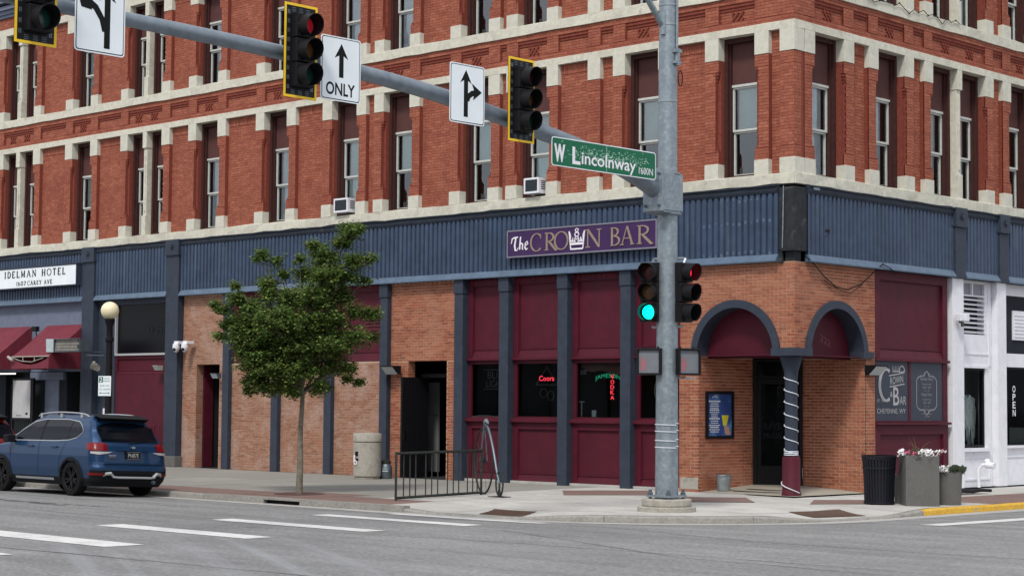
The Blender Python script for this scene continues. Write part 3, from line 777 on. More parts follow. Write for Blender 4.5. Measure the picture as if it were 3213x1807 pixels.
def storey(T, raw, z, pats, topcut=None):
    sg = segs(raw)
    lo = min(raw[0], raw[-1]); hi = max(raw[0], raw[-1])
    a, b = ends(T, lo, hi, DST)
    # stone courses in pieces about 3-4 m long
    cuts = [a] + [ (s[1] + s[2]) / 2 for s in sorted(sg, key=lambda t: t[1]) if s[0] == 'N' and s[2] - s[1] > .5] + [b]
    for p, q in zip(cuts, cuts[1:]):
        rough_stone(T, p + .0015, q - .0015, z['s0'], z['s1'], DST + .03, 'sill_course', amp=z.get('amp', .014), back=-.42)
        rough_stone(T, p + .0015, q - .0015, z['lb'], z['lt'], DST, 'lintel_course', amp=.004, back=-.42)
    wk = 0
    for i, (k, p, q) in enumerate(sg):
        if k in 'PC':
            pe, qe = ends(T, p, q, DST)
            mb = MB(T); mb.box(pe, qe, z['blk'], z['lb'] - .001, -.3401, DST); P(mb, 'stone_block', 'stone_block', bevel=.004)
            pe, qe = ends(T, p, q, DST + .01)
            mb = MB(T); mb.box(pe, qe, z['s1'] + .001, z['bst'], -.3401, DST + .01); P(mb, 'stone_block', 'stone_block', bevel=.006)
            ws = 0
            nb = [sg[i - 1] if i else None, sg[i + 1] if i + 1 < len(sg) else None]
            for n_ in nb:
                if n_ and n_[0] == 'W': ws = (-1 if n_[1] < p else 1) if ws == 0 else 2
            pier(T, p, q, z, ws)
        elif k in 'NS':
            dd = -.11
            JAMB.T = T; JAMB.box(p, q, z['s1'], z['lb'], -.34, dd - .008)
            lay(T, p + .001, q - .001, z['s1'], z['lb'] - (.23 if k == 'N' else 0), dd, 'red', .007, out=REDB, phase=p)
            if k == 'N':   # soldier course under the lintel
                x = p + .01
                while x < q - .05:
                    REDB.append((T, x, x + .06, z['lb'] - .225, z['lb'] - .01, dd + .012 + R_.uniform(-.002, .002), 'red', R_.random())); x += .0677
        elif k == 'M':
            mb = MB(T); mb.box(p, q, z['s1'], z['bst'] + .25, -.34, DST - .01)
            mb.box(p + .015, q - .015, z['bst'] + .25, z['blk'] + .0, -.34, DST - .05); mb.box(p, q, z['blk'], z['lb'] - .001, -.34, DST - .002)
            mb.box(p + (q - p) * .36, q - (q - p) * .36, z['bst'] + .35, z['blk'] - .1, DST - .05, DST - .03)
            P(mb, 'mullion', 'stone', bevel=.006)
        elif k == 'W':
            window(T, p, q, z['s1'] + .02, z['lb'] - .002, z['tr'], z['mt'], T is FL, wk + (0 if T is FL else 40) + (100 if z['s1'] > 9 else 0), pats[wk % len(pats)]); wk += 1
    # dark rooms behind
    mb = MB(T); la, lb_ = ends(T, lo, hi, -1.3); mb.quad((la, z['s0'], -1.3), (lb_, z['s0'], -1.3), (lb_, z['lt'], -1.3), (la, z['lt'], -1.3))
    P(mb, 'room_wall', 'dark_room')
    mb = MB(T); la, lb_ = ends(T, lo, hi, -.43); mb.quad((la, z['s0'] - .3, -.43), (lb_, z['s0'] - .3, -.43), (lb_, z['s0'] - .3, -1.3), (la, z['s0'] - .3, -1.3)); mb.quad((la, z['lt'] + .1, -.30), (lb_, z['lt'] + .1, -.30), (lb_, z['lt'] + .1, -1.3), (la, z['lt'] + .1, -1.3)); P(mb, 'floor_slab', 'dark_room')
Z2 = dict(s0=6.37, s1=6.60, bst=6.92, n0=7.16, n1=8.88, blk=9.13, lb=9.60, lt=9.765, tr=8.62, mt=7.62, amp=.03)
Z3 = dict(s0=10.42, s1=10.65, bst=10.96, n0=11.2, n1=12.75, blk=13.0, lb=13.40, lt=13.62, tr=12.48, mt=11.66)
# window contents (0 empty, 1 half blind, 2/3 long blind, 4/5 curtain), nearest the corner first
storey(FL, LSEG, Z2, [1, 1, 3, 1, 1, 3, 4, 4, 0, 0, 1, 0, 0])
storey(FL, LSEG, Z3, [1, 0, 0, 0, 4, 4, 4, 5, 0, 0, 4, 0, 0])
storey(FR, RSEG, Z2, [4, 5, 5, 5, 0, 1])
storey(FR, RSEG, Z3, [0, 0, 0, 4, 0, 0])
# frieze between the storeys
def frieze(T, raw, z0, z1, p0, p1):
    lo = min(raw[0], raw[-1]); hi = max(raw[0], raw[-1]); a, b = ends(T, lo, hi, 0)
    JAMB.T = T; JAMB.box(a, b, z0 - .0, z1, -.33, -.075)
    lay(T, a, b, z0, p0, 0, 'red', .007, out=REDB); lay(T, a, b, p1, z1 - .001, 0, 'red', .007, out=REDB)
    JAMB.box(a, b, z0, p0, -.0749, -.008); JAMB.box(a, b, p1, z1, -.0749, -.008)
    runs = []
    sg = sorted(segs(raw), key=lambda t: t[1]); x = a; i = 0
    while i < len(sg):
        k, p, q = sg[i]
        if k == 'W' and i + 2 < len(sg) and sg[i + 1][0] == 'M': q = sg[i + 2][2]; runs.append(('W2', p, q)); i += 3; continue
        if k in 'WN': runs.append((k, p, q))
        i += 1
    for k, p, q in runs:
        if p > x: lay(T, x, p, p0, p1, 0, 'red', .007, out=REDB); JAMB.box(x, p, p0, p1, -.0749, -.008)
        lay(T, p, q, p0, p1 - .135, -.065, 'red', .007, out=REDB)
        JAMB.box(p, q, p1 - .065, p1, -.0748, -.022); JAMB.box(p, q, p1 - .13, p1 - .066, -.0748, -.045)
        if k != 'N':
            cs = [(p + q) / 2] if k == 'W' else [p + (q - p) * .27, p + (q - p) * .73]
            mb = MB(T)
            for c in cs:
                for i2 in range(5):
                    for j2 in range(3):
                        u, v = c + (i2 - 2) * .062, (p0 + p1 - .13) / 2 + (j2 - 1) * .07
                        if (i2 + j2) % 2 == 0: mb.prism([(u, v - .042), (u + .036, v), (u, v + .042), (u - .036, v)], -.068, -.03)
            P(mb, 'lattice_panel', 'red_jamb')
        x = q
    if b > x: lay(T, x, b, p0, p1, 0, 'red', .007, out=REDB); JAMB.box(x, b, p0, p1, -.0749, -.008)
frieze(FL, LSEG, 9.765, 10.42, 9.90, 10.28); frieze(FR, RSEG, 9.765, 10.42, 9.90, 10.28)
for T, lo, hi in ((FL, -35, 0), (FR, 0, 15)):
    a, b = ends(T, lo, hi, 0); lay(T, a, b, 13.62, 13.98, 0, 'red', .007, out=REDB); JAMB.T = T; JAMB.box(a, b, 13.62, 13.98, -.33, -.008)
    a, b = ends(T, lo, hi, .3)
    mb = MB(T); 
    for (zz, dd) in ((13.98, .06), (14.08, .12), (14.2, .2), (14.4, .3)):
        a, b = ends(T, lo, hi, dd); mb.box(a, b, zz, zz + .2 if zz > 14.3 else zz + .12, -.3, dd)
    P(mb, 'cornice', 'grey_wall')
P(JAMB, 'brick_backing', 'red_jamb')
emit_bricks(REDB, 'upper_brickwork', 'red_brick', BL)
# roof lid and end walls keep the inside dark
mb = MB(); mb.box(-35, -.4, .45, 15, 14.5, 14.7); mb.box(-35, -34.8, .02, 15, 0, 14.5); mb.box(-35, -.5, 14.8, 15, 0, 14.5); P(mb, 'roof', 'dark_wall')

# ---- blue corrugated fascia band
def corrugated(T, a, b, z0, z1, d=.035, pitch=.155):
    mb = MB(T); x = a; prof = []
    while x < b - .01:
        for (o_, dd) in ((0, .045), (.088, .045), (.104, 0), (.138, 0)):
            if x + o_ < b: prof.append((x + o_, dd))
        x += pitch
    prof.append((b, .045))
    for k in range(len(prof) - 1):
        (p, dp), (q, dq) = prof[k], prof[k + 1]
        mb.quad((p, z0, d + dp), (q, z0, d + dq), (q, z1, d + dq), (p, z1, d + dp))
    mb.quad((a, z0, d - .02), (b, z0, d - .02), (b, z1, d - .02), (a, z1, d - .02))
    return P(mb, 'corrugated_panel', 'blue_paint')
def fascia(T, a, b, m='fascia_paint', sag=0.):
    mb = MB(T); a_, b_ = ends(T, a, b, .13)
    poly = [(.0, 6.19), (.09, 6.19), (.11, 6.24), (.11, 6.31), (.15, 6.33), (.15, 6.355), (.0, 6.365)]
    n = max(1, int((b_ - a_) / .4)); rows = []
    for i in range(n + 1):
        s_ = a_ + (b_ - a_) * i / n; j = R_.uniform(-.008, .008)
        rows.append([mb.vert(s_, zz + (j if zz > 6.3 else j * .3), dd) for dd, zz in poly])
    for i in range(n):
        for k in range(len(poly)): mb.face((rows[i][k], rows[i + 1][k], rows[i + 1][(k + 1) % 7], rows[i][(k + 1) % 7]))
    mb.face(rows[0]); mb.face(rows[-1][::-1]); P(mb, 'fascia_beam', m)
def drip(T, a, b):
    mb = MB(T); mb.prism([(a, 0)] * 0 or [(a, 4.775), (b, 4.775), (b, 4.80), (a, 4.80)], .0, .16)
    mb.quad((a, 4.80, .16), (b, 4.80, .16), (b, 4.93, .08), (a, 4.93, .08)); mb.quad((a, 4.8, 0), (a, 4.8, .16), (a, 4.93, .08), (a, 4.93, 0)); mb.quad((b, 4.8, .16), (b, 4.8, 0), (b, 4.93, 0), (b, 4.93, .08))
    P(mb, 'drip_ledge', 'lightened_blue')
def band(T, a, b):
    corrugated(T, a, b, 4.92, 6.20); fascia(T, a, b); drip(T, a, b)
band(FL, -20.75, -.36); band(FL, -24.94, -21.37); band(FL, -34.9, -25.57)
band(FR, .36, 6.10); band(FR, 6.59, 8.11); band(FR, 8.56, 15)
# thin cover where the metal turns the corner, weathered, with the old bracket under it
mb = MB(FL); a, b = ends(FL, -.355, 0, .06); mb.box(a, b, 5.02, 6.30, -.02, .06); P(mb, 'corner_post', 'weathered_metal')
mb = MB(FR); a, b = ends(FR, 0, .355, .06); mb.box(a, b, 5.02, 6.30, -.02, .06); P(mb, 'corner_post', 'weathered_metal')
mb = MB(); mb.box(-.30, .085, -.085, .30, 4.99, 5.015); mb.box(-.25, -.02, .02, .25, 4.78, 4.99); mb.box(-.35, -.27, -.05, 0, 4.75, 4.99); P(mb, 'corner_bracket', 'weathered_metal')
mb = MB(FR); mb.box(.5, .72, 6.27, 6.33, .11, .128); P(mb, 'torn_flashing', 'galv')
mb = MB(FL); r = random.Random(5)
for (z_, n_) in ((5.62, 12), (4.98, 12), (6.10, 9)):
    for k in range(n_):
        u = -.55 - k * .155 - .01; q = r.uniform(.018, .040) * (.7 if z_ > 6 else 1); zz = z_ + r.uniform(-.03, .03); mb.prism([(u + q * math.cos(t * 1.05), zz + q * 1.2 * math.sin(t * 1.05)) for t in range(6)], .0805, .0815)
tag(P(mb, 'paint_blister', 'lightened_blue'), kind='stuff')
mb = MB(FR); mb.prism([(.98, 5.42), (1.16, 5.44), (1.14, 5.50), (.97, 5.48)], .0805, .082); mb.prism([(.97, 5.34), (1.03, 5.33), (1.04, 5.38)], .0805, .082); P(mb, 'hole_in_metal', 'black')
mb = MB(); mb.tube([(-.22, -.075, 6.33), (-.23, -.08, 5.6), (-.25, -.075, 5.05)], .012, 5); P(mb, 'conduit', 'galv')

def pillar(T, a, b, z0=0., z1=6.37, d=.13, m='slate_paint'):
    mb = MB(T); mb.box(a, b, z0, z1 - .40, -.12, d); mb.box(a - .02, b + .02, z1 - .40, z1, -.12, d + .04)
    mb.box(a - .035, b + .035, z1 - .44, z1 - .40, -.12, d + .055)
    p = P(mb, 'pillar', m)
    c = (a + b) / 2; mb = MB(T)
    for k in range(8):
        q = math.pi / 4 * k; u, v = c + .06 * math.cos(q), z1 - .2 + .06 * math.sin(q); mb.prism([(u + .04 * math.cos(t * math.pi / 3), v + .04 * math.sin(t * math.pi / 3)) for t in range(6)], d + .0399, d + .055)
    mb.prism([(c + .045 * math.cos(t * math.pi / 4), z1 - .2 + .045 * math.sin(t * math.pi / 4)) for t in range(8)], d + .0398, d + .075)
    P(mb, 'rosette', m, p); return p
pillar(FL, -25.56, -24.96); pillar(FL, -21.36, -20.78)
pillar(FR, 6.12, 6.57, 4.775); pillar(FR, 8.13, 8.54, 4.775)
mb = MB(FL); mb.box(-21.42, -20.72, 0, .30, -.1, .20); P(mb, 'pillar_base', 'grey_concrete', bevel=.02)
def pilaster(T, a, b, d=.07, z1=4.775):
    mb = MB(T); mb.box(a, b, 0, z1 - .33, -.16, d); mb.box(a - .015, b + .015, z1 - .33, z1 - .0005, -.16, d + .025); P(mb, 'pilaster', 'slate_paint', bevel=.004)
PIL = [-18.79, -16.69, -14.55, -12.44, -9.80, -8.30, -6.45, -4.59]
for s_ in PIL: pilaster(FL, s_, s_ + (.27 if s_ < -12 else .29))

# ---- ground floor bays
OR_, PL = [], []
def brick_bay(T, a, b, z0, z1, lst, d=-.06, openings=(), mortar='orange_mortar', keep=None, back=-.30):
    mb = MB(T); top = z0
    if openings:
        o = openings[0]; top = math.ceil(o[3] / CO) * CO if False else o[3]
        for p, q in ((a, o[0]), (o[1], b)):
            lay(T, p, q, z0, top, d, 'g', keep=keep, out=lst, phase=a); mb.box(p, q, z0, top, back, d - .006)
    lay(T, a, b, top, z1, d, 'g', keep=keep, out=lst, phase=a); mb.box(a, b, top, z1, back, d - .006)
    P(mb, 'mortar_bed', mortar)
def doorway(T, a, b, z1, deep, d=-.30, m='maroon_dark', zf=.0):
    mb = MB(T)
    mb.quad((a, zf, d), (a, z1, d), (a, z1, -deep), (a, zf, -deep)); mb.quad((b, zf, d), (b, z1, d), (b, z1, -deep), (b, zf, -deep)); mb.quad((a, z1, d), (b, z1, d), (b, z1, -deep), (a, z1, -deep)); mb.quad((a, zf, -deep), (b, zf, -deep), (b, z1, -deep), (a, z1, -deep))
    mb.quad((a, zf + .002, 0), (b, zf + .002, 0), (b, zf + .002, -deep), (a, zf + .002, -deep))
    P(mb, 'door_recess', m)
# bay C (left, pale brick, dark door)
brick_bay(FL, -20.76, -18.80, 0, 4.775, PL, openings=[(-20.13, -19.08, 0, 2.85)], mortar='pale_mortar')
doorway(FL, -20.13, -19.08, 2.85, 1.6, m='dark_room')
mb = MB(FL); mb.box(-20.12, -20.08, .02, 2.83, -.62, -.305); P(mb, 'door', 'maroon')
for (a, b) in ((-18.52, -16.69), (-16.42, -14.55), (-14.28, -12.44)):
    brick_bay(FL, a, b, 0, 2.86, PL, mortar='pale_mortar')
def panel_board(T, a, b, z0, z1, d=-.10, ins=.15, dep=.05, bot=.2, m='maroon', nm='panel'):
    """framed board: stiles and rails round a sunk field, sloping bottom rail"""
    mb = MB(T); A, B, C_, D = a + ins, b - ins, z0 + bot, z1 - ins
    mb.box(a, A, z0, z1, -.2, d); mb.box(B, b, z0, z1, -.2, d); mb.box(A, B, D, z1, -.2, d)
    mb.quad((A, z0, d), (B, z0, d), (B, C_, d - dep), (A, C_, d - dep)); mb.quad((A, z0, d), (A, C_, d - dep), (A, z0, d - dep)); mb.quad((B, z0, d), (B, z0, d - dep), (B, C_, d - dep))
    mb.quad((A, C_, d - dep), (B, C_, d - dep), (B, D, d - dep), (A, D, d - dep))
    # bead round the field
    w = .022
    for (p, q, u, v) in ((A, A + w, C_, D), (B - w, B, C_, D), (A + w, B - w, D - w, D), (A + w, B - w, C_, C_ + w)): mb.box(p, q, u, v, d - dep - .001, d - dep + .02)
    return P(mb, nm, m)
for (a, b, k) in ((-18.52, -16.69, 0), (-16.42, -14.55, 1), (-14.28, -12.44, 2)):
    panel_board(FL, a, b, 2.87, 4.77, d=-.08, bot=.22)
    if k == 2:
        mb = MB(FL); 
        for j in range(6): zz = 3.48 + j * .085; mb.quad((b - .75, zz, -.10), (b - .2, zz, -.10), (b - .2, zz + .055, -.127), (b - .75, zz + .055, -.127)); mb.quad((b - .75, zz, -.10), (b - .2, zz, -.10), (b - .2, zz, -.128), (b - .75, zz, -.128))
        P(mb, 'louvre_vent', 'maroon')
    if k == 0: mb = MB(FL); mb.box(a + .2, b - .25, 4.15, 4.62, -.129, -.10); mb.box(a + .25, b - .3, 4.30, 4.36, -.1, -.06); P(mb, 'transom_grille', 'black')
# bay G orange brick with open door
brick_bay(FL, -12.16, -9.81, 0, 4.775, OR_, openings=[(-11.54, -10.17, 0, 2.86)])
doorway(FL, -13.4, -10.17, 2.86, 2.2, m='dark_room')
mb = MB(FL); mb.box(-12.35, -11.62, .12, 2.35, -1.25, -1.2); mb.box(-11.78, -11.66, 1.55, 1.85, -1.2, -1.15); P(mb, 'vestibule_wall', 'vestibule_grey')
mb = MB(FL); mb.box(-12.9, -12.5, .05, 2.8, -.9, -.86); P(mb, 'vestibule_wall', 'maroon_dark')
mb = MB(FL); mb.box(-11.52, -11.46, .02, 2.46, -.70, .19); d_ = P(mb, 'door', 'black'); mb = MB(FL); mb.box(-11.458, -11.44, .95, 1.15, .08, .12); P(mb, 'handle', 'chrome', d_)
mb = MB(FL); mb.box(-11.44, -10.19, 2.45, 2.55, -.5, -.42); P(mb, 'door_closer_bar', 'black')
# bays H I J K : maroon boards over black windows
def bar_window_bay(a, b, k):
    A, B = a + .01, b - .01
    panel_board(FL, A, B, 2.90, 4.77, d=-.10, bot=.19, ins=.16, nm='upper_panel')
    mb = MB(FL); mb.box(A - .01, B + .01, 2.845, 2.90, -.2, -.05); P(mb, 'panel_ledge', 'maroon')
    mb = MB(FL); f = .10
    mb.box(A, A + f, 1.50, 2.84, -.22, -.13); mb.box(B - f, B, 1.50, 2.84, -.22, -.13); mb.box(A + f, B - f, 2.76, 2.84, -.22, -.131); mb.box(A + f, B - f, 1.50, 1.54, -.22, -.131)
    w = P(mb, 'bar_window', 'maroon'); mb = MB(FL); mb.quad((A + f, 1.54, -.18), (B - f, 1.54, -.18), (B - f, 2.76, -.18), (A + f, 2.76, -.18)); P(mb, 'pane', 'shop_glass', w)
    mb = MB(FL); mb.prism([(A - .02, 1.41), (B + .02, 1.41), (B + .02, 1.455), (A - .02, 1.455)], -.2, -.02); mb.quad((A - .02, 1.455, -.02), (B + .02, 1.455, -.02), (B + .02, 1.50, -.13), (A - .02, 1.50, -.13)); P(mb, 'window_sill', 'maroon')
    panel_board(FL, A, B, .06, 1.41, d=-.10, bot=.16, ins=.16, nm='lower_panel')
    mb = MB(FL); mb.box(A, B, 0, .058, -.2, -.03); P(mb, 'plinth', 'concrete')
    mb = MB(FL); mb.box(A - .1, B + .1, 1.3, 2.9, -1.6, -1.55); P(mb, 'room_wall', 'dark_room')
BAYS = [(-9.51, -8.30), (-8.01, -6.45), (-6.16, -4.59), (-4.30, -2.99)]
for k, (a, b) in enumerate(BAYS): bar_window_bay(a, b, k)
mb = MB(FL); mb.quad((-9.6, 2.86, -.2), (-2.9, 2.86, -.2), (-2.9, 2.86, -1.6), (-9.6, 2.86, -1.6)); mb.quad((-9.6, 1.35, -.2), (-2.9, 1.35, -.2), (-2.9, 1.35, -1.6), (-9.6, 1.35, -1.6)); mb.quad((-9.6, 1.3, -.2), (-9.6, 2.9, -.2), (-9.6, 2.9, -1.6), (-9.6, 1.3, -1.6)); mb.quad((-2.9, 1.3, -.2), (-2.9, 2.9, -.2), (-2.9, 2.9, -1.6), (-2.9, 1.3, -1.6)); P(mb, 'room_wall', 'dark_room')

# ---- corner entrance: arches, brick, column
ZC, RO, RI, CXL = 2.88, 1.15, .985, -1.50
def arch_keep(c):
    def f(a, b, z0, z1):
        for x in (a, b):
            for z in (z0, z1):
                if z > ZC - .02 and math.hypot(x - c, z - ZC) < RO - .055: return False
                if z <= ZC and abs(x - c) < RO - .05: return False
        return True
    return f
def arch_wall(T, a, b, c, z1, lst):
    """front wall over the arch: a..b, centre c"""
    a_, b_ = ends(T, a, b, 0)
    lay(T, a_, b_, ZC, z1, 0., 'arch', keep=arch_keep(c), out=lst, phase=a)
    mb = MB(T); n = 40; th = -.36; d = -.006
    xs_ = sorted(set([a_, b_] + [c + (RI + .04) * math.cos(math.pi * k / n) for k in range(n + 1)]))
    def zb(x): r = RI + .04; return ZC + math.sqrt(max(0, r * r - (x - c) ** 2)) if abs(x - c) < r else ZC
    for p, q in zip(xs_, xs_[1:]):
        mb.quad((p, zb(p), d), (q, zb(q), d), (q, z1, d), (p, z1, d)); mb.quad((p, zb(p), th), (q, zb(q), th), (q, z1, th), (p, z1, th))
    P(mb, 'mortar_bed', 'orange_mortar')
    # ring
    mb = MB(T)
    for k in range(n):
        t0, t1 = math.pi * k / n, math.pi * (k + 1) / n
        def q(r, t, dd): return (c + r * math.cos(t), ZC + r * math.sin(t), dd)
        mb.quad(q(RI, t0, .05), q(RO, t0, .05), q(RO, t1, .05), q(RI, t1, .05)); mb.quad(q(RO, t0, .05), q(RO, t0, -.005), q(RO, t1, -.005), q(RO, t1, .05)); mb.quad(q(RI, t0, -.36), q(RI, t0, .05), q(RI, t1, .05), q(RI, t1, -.36))
    P(mb, 'arch_ring', 'slate_paint', smooth=True)
    # board filling the arch, set back
    mb = MB(T); pts = [(c + RI * math.cos(math.pi * k / n), ZC + RI * math.sin(math.pi * k / n)) for k in range(n + 1)]
    mb.prism(pts, -.42, -.34); mb.box(c - RI, c + RI, ZC - .06, ZC - .0005, -.42, -.30); return P(mb, 'arch_board', 'maroon')
arch_wall(FL, -2.96, 0, -1.50, 4.775, OR_); arch_wall(FR, 0, 2.97, 1.505, 4.775, OR_)
# impost blocks: between the arches round the corner, and the outer ends
mb = MB(FL); a, b = ends(FL, -.56, 0, .055); mb.box(a, b, ZC - .03, ZC + .13, -.3, .055); P(mb, 'impost', 'slate_paint')
mb = MB(FR); a, b = ends(FR, 0, .56, .055); mb.box(a, b, ZC - .03, ZC + .13, -.3, .055); P(mb, 'impost', 'slate_paint'); mb = MB(FR); mb.box(2.45, 2.86, ZC - .03, ZC + .11, -.3, .055); P(mb, 'impost', 'slate_paint')
# soffit of the porch
mb = MB(); mb.box(-2.44, -.01, .01, 2.6, ZC - .02, ZC - .004); P(mb, 'porch_ceiling', 'maroon')
# jamb left of the arch and return walls of the porch
brick_bay(FL, -2.985, -2.4435, 0, ZC, OR_, d=0., back=-.05)
FA = Fr((-2.44, 0, 0), (0, 1, 0), (1, 0, 0))      # porch left wall, faces +x
FB = Fr((0, 2.6, 0), (1, 0, 0), (0, -1, 0))       # porch right wall, faces -y
brick_bay(FA, .004, 1.92, .0, ZC - .02, OR_, d=0., back=-.25)
brick_bay(FB, -1.62, -.004, .0, ZC - .02, OR_, d=0., back=-.25)
brick_bay(FR, 2.6035, 2.97, 0, ZC, OR_, d=0., back=-.05)
mb = MB(FL); mb.box(-2.95, -2.47, .05, .30, -.1, .006); P(mb, 'patched_brick', 'agg_concrete', bevel=.01)
# rest: all bricks sorted by how large they show
def sz(t):
    T, a, b, za, zb, d, key, tn = t; c = T((a + b) / 2, (za + zb) / 2, d); v = CAMP - c; n = T.n
    return (b - a) * (zb - za) * abs(n.dot(v)) / v.length ** 3
allg = sorted(OR_, key=sz, reverse=True)
single, rest = allg[:300], allg[300:]
ubm = MB(); ubm.box(-.5, .5, -.5, .5, -.5, .5); ub = ubm.build('brick', 'orange_brick'); ume = ub.data; bpy.data.objects.remove(ub)
for (T, a, b, za, zb, d, key, tn) in single:
    o = bpy.data.objects.new('brick', ume); COL.objects.link(o); o.parent = BL
    c = T((a + b) / 2, (za + zb) / 2, d - .015)
    o.location = c; R = Matrix((T.u, -T.n, Vector((0, 0, 1)))).transposed().to_4x4(); o.rotation_euler = R.to_euler(); o.scale = (b - a, .03, zb - za)
emit_bricks(rest, 'lower_brickwork', 'orange_brick', BL)
emit_bricks(PL, 'lower_brickwork', 'pale_brick', BL)
# bar door set diagonally across the back of the porch
A0, B0 = Vector((-2.42, 1.90, .10)), Vector((-1.62, 2.58, .10)); ux = (B0 - A0).normalized(); WD = (B0 - A0).length
FD = Fr(A0, ux, (ux.y, -ux.x, 0))
mb = MB(FD); H = ZC - .14
mb.box(0, .06, 0, H, -.1, .04); mb.box(WD - .06, WD, 0, H, -.1, .04); mb.box(.06, WD - .06, 2.32, 2.38, -.1, .038); mb.box(.06, WD - .06, H - .05, H, -.1, .038); dr = P(mb, 'door', 'black')
mb = MB(FD); mb.box(.07, .16, .01, 2.31, -.06, 0); mb.box(WD - .16, WD - .07, .01, 2.31, -.06, 0); mb.box(.16, WD - .16, .01, .42, -.06, -.001); mb.box(.16, WD - .16, 2.2, 2.31, -.06, -.001); P(mb, 'door_leaf', 'black', dr)
mb = MB(FD); mb.quad((.16, .42, -.03), (WD - .16, .42, -.03), (WD - .16, 2.2, -.03), (.16, 2.2, -.03)); mb.quad((.06, 2.38, -.03), (WD - .06, 2.38, -.03), (WD - .06, H - .05, -.03), (.06, H - .05, -.03)); P(mb, 'pane', 'shop_glass', dr)
mb = MB(FD); mb.box(0, WD, 0, H, -.9, -.88); P(mb, 'room_wall', 'dark_room')
mb = MB(FD); c = .70
mb.prism([(c + .085 * math.cos(t * math.pi / 10), .30 + .085 * math.sin(t * math.pi / 10)) for t in range(20)], -.001, .003); P(mb, 'door_sticker', 'etch', dr)
mb = MB(FD); text(mb, 'LIVE', .25, .60, 1.22, 1.36, -.02); text(mb, 'MUSIC', .22, .62, 1.02, 1.14, -.02); P(mb, 'door_lettering', 'dark_wall', dr)
# column at the corner
cx, cy = -.30, .30
mb = MB(); mb.lathe(cx, cy, [(.20, .0), (.20, .06), (.185, .08), (.185, .74), (.17, .80), (.13, .80)], 28); P(mb, 'column_base', 'maroon', smooth=True)
mb = MB(); mb.lathe(cx, cy, [(.13, .80), (.13, 2.35), (.15, 2.55), (.24, 2.84), (.24, ZC - .021)], 28); P(mb, 'column', 'slate_paint', smooth=True)
mb = MB(); pts = []
for k in range(0, 7 * 18):
    t = k / 18; a = math.radians(200) + t * 2 * math.pi; pts.append((cx + .142 * math.cos(a), cy + .142 * math.sin(a), 2.42 - t * .245))
mb.tube(pts, .011, 6); 
for k in range(3): mb.lathe(cx, cy, [(.140, .815 + k * .035), (.152, .825 + k * .035), (.140, .838 + k * .035)], 24, cap=False)
pts = [(cx + .20 * math.cos(a), cy + .20 * math.sin(a), .30 - .24 * (k / 20)) for k, a in ((k, math.radians(180 + 180 * k / 20)) for k in range(21))]
mb.tube(pts, .011, 6)
lr = mb.build('rope_light', 'rope', None, (cx, cy, 0)); tag(lr, 'white rope light wound in a spiral round the corner entrance column', 'rope light')
mb = MB(FR); text(mb, '222', 1.40, 1.78, 3.20, 3.34, -.335, fn=lambda a, b: (a, b - (a - 1.4) * .35)); 
pass
# house number painted faintly on the right arch board
P(mb, 'house_number', 'house_number')

# ---- right facade: bar bay with etched windows
panel_board(FR, 2.99, 5.99, 2.88, 4.77, d=-.02, bot=.20, ins=.20, dep=.06, nm='upper_panel')
mb = MB(FR); mb.box(2.98, 6.02, 2.82, 2.88, -.2, .03); P(mb, 'panel_ledge', 'maroon')
mb = MB(FR); mb.box(2.99, 3.05, 1.50, 2.82, -.2, -.03); mb.box(4.36, 4.45, 1.50, 2.82, -.2, -.03); mb.box(5.80, 5.99, 1.50, 2.82, -.2, -.03); mb.box(3.05, 4.36, 1.5, 1.53, -.2, -.031); mb.box(4.45, 5.80, 1.5, 1.53, -.2, -.031); w = P(mb, 'bar_window', 'maroon')
for (a, b) in ((3.05, 4.36), (4.45, 5.80)): mb = MB(FR); mb.quad((a, 1.53, -.045), (b, 1.53, -.045), (b, 2.82, -.045), (a, 2.82, -.045)); P(mb, 'pane', 'film', w)
FP = FR; D_ = -.042
mb = MB(FP)
# etched logo: large C and B, ribbon word, crown
p = arc(3.47, 2.30, .26, .34, 60, 300, 20); mb.ribbon(p, thick(p, .10, .05), D_, D_ + .004)
text(mb, 'ROWN', 3.62, 4.14, 2.30, 2.46, D_ + .006, fn=lambda a, b: (a, b + (a - 3.6) * .12))
mb.ribbon([(3.60, 2.26), (4.20, 2.33)], .022, D_, D_ + .004); mb.ribbon([(3.58, 2.50), (4.16, 2.57)], .022, D_, D_ + .004)
for u in range(5): mb.ribbon([(3.74 + u * .05, 2.60), (3.70 + u * .068, 2.72)], .014, D_, D_ + .004)
mb.ribbon([(3.72, 2.595), (3.98, 2.60)], .02, D_, D_ + .005)
p = arc(4.10, 2.63, .10, .09, -40, 250, 14); mb.ribbon(p, .03, D_, D_ + .004); mb.ribbon([(3.98, 2.58), (4.20, 2.60)], .02, D_, D_ + .0055)
text(mb, 'B', 3.74, 3.98, 1.86, 2.26, D_ + .005, bold=.01); text(mb, 'AR', 4.00, 4.26, 1.88, 2.06, D_ + .005); text(mb, '&', 3.62, 3.72, 2.04, 2.16, D_ + .005)
text(mb, 'CHEYENNE, WY', 3.10, 4.24, 1.67, 1.79, D_ + .005); text(mb, 'EST. 1897', 3.10, 3.42, 1.93, 1.99, D_ + .005)
P(mb, 'etched_lettering', 'etch', w)
mb = MB(FP)
c = 5.12
mb.ribbon([(c - .42, 2.42), (c - .42, 1.86)], .022, D_, D_ + .004); mb.ribbon([(c + .42, 2.42), (c + .42, 1.86)], .022, D_, D_ + .004)
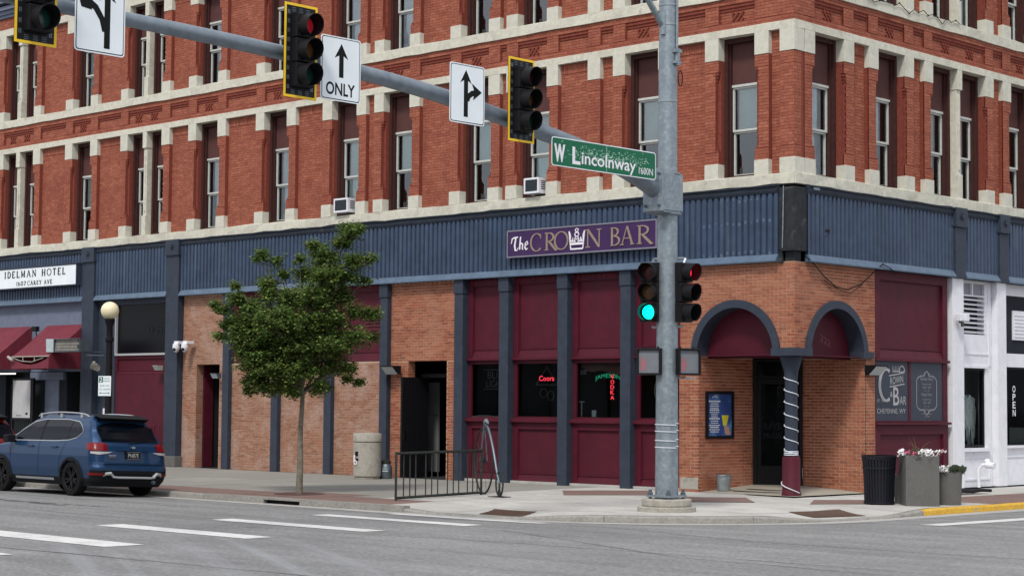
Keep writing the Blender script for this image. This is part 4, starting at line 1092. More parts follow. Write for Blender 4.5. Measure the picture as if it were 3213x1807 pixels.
for sg_ in (-1, 1):
    for (z_, dz) in ((2.42, 1), (1.86, -1)):
        pts = [(c + sg_ * .42, z_), (c + sg_ * .36, z_ + dz * .06), (c + sg_ * .25, z_ + dz * .10), (c + sg_ * .13, z_ + dz * .10), (c + sg_ * .06, z_ + dz * .17), (c, z_ + dz * .21)]
        mb.ribbon(pts, .022, D_, D_ + .004); mb.ribbon(arc(c + sg_ * .09, z_ + dz * .13, .03, .03, 0, 320, 8), .01, D_, D_ + .0045)
for (tx, w_, zc, h) in (('Business Hours', .52, 2.42, .085), ('Monday Sunday', .40, 2.31, .05), ('10AM - 2AM', .34, 2.24, .05), ('11 - 10', .2, 2.17, .04), ('Happy Hour', .44, 2.06, .085), ('Monday Friday', .36, 1.97, .05), ('4PM - 6PM', .30, 1.90, .05), ('10 - 12', .2, 1.83, .04), ('Late Night Happy Hour', .66, 1.73, .075), ('Monday Sunday', .40, 1.655, .045), ('12AM', .2, 1.60, .04)):
    text(mb, tx, c - w_ / 2, c + w_ / 2, zc, zc + h, D_ + .005)
P(mb, 'etched_lettering', 'etch_dim', w)
mb = MB(FR); mb.box(2.98, 6.03, 1.44, 1.495, -.2, .05); P(mb, 'window_sill', 'maroon')
panel_board(FR, 2.99, 5.99, .06, 1.43, d=-.02, bot=.16, ins=.2, dep=.05, nm='lower_panel')
mb = MB(FR); mb.box(2.98, 6.0, 0, .058, -.2, .0); P(mb, 'plinth', 'concrete')
# ---- white shop on the right
mb = MB(FR); mb.box(6.11, 6.60, 0, 4.77, -.3, .05); P(mb, 'white_pillar', 'white_paint', bevel=.01)
mb = MB(FR); mb.box(8.12, 8.55, 0, 4.77, -.3, .05); P(mb, 'white_pillar', 'white_paint', bevel=.01)
wd = -.10
mb = MB(FR)
mb.box(6.60, 8.10, 2.80, 3.52, -.3, wd); mb.box(6.60, 8.10, 4.70, 4.77, -.3, wd); mb.box(7.82, 8.10, 3.52, 4.70, -.3, wd); mb.box(7.82, 8.10, .90, 2.80, -.3, wd - .01); mb.box(6.60, 8.10, 0, .82, -.3, wd)
mb.box(6.60, 7.9, 2.74, 2.80, wd, wd + .03); mb.box(6.60, 8.0, 3.05, 3.09, wd, wd + .015); mb.box(7.94, 7.99, 2.8, 4.6, wd, wd + .02)
mb.box(6.62, 7.98, .66, .70, wd, wd + .02); mb.box(6.62, 6.66, .2, .66, wd, wd + .02); mb.box(7.94, 7.98, .2, .66, wd, wd + .02); mb.box(6.62, 7.98, .16, .20, wd, wd + .02)
mb.box(6.60, 7.92, .82, .90, -.3, wd + .10)
P(mb, 'white_wall', 'white_paint')
mb = MB(FR); mb.box(6.62, 7.78, 4.40, 4.43, -.3, wd + .01); mb.box(7.22, 7.26, 4.43, 4.70, -.3, wd + .01); mb.box(7.78, 7.82, 3.52, 4.70, -.3, wd + .012); w = P(mb, 'top_light', 'white_paint')
for (a, b) in ((6.60, 7.22), (7.26, 7.78)): mb = MB(FR); mb.quad((a, 4.43, wd - .05), (b, 4.43, wd - .05), (b, 4.70, wd - .05), (a, 4.70, wd - .05)); P(mb, 'pane', 'etch_dim', w)
mb = MB(FR); mb.quad((6.6, 3.52, -.28), (7.78, 3.52, -.28), (7.78, 4.40, -.28), (6.6, 4.40, -.28)); lv = P(mb, 'louvre_vent', 'black')
for j in range(8):
    zz = 3.55 + j * .107; mb = MB(FR); mb.box(0, 0, 0, 0, 0, 0) if False else None
    mb.prism([(6.61, zz), (7.77, zz), (7.77, zz + .016), (6.61, zz + .016)], wd - .0, wd + .012); mb.quad((6.61, zz, wd + .012), (7.77, zz, wd + .012), (7.77, zz + .06, wd - .09), (6.61, zz + .06, wd - .09)); P(mb, 'louvre_blade', 'white_paint', lv)
mb = MB(FR); f = .05
mb.box(6.60, 6.60 + f, .92, 2.74, -.24, -.13); mb.box(7.76, 7.81, .92, 2.74, -.24, -.13); mb.box(6.65, 7.76, 2.69, 2.74, -.24, -.13); mb.box(6.65, 7.76, .92, .97, -.24, -.13); w = P(mb, 'shop_window', 'black')
mb = MB(FR); mb.quad((6.65, .97, -.17), (7.76, .97, -.17), (7.76, 2.69, -.17), (6.65, 2.69, -.17)); P(mb, 'pane', 'shop_glass', w)
mb = MB(FR); mb.box(6.55, 9.3, .8, 2.8, -1.4, -1.35); mb.quad((6.6, .8, -.3), (9.3, .8, -.3), (9.3, .8, -1.4), (6.6, .8, -1.4)); mb.quad((6.6, 2.8, -.3), (9.3, 2.8, -.3), (9.3, 2.8, -1.4), (6.6, 2.8, -1.4)); mb.quad((9.3, .8, -.31), (9.3, 2.8, -.31), (9.3, 2.8, -1.4), (9.3, .8, -1.4)); mb.quad((6.56, .8, -.3), (6.56, 2.8, -.3), (6.56, 2.8, -1.4), (6.56, .8, -1.4)); P(mb, 'room_wall', 'dark_room')
mb = MB(FR); mb.box(7.55, 7.85, .97, 2.66, -.62, -.60); mb.box(7.05, 7.48, 1.9, 2.66, -.62, -.60); P(mb, 'shop_display_panel', 'cloth_brown')
# third bay: dark sign board, window with OPEN
mb = MB(FR); mb.box(8.55, 15, 4.50, 4.77, -.3, wd); mb.box(8.55, 15, 2.80, 3.12, -.3, wd); mb.box(8.55, 15, 0, .88, -.3, wd); mb.box(8.6, 15, .66, .70, wd, wd + .02); mb.box(8.55, 15, .88, .94, -.3, wd + .08); mb.box(10.9, 15, .94, 2.8, -.3, wd); P(mb, 'white_wall', 'white_paint')
mb = MB(FR); mb.box(8.56, 15, 3.12, 4.50, -.3, wd - .01); P(mb, 'sign_board', 'dark_wall')
mb = MB(FR); mb.box(8.56, 8.60, .94, 2.80, -.24, -.13); mb.box(10.85, 10.9, .94, 2.80, -.24, -.13); mb.box(8.6, 10.85, 2.75, 2.80, -.24, -.13); mb.box(8.6, 10.85, .94, .98, -.24, -.13); w = P(mb, 'shop_window', 'black')
mb = MB(FR); mb.quad((8.60, .98, -.17), (10.85, .98, -.17), (10.85, 2.75, -.17), (8.60, 2.75, -.17)); P(mb, 'pane', 'shop_glass', w)
mb = MB(FR); mb.box(9.31, 12, .8, 2.9, -1.6, -1.5); mb.quad((8.5, .9, -.3), (11, .9, -.3), (11, .9, -1.5), (8.5, .9, -1.5)); mb.quad((8.5, 2.82, -.3), (11, 2.82, -.3), (11, 2.82, -1.5), (8.5, 2.82, -1.5)); mb.quad((10.95, .8, -.3), (10.95, 2.8, -.3), (10.95, 2.8, -1.5), (10.95, .8, -1.5)); P(mb, 'room_wall', 'dark_room')
# ---- left: dark window bay B and the hotel bay
BY = -.10
mb = MB(FL); mb.box(-24.94, -24.08, 1.40, 4.775, -.3, -.06); mb.box(-24.08, -21.38, 4.62, 4.775, -.3, -.06); P(mb, 'wall_panel', 'slate_paint')
mb = MB(FL); f = .05
mb.box(-24.08, -24.04, 3.16, 4.62, -.2, -.04); mb.box(-21.46, -21.42, 3.16, 4.62, -.2, -.04); mb.box(-24.04, -21.46, 3.14, 3.20, -.2, -.03); w = P(mb, 'bar_window', 'etch')
mb = MB(FL); mb.quad((-24.04, 3.2, -.12), (-21.46, 3.2, -.12), (-21.46, 4.62, -.12), (-24.04, 4.62, -.12)); P(mb, 'pane', 'black_gloss', w)
mb = MB(FL); text(mb, 'LIGHT', -22.5, -21.65, 3.76, 4.0, -.11); P(mb, 'faded_lettering', 'dark_wall', w)
mb = MB(FL); mb.box(-21.42, -21.37, 0, 4.62, -.3, -.06); P(mb, 'wall_panel', 'slate_paint')
panel_board(FL, -24.07, -21.43, 2.62, 3.13, d=-.08, bot=.06, ins=.08, nm='upper_panel'); 
mb = MB(FL); mb.box(-24.94, -21.43, .0, 2.615, -.3, -.09); P(mb, 'lower_panel', 'maroon')
mb = MB(FL)
x = -24.4
while x < -21.5: mb.box(x, x + .02, 0.1, 1.15, .30, .32); x += .13
mb.box(-24.4, -21.45, 1.12, 1.16, .295, .325); mb.box(-24.4, -21.45, .1, .14, .295, .325); P(mb, 'window_guard', 'maroon')
# hotel bay
mb = MB(FL)
mb.box(-35, -25.57, 2.70, 4.775, -.3, -.05); P(mb, 'upper_wall', 'grey_wall')
mb = MB(FL); mb.box(-35, -30.0, 0, 2.70, -.3, -.06); mb.box(-28.90, -26.55, 0, 2.70, -.3, -.06); mb.box(-25.66, -25.57, 0, 2.7, -.3, -.06); P(mb, 'lower_wall', 'dark_wall')
mb = MB(FL); mb.box(-27.70, -26.95, 0, 2.6, -.06, -.03); P(mb, 'wall_strip', 'grey_wall')
mb = MB(FL); mb.box(-28.45, -26.62, 2.45, 2.68, -.06, .04); P(mb, 'lintel_board', 'grey_wall')
doorway(FL, -30.0, -28.90, 2.70, .5, m='dark_room', d=-.3); doorway(FL, -26.55, -25.66, 2.70, .6, m='dark_room', d=-.3)
mb = MB(FL); mb.box(-29.95, -28.95, .05, 2.3, -.25, -.20); dd = P(mb, 'door', 'dark_wall')
JB = []
for (s_, z1, lst, mt_) in ((-11.54, 2.86, 'orange_brick', 0), (-20.13, 2.85, 'pale_brick', 0)):
    T = Fr((s_ + .006, 0, 0), (0, 1, 0), (1, 0, 0)); L_ = []; lay(T, .065, .30, 0, z1, 0.004, 'j', out=L_); emit_bricks(L_, 'reveal_brickwork', lst, BL)

# ================================================================ THINGS ON THE BUILDING
# Crown Bar sign
X0, X1, V0, V1, DD = -7.94, -3.45, 5.205, 5.838, .20
t = thing('bar_sign', 'long purple sign with gold lettering and a white crown above the bar windows', 'sign', (X0, -DD, V0))
mb = MB(FL); mb.box(X0 + .02, X1 - .02, V0 + .02, V1 - .02, .08, DD); mb.build('sign_board', 'purple', t)
mb = MB(FL); f = .03
mb.box(X0, X1, V0, V0 + f, .08, DD + .012); mb.box(X0, X1, V1 - f, V1, .08, DD + .012); mb.box(X0, X0 + f, V0 + f, V1 - f, .08, DD + .012); mb.box(X1 - f, X1, V0 + f, V1 - f, .08, DD + .012); mb.build('sign_frame', 'sign_frame', t)
def sx(tx): return X0 + (tx - 95) / (2385 - 95) * (X1 - X0)      # from the sign's own layout
hh = .40; zb = V0 + .115
TK, TN = .12, .05
for ch, a, b, dz in (('C', 480, 665, -.0), ('R', 700, 905, 0), ('O', 858, 1078, 0), ('N', 1335, 1585, 0), ('B', 1700, 1865, 0), ('A', 1862, 2065, 0), ('R', 2095, 2330, 0)):
    mb = MB(FL); serif_text(mb, ch, sx(a), zb, hh, width=sx(b) - sx(a), c0=DD + .001, c1=DD + .012 + .003 * (a % 3)); mb.build('gold_letter', 'gold', t)
mb = MB(FL); c0, c1 = DD + .001, DD + .014
def sp(tx, f): return (sx(tx), zb + hh * f)
for pts, w in (([sp(170, .52), sp(185, .80), sp(215, .85), sp(280, .88)], [.02, .03, .035, .03]), ([sp(245, .86), sp(225, .4), sp(235, .12), sp(262, .10), sp(285, .28)], [.035, .045, .04, .025, .015]),
               ([sp(320, .90), sp(305, .15)], [.03, .035]), ([sp(310, .40), sp(335, .52), sp(355, .45), sp(350, .18), sp(365, .13)], [.015, .03, .035, .03, .015]),
               ([sp(395, .33), sp(440, .46), sp(425, .60), sp(400, .50), sp(393, .25), sp(410, .12), sp(440, .20)], [.02, .02, .025, .03, .04, .03, .015])): mb.ribbon(pts, w, c0, c1); c1 += .0004
mb.build('script_lettering', 'pure_white', t)
mb = MB(FL); c1 = DD + .018
def cp(u, v): return (sx(1208 + u), zb + hh * v)
E_ = [([cp(-120, .98), cp(-92, .0 - .04), ], .022), ([cp(120, .98), cp(92, -.04)], .022), ([cp(-94, -.03), cp(94, -.03)], .035), ([cp(-100, .26), cp(100, .26)], .05), ([cp(-96, .02), cp(-98, .26)], .02),
      (arc(*cp(0, 1.02), .045, .035, 0, 360, 12), .018), (arc(*cp(0, .78), .058, .048, 0, 360, 12), .022)]
for s_ in (-1, 1):
    E_ += [([cp(s_ * 120, .98), cp(s_ * 96, .72), cp(s_ * 100, .45), cp(s_ * 78, .40), cp(s_ * 56, .62), cp(s_ * 60, .42), cp(s_ * 36, .38), cp(s_ * 22, .62), cp(s_ * 4, .48)], .022), ([cp(s_ * 100, .40), cp(s_ * 10, .38)], .02)]
for pts, w in E_: mb.ribbon(pts, w, c0, c1); c1 += .0004
mb.build('crown_emblem', 'pure_white', t)
for x in (-7.5, -5.7, -3.9): mb = MB(FL); mb.box(x, x + .06, V0 + .1, V1 - .1, .045, .085); mb.build('bracket', 'iron', t)
# hotel sign
X0, X1, V0, V1, DD = -30.7, -25.68, 5.26, 5.93, .26
t = thing('hotel_sign', 'white hotel name sign with dark serif lettering on the blue corrugated band', 'sign', (X0, -DD, V0))
mb = MB(FL); mb.box(X0 + .03, X1 - .03, V0 + .03, V1 - .03, .08, DD); mb.build('sign_board', 'sign_white', t)
mb = MB(FL); f = .035
mb.box(X0, X1, V0, V0 + f, .07, DD + .01); mb.box(X0, X1, V1 - f * 1.4, V1, .07, DD + .01); mb.box(X0, X0 + f, V0 + f, V1 - f, .07, DD + .01); mb.box(X1 - f, X1, V0 + f, V1 - f, .07, DD + .01); mb.build('sign_frame', 'slate_paint', t)
def hx(nx): return -30.09 + nx / 246. * 4.40 * (1 + (246 - nx) * 0.0) if False else None
from_px = lambda px: -30.06 + 4.38 * (px / 246.) * (1.0 + .10 * (1 - px / 246.))      # reads along the receding wall
mb = MB(FL); TK, TN = .16, .07
serif_text(mb, 'IDELMAN', from_px(19), V0 + .355, .20, c0=DD + .001, c1=DD + .008, width=from_px(116) - from_px(19), track=.30)
serif_text(mb, 'HOTEL', from_px(133), V0 + .355, .20, c0=DD + .001, c1=DD + .008, width=from_px(209) - from_px(133), track=.30)
serif_text(mb, '1607', from_px(55), V0 + .10, .125, c0=DD + .001, c1=DD + .008, width=from_px(84) - from_px(55), track=.22)
serif_text(mb, 'CAREY', from_px(89), V0 + .10, .125, c0=DD + .001, c1=DD + .008, width=from_px(133) - from_px(89), track=.22)
serif_text(mb, 'AVE', from_px(141), V0 + .10, .125, c0=DD + .001, c1=DD + .008, width=from_px(167) - from_px(141), track=.26)
TK, TN = .115, .045
mb.build('sign_lettering', 'ink', t)
# awnings
def awning(a, b, lab, torn):
    t = thing('awning', lab, 'awning', ((a + b) / 2, 0, 2.75), 'maroon awnings over the hotel entrance'); del t['group']
    zt, zf, zv, D1 = 4.10, 3.12, 2.76, 1.2
    mb = MB(FL); n = 10
    for i in range(n):
        p, q = a + (b - a) * i / n, a + (b - a) * (i + 1) / n; s1 = .0
        for j in range(6):
            u, v = j / 6, (j + 1) / 6
            def f(x, u): sg_ = -.035 * math.sin(math.pi * u) * (1 + .3 * math.sin((x - a) / (b - a) * math.pi * 3)); return (x, zt + (zf - zt) * u + sg_, .0 + D1 * u)
            mb.quad(f(p, u), f(q, u), f(q, v), f(p, v))
    mb.build('canopy', 'awning', t, smooth=True)
    for x in (a + .003, b - .003):
        mb = MB(FL); mb.quad((x, zt, -.04), (x, zf, D1), (x, zv, D1), (x, zv, -.04)); mb.build('side_panel', 'awning', t)
    mb = MB(FL)
    if not torn:
        mb.quad((a, zv, D1), (b, zv, D1), (b, zf, D1), (a, zf, D1))
    else:
        for i in range(n):
            p, q = a + (b - a) * i / n, a + (b - a) * (i + 1) / n
            def top(x): u = (x - a) / (b - a); return zf - .02 - .22 * math.sin(math.pi * min(1, u * 1.02)) ** .8
            mb.quad((p, zv, D1 + .01), (q, zv, D1 + .01), (q, top(q), D1 - .01), (p, top(p), D1 - .01))
    mb.build('valance', 'awning', t)
    mb = MB()
    mb.tube([(a, -D1, zf), (b, -D1, zf)], .018, 6)
    if torn:
        mb.tube([(a + .02, -D1, zf - .02), (a + .5, -D1, zf - .13), (a + 1.1, -D1, zf - .16), (b - .3, -D1, zf - .05)], .012, 6)
        for x in (a + .62, a + 1.25): mb.tube([(x, -D1, zf), (x, -D1, zf - .15)], .014, 6)
        mb.tube([(a - .12, -D1 - .05, zf + .0), (a + .18, -D1 - .08, zf - .11)], .045, 8)
    mb.build('frame_tube', 'agg_concrete' if torn else 'awning', t)
awning(-27.62, -25.60, 'maroon fabric awning with a torn sagging valance next to the blue pillar', True)
awning(-30.9, -28.54, 'intact maroon fabric awning at the left edge above the hotel door', False)
# projecting weathered sign box
t = thing('projecting_sign', 'weathered pale sign box on a bracket in front of the torn awning', 'sign', (-25.0, -.85, 3.22))
mb = MB(); 
x0, x1, y0, y1, z0, z1 = -25.45, -24.10, -1.15, -.75, 3.235, 3.62
mb = MB(); mb.box(x0, x1, y0, y1, z0, z0 + .02); mb.box(x0, x1, y0, y1, z1 - .02, z1); mb.box(x0, x0 + .02, y0, y1, z0 + .02, z1 - .02); mb.box(x1 - .02, x1, y0, y1, z0 + .02, z1 - .02); mb.box(x0 + .02, x1 - .02, y1 - .02, y1, z0 + .02, z1 - .02); mb.build('sign_box', 'galv_dark', t)
mb = MB(); mb.quad((x0 - .45, y0 + .05, z0 + .01), (x0 + .0, y0, z0 + .0), (x0 + .02, y0, z1), (x0 - .48, y0 + .05, z1 + .01)); mb.build('side_face', 'pale_sign', t)
for k in range(4):
    mb = MB(); zz = z0 + .03 + k * .085; mb.box(x0 + .04, x1 - .10 - .06 * (k % 2), y0 + .03 + .01 * k, y0 + .05 + .01 * k, zz, zz + .075); mb.build('slat', 'weathered_sign', t)
mb = MB(); mb.tube([(x1 - .1, -.95, z0 + .0), (x1 - .1, -.13, z0 + .0)], .02, 6); mb.tube([(x1, -.9, z0 - .1), (x1 + .9, -.9, z0 - .12)], .014, 6); mb.build('bracket', 'galv_dark', t)
# small spot light on grey wall, tangled fixture by the pillar, tube light, notice board
t = thing('spotlight', 'small dark spotlight on the grey wall between the two awnings', 'light', (-27.95, -.05, 3.8)); 
mb = MB(); mb.box(-28.10, -27.86, -.25, -.12, 3.93, 4.08); mb.build('lamp_head', 'black', t, bevel=.01); mb = MB(); mb.tube([(-27.95, -.05, 3.75), (-27.95, -.16, 3.80), (-27.95, -.18, 3.93)], .02, 6); mb.build('bracket', 'black', t)
t = thing('wall_fixture', 'pale tangled lamp fixture low on the blue pillar behind the lamp post', 'light', (-24.6, -.25, 2.75))
mb = MB()
for k in range(3): a = -24.75 + k * .13; mb.tube([(a, -.20, 2.95 - .07 * k), (a + .12, -.34, 2.80 - .02 * k)], [.05, .08], 8)
mb.build('lamp_head', 'agg_concrete', t); mb = MB(); mb.tube([(-24.9, -.15, 2.82), (-24.3, -.2, 2.9)], .018, 6); mb.build('bracket', 'galv_dark', t)
mb = MB(); mb.box(-29.9, -28.75, -.42, -.36, 2.62, 2.66); tag(mb.build('tube_light', 'tube_light', None, (-29.4, -.4, 2.62)), 'lit white tube light under the left awning above the hotel door', 'light')
t = thing('notice_board', 'tall pale notice board in a dark frame beside the hotel door', 'notice board', (-28.3, -.4, .0))
mb = MB(FL); mb.box(-28.92, -27.72, 1.22, 2.50, .30, .38); mb.box(-28.92, -28.86, 0, 1.22, .30, .38); mb.box(-27.80, -27.72, 0, 1.22, .30, .38); mb.build('frame', 'black', t)
mb = MB(FL); mb.box(-28.84, -27.86, 1.29, 2.43, .38, .388); mb.build('sheet', 'paper', t)
mb = MB(FL); text(mb, 'hotel', -28.62, -28.35, 1.33, 1.40, .389); mb.box(-28.1, -27.98, 1.38, 1.45, .388, .39); mb.build('sheet_print', 'ink', t)
mb = MB(FL); 
for k in range(9): mb.box(-28.8 + k * .11, -28.775 + k * .11, .2, 1.18, .33, .35)
mb.build('guard_bars', 'iron', t)
# security cameras
def seccam(x, lab, z=3.30):
    t = thing('security_camera', lab, 'camera', (x, -.06, z))
    mb = MB(); mb.box(x - .08, x + .12, -.30, -.06, z + .12, z + .20); mb.build('bracket', 'white_paint', t)
    mb = MB(); mb.lathe(x, -.28, [(.03, z + .15), (.095, z + .12), (.105, z + .02), (.09, z - .03), (.05, z - .10), (.01, z - .12)], 14); mb.build('dome', 'white_paint', t, smooth=True)
    mb = MB(); mb.sphere((x + .02, -.35, z - .03), .045, 10, 6); mb.build('lens', 'black_gloss', t)
seccam(-20.62, 'left one of the two white dome cameras over the dark doorway'); seccam(-20.22, 'right one of the two white dome cameras over the dark doorway')
# flood lights
def flood(o, ux, n, lab, glass='flood_glass', s=1., body='black'):
    F = Fr(o, ux, n); t = thing('wall_light', lab, 'wall light', o)
    mb = MB(F); mb.box(-.22 * s, .22 * s, -.02, .16 * s, .0, .10); mb.prism([(-.22 * s, .16 * s), (.22 * s, .16 * s), (.22 * s, .19 * s), (-.22 * s, .19 * s)], 0, .30 * s); mb.quad((.22 * s, -.02, .10), (.22 * s, .16 * s, .28 * s), (.22 * s, .16 * s, .10)); mb.quad((-.22 * s, -.02, .10), (-.22 * s, .16 * s, .28 * s), (-.22 * s, .16 * s, .10)); mb.build('housing', body, t)
    mb = MB(F); mb.quad((-.21 * s, -.02, .101), (.21 * s, -.02, .101), (.21 * s, .16 * s, .285 * s), (-.21 * s, .16 * s, .285 * s)); mb.build('glass', glass, t)
flood((-11.88, -.06, 2.55), (1, 0, 0), (0, -1, 0), 'black floodlight left of the open bar side door')
flood((.0, 2.78, 2.52), (0, 1, 0), (1, 0, 0), 'black floodlight between the corner entrance and the etched windows')
flood((-21.62, -.09, 2.72), (1, 0, 0), (0, -1, 0), 'small pale floodlight on the maroon boards right of the lamp post', s=.6, body='agg_concrete')
flood((-18.95, -.08, 2.48), (1, 0, 0), (0, -1, 0), 'small grey wall light right of the dark doorway at the tree', s=.6, body='galv_dark')
# alarm box on the white pillar
t = thing('alarm_box', 'small white twin spotlight and box on the white shop pillar', 'light', (.14, 6.25, 3.75))
mb = MB(FR); mb.box(6.12, 6.24, 3.78, 3.95, .12, .24); mb.box(6.32, 6.46, 3.78, 3.96, .12, .28); mb.build('spot_head', 'white_paint', t, bevel=.015); mb = MB(FR); mb.box(6.24, 6.32, 3.74, 3.80, .12, .20); mb.box(6.33, 6.40, 3.66, 3.76, .121, .17); mb.build('bracket', 'grey_concrete', t)
# loose cable under the strip on the right
mb = MB(); 
mb.tube([(.12, .20, 4.88), (.10, .55, 4.74), (.06, .95, 4.52), (.05, 1.4, 4.32), (.05, 1.85, 4.28), (.06, 2.35, 4.42), (.10, 2.75, 4.68), (.17, 3.05, 4.90)], .013, 6); mb.tube([(.05, 1.0, 4.42), (.05, 1.5, 4.27), (.05, 1.95, 4.20), (.06, 2.4, 4.42)], .009, 5); mb.tube([(.17, 3.0, 4.88), (.18, 3.3, 4.82), (.17, 3.55, 4.70)], .011, 5)
tag(mb.build('cable', 'black', None, (.05, 1.5, 4.3)), 'loose black cable hanging in a loop over the right arch', 'cable')
# string of lights on upper right sill
mb = MB(); pts = [(.07, 1.5 + .2 * k, 10.72 - .10 * abs(math.sin(k * 1.3)) - (.0 if k % 7 else .12)) for k in range(26)]
mb.tube(pts, .010, 5)
for k in range(0, 26, 2): mb.sphere(pts[k], .022, 6, 4)
tag(mb.build('string_lights', 'iron', None, (.07, 3, 10.6)), 'string of small lights draped along the upper stone sill on the right', 'string lights')
# air conditioners
def ac(x0, x1, z0, lab):
    t = thing('air_conditioner', lab, 'air conditioner', ((x0 + x1) / 2, -.02, z0)); D = .16
    mb = MB(FL); h = .36
    mb.box(x0, x1, z0, z0 + h, -.3, D - .02); f = .045
    mb.box(x0, x1, z0, z0 + f, D - .02, D); mb.box(x0, x1, z0 + h - f, z0 + h, D - .02, D); mb.box(x0, x0 + f, z0 + f, z0 + h - f, D - .02, D); mb.box(x1 - f, x1, z0 + f, z0 + h - f, D - .02, D); mb.build('case', 'white_paint', t)
    mb = MB(FL); mb.box(x0 + f, x1 - f, z0 + f, z0 + h - f, D - .019, D - .012); mb.build('coil', 'black', t)
    for k in range(12): 
        mb = MB(FL) if k == 0 else mb; zz = z0 + f + .01 + k * .021; mb.box(x0 + f, x1 - f, zz, zz + .006, D - .012, D - .004)
    mb.build('grille', 'galv_dark', t)
    mb = MB(FL); 
    for k in range(5): mb.box(x1 + .0005, x1 + .004, z0 + .09 + k * .045, z0 + .11 + k * .045, D - .24, D - .08)
    mb.build('side_vent', 'black', t)
ac(-14.16, -13.62, 6.67, 'white window air conditioner between the turn arrow signs, left of the two'); ac(-7.46, -6.99, 6.67, 'white window air conditioner left of the green street sign')
# poster
PT = 'drinks poster with a yellow glass in a black frame beside the corner door'
t = thing('poster', PT, 'poster', (-2.42, .66, 1.12)); F = Fr((-2.44, 0, 0), (0, 1, 0), (1, 0, 0))
mb = MB(F); a, b, z0, z1 = .20, 1.16, 1.12, 2.13; f = .06
mb.box(a, a + f, z0, z1, 0, .05); mb.box(b - f, b, z0, z1, 0, .05); mb.box(a + f, b - f, z0, z0 + f, 0, .05); mb.box(a + f, b - f, z1 - f, z1, 0, .05); mb.build('frame', 'black', t)
mb = MB(F); mb.quad((a + f, z0 + f, .02), (b - f, z0 + f, .02), (b - f, z1 - f, .02), (a + f, z1 - f, .02)); mb.build('picture', 'poster', t)
mb = MB(F); mb.prism([(.80, 1.40), (.92, 1.40), (1.0, 1.62), (.75, 1.62)], .0201, .0215); mb.build('printed_glass', 'poster_yellow', t)
mb = MB(F); mb.prism([(.88, 1.20), (1.08, 1.20), (1.0, 1.36), (.90, 1.40), (.82, 1.40)], .0201, .0212); mb.build('printed_hand', 'poster_skin', t)
mb = MB(F); r = random.Random(3)
zz = 1.90
for k in range(15):
    w = r.uniform(.22, .40) if k else .42; c = .50
    for j in range(5): q = c - w / 2 + w * j / 5; mb.box(q, q + w / 5 - .012, zz, zz + (.020 if k % 4 else .030), .0201, .0222)
    zz -= .046
mb.ribbon([(.42, 1.99), (.50, 2.03), (.60, 2.0)], .02, .0201, .0222)
mb.build('printed_text', 'poster_text', t)
# neon signs hanging inside the bar windows
def neon(name, lab, mats):
    t = thing(name, lab, 'neon sign', (0, 0, 0)); 
    for nm, m, fn in mats:
        mb = MB(FL); fn(mb); mb.build(nm, m, t)
    return t
ND = -.26
def f1(mb):
    text(mb, 'BUD', -8.98, -8.45, 2.42, 2.58, ND, bold=-.02); text(mb, 'LIGHT', -9.02, -8.42, 2.22, 2.38, ND, bold=-.02); 
    for r_ in ((-9.10, -8.36, 2.17, 2.18), (-9.10, -8.36, 2.62, 2.63)): mb.box(*r_, ND, ND + .01)
neon('neon_sign', 'unlit grey beer sign in the leftmost of the bar windows', [('letters', 'neon_grey', f1)])
def f2(mb): text(mb, 'Coors', -7.32, -6.85, 2.36, 2.48, ND, bold=.01)
def f2b(mb): mb.ribbon([(-7.42, 2.27), (-7.08, 2.68), (-6.74, 2.27), (-7.42, 2.27)], .016, ND - .01, ND); mb.ribbon(arc(-7.18, 2.08, .12, .11, 0, 360, 6), .012, ND - .01, ND); mb.ribbon(arc(-6.95, 2.02, .10, .12, 0, 360, 6), .012, ND - .01, ND)
neon('neon_sign', 'neon mountain sign with lit red word in the second bar window', [('letters', 'neon_red', f2), ('outline', 'neon_grey', f2b)])
def f3(mb): text(mb, 'JAMESON', -5.60, -4.86, 2.40, 2.52, ND, fn=lambda a, b: (a, b - .40 * (a + 5.22) ** 2))
neon('neon_sign', 'arched green neon word in the third bar window', [('letters', 'neon_green', f3)])
def f4(mb):
    for k, ch in enumerate('VODKA'): text(mb, ch, -5.12, -5.01, 2.40 - k * .115, 2.49 - k * .115, ND + .03, bold=.01)
neon('neon_sign', 'vertical red neon word in the third bar window', [('letters', 'neon_red', f4)])
mb = MB(FL); text(mb, 'GNT', -6.04, -5.84, 2.50, 2.60, -.25); tag(mb.build('window_decal', 'etch_dim', None, (-6, .25, 2.5)), 'small grey letters in the upper left of the third bar window', 'decal')
mb = MB(FL); n = 12
for i in range(n):
    p, q = -6.06 + 1.38 * i / n, -6.06 + 1.38 * (i + 1) / n
    def g_(x): return 2.62 - .10 * (x + 6.06) + .03 * math.sin(x * 9)
    mb.quad((p, g_(p), -.30 - .02 * math.sin(p * 7)), (q, g_(q), -.30 - .02 * math.sin(q * 7)), (q, 2.78, -.30), (p, 2.78, -.30))
tag(mb.build('banner_cloth', 'cloth_brown', None, (-5.4, .3, 2.6)), 'brown cloth sagging across the top of the third bar window', 'cloth')
mb = MB(FL); mb.box(-5.99, -5.97, 1.55, 1.88, -.25, -.23); mb.box(-6.05, -5.90, 1.88, 1.90, -.25, -.23); tag(mb.build('squeegee', 'etch', None, (-5.98, .24, 1.55)), 'thin metal T shaped stand on the sill of the third bar window', 'stand')
mb = MB(FL); mb.box(-5.66, -5.54, 1.55, 1.70, -.26, -.22); tag(mb.build('card', 'pale_sign', None, (-5.6, .24, 1.55)), 'small pale blue card on the sill of the third bar window', 'card')
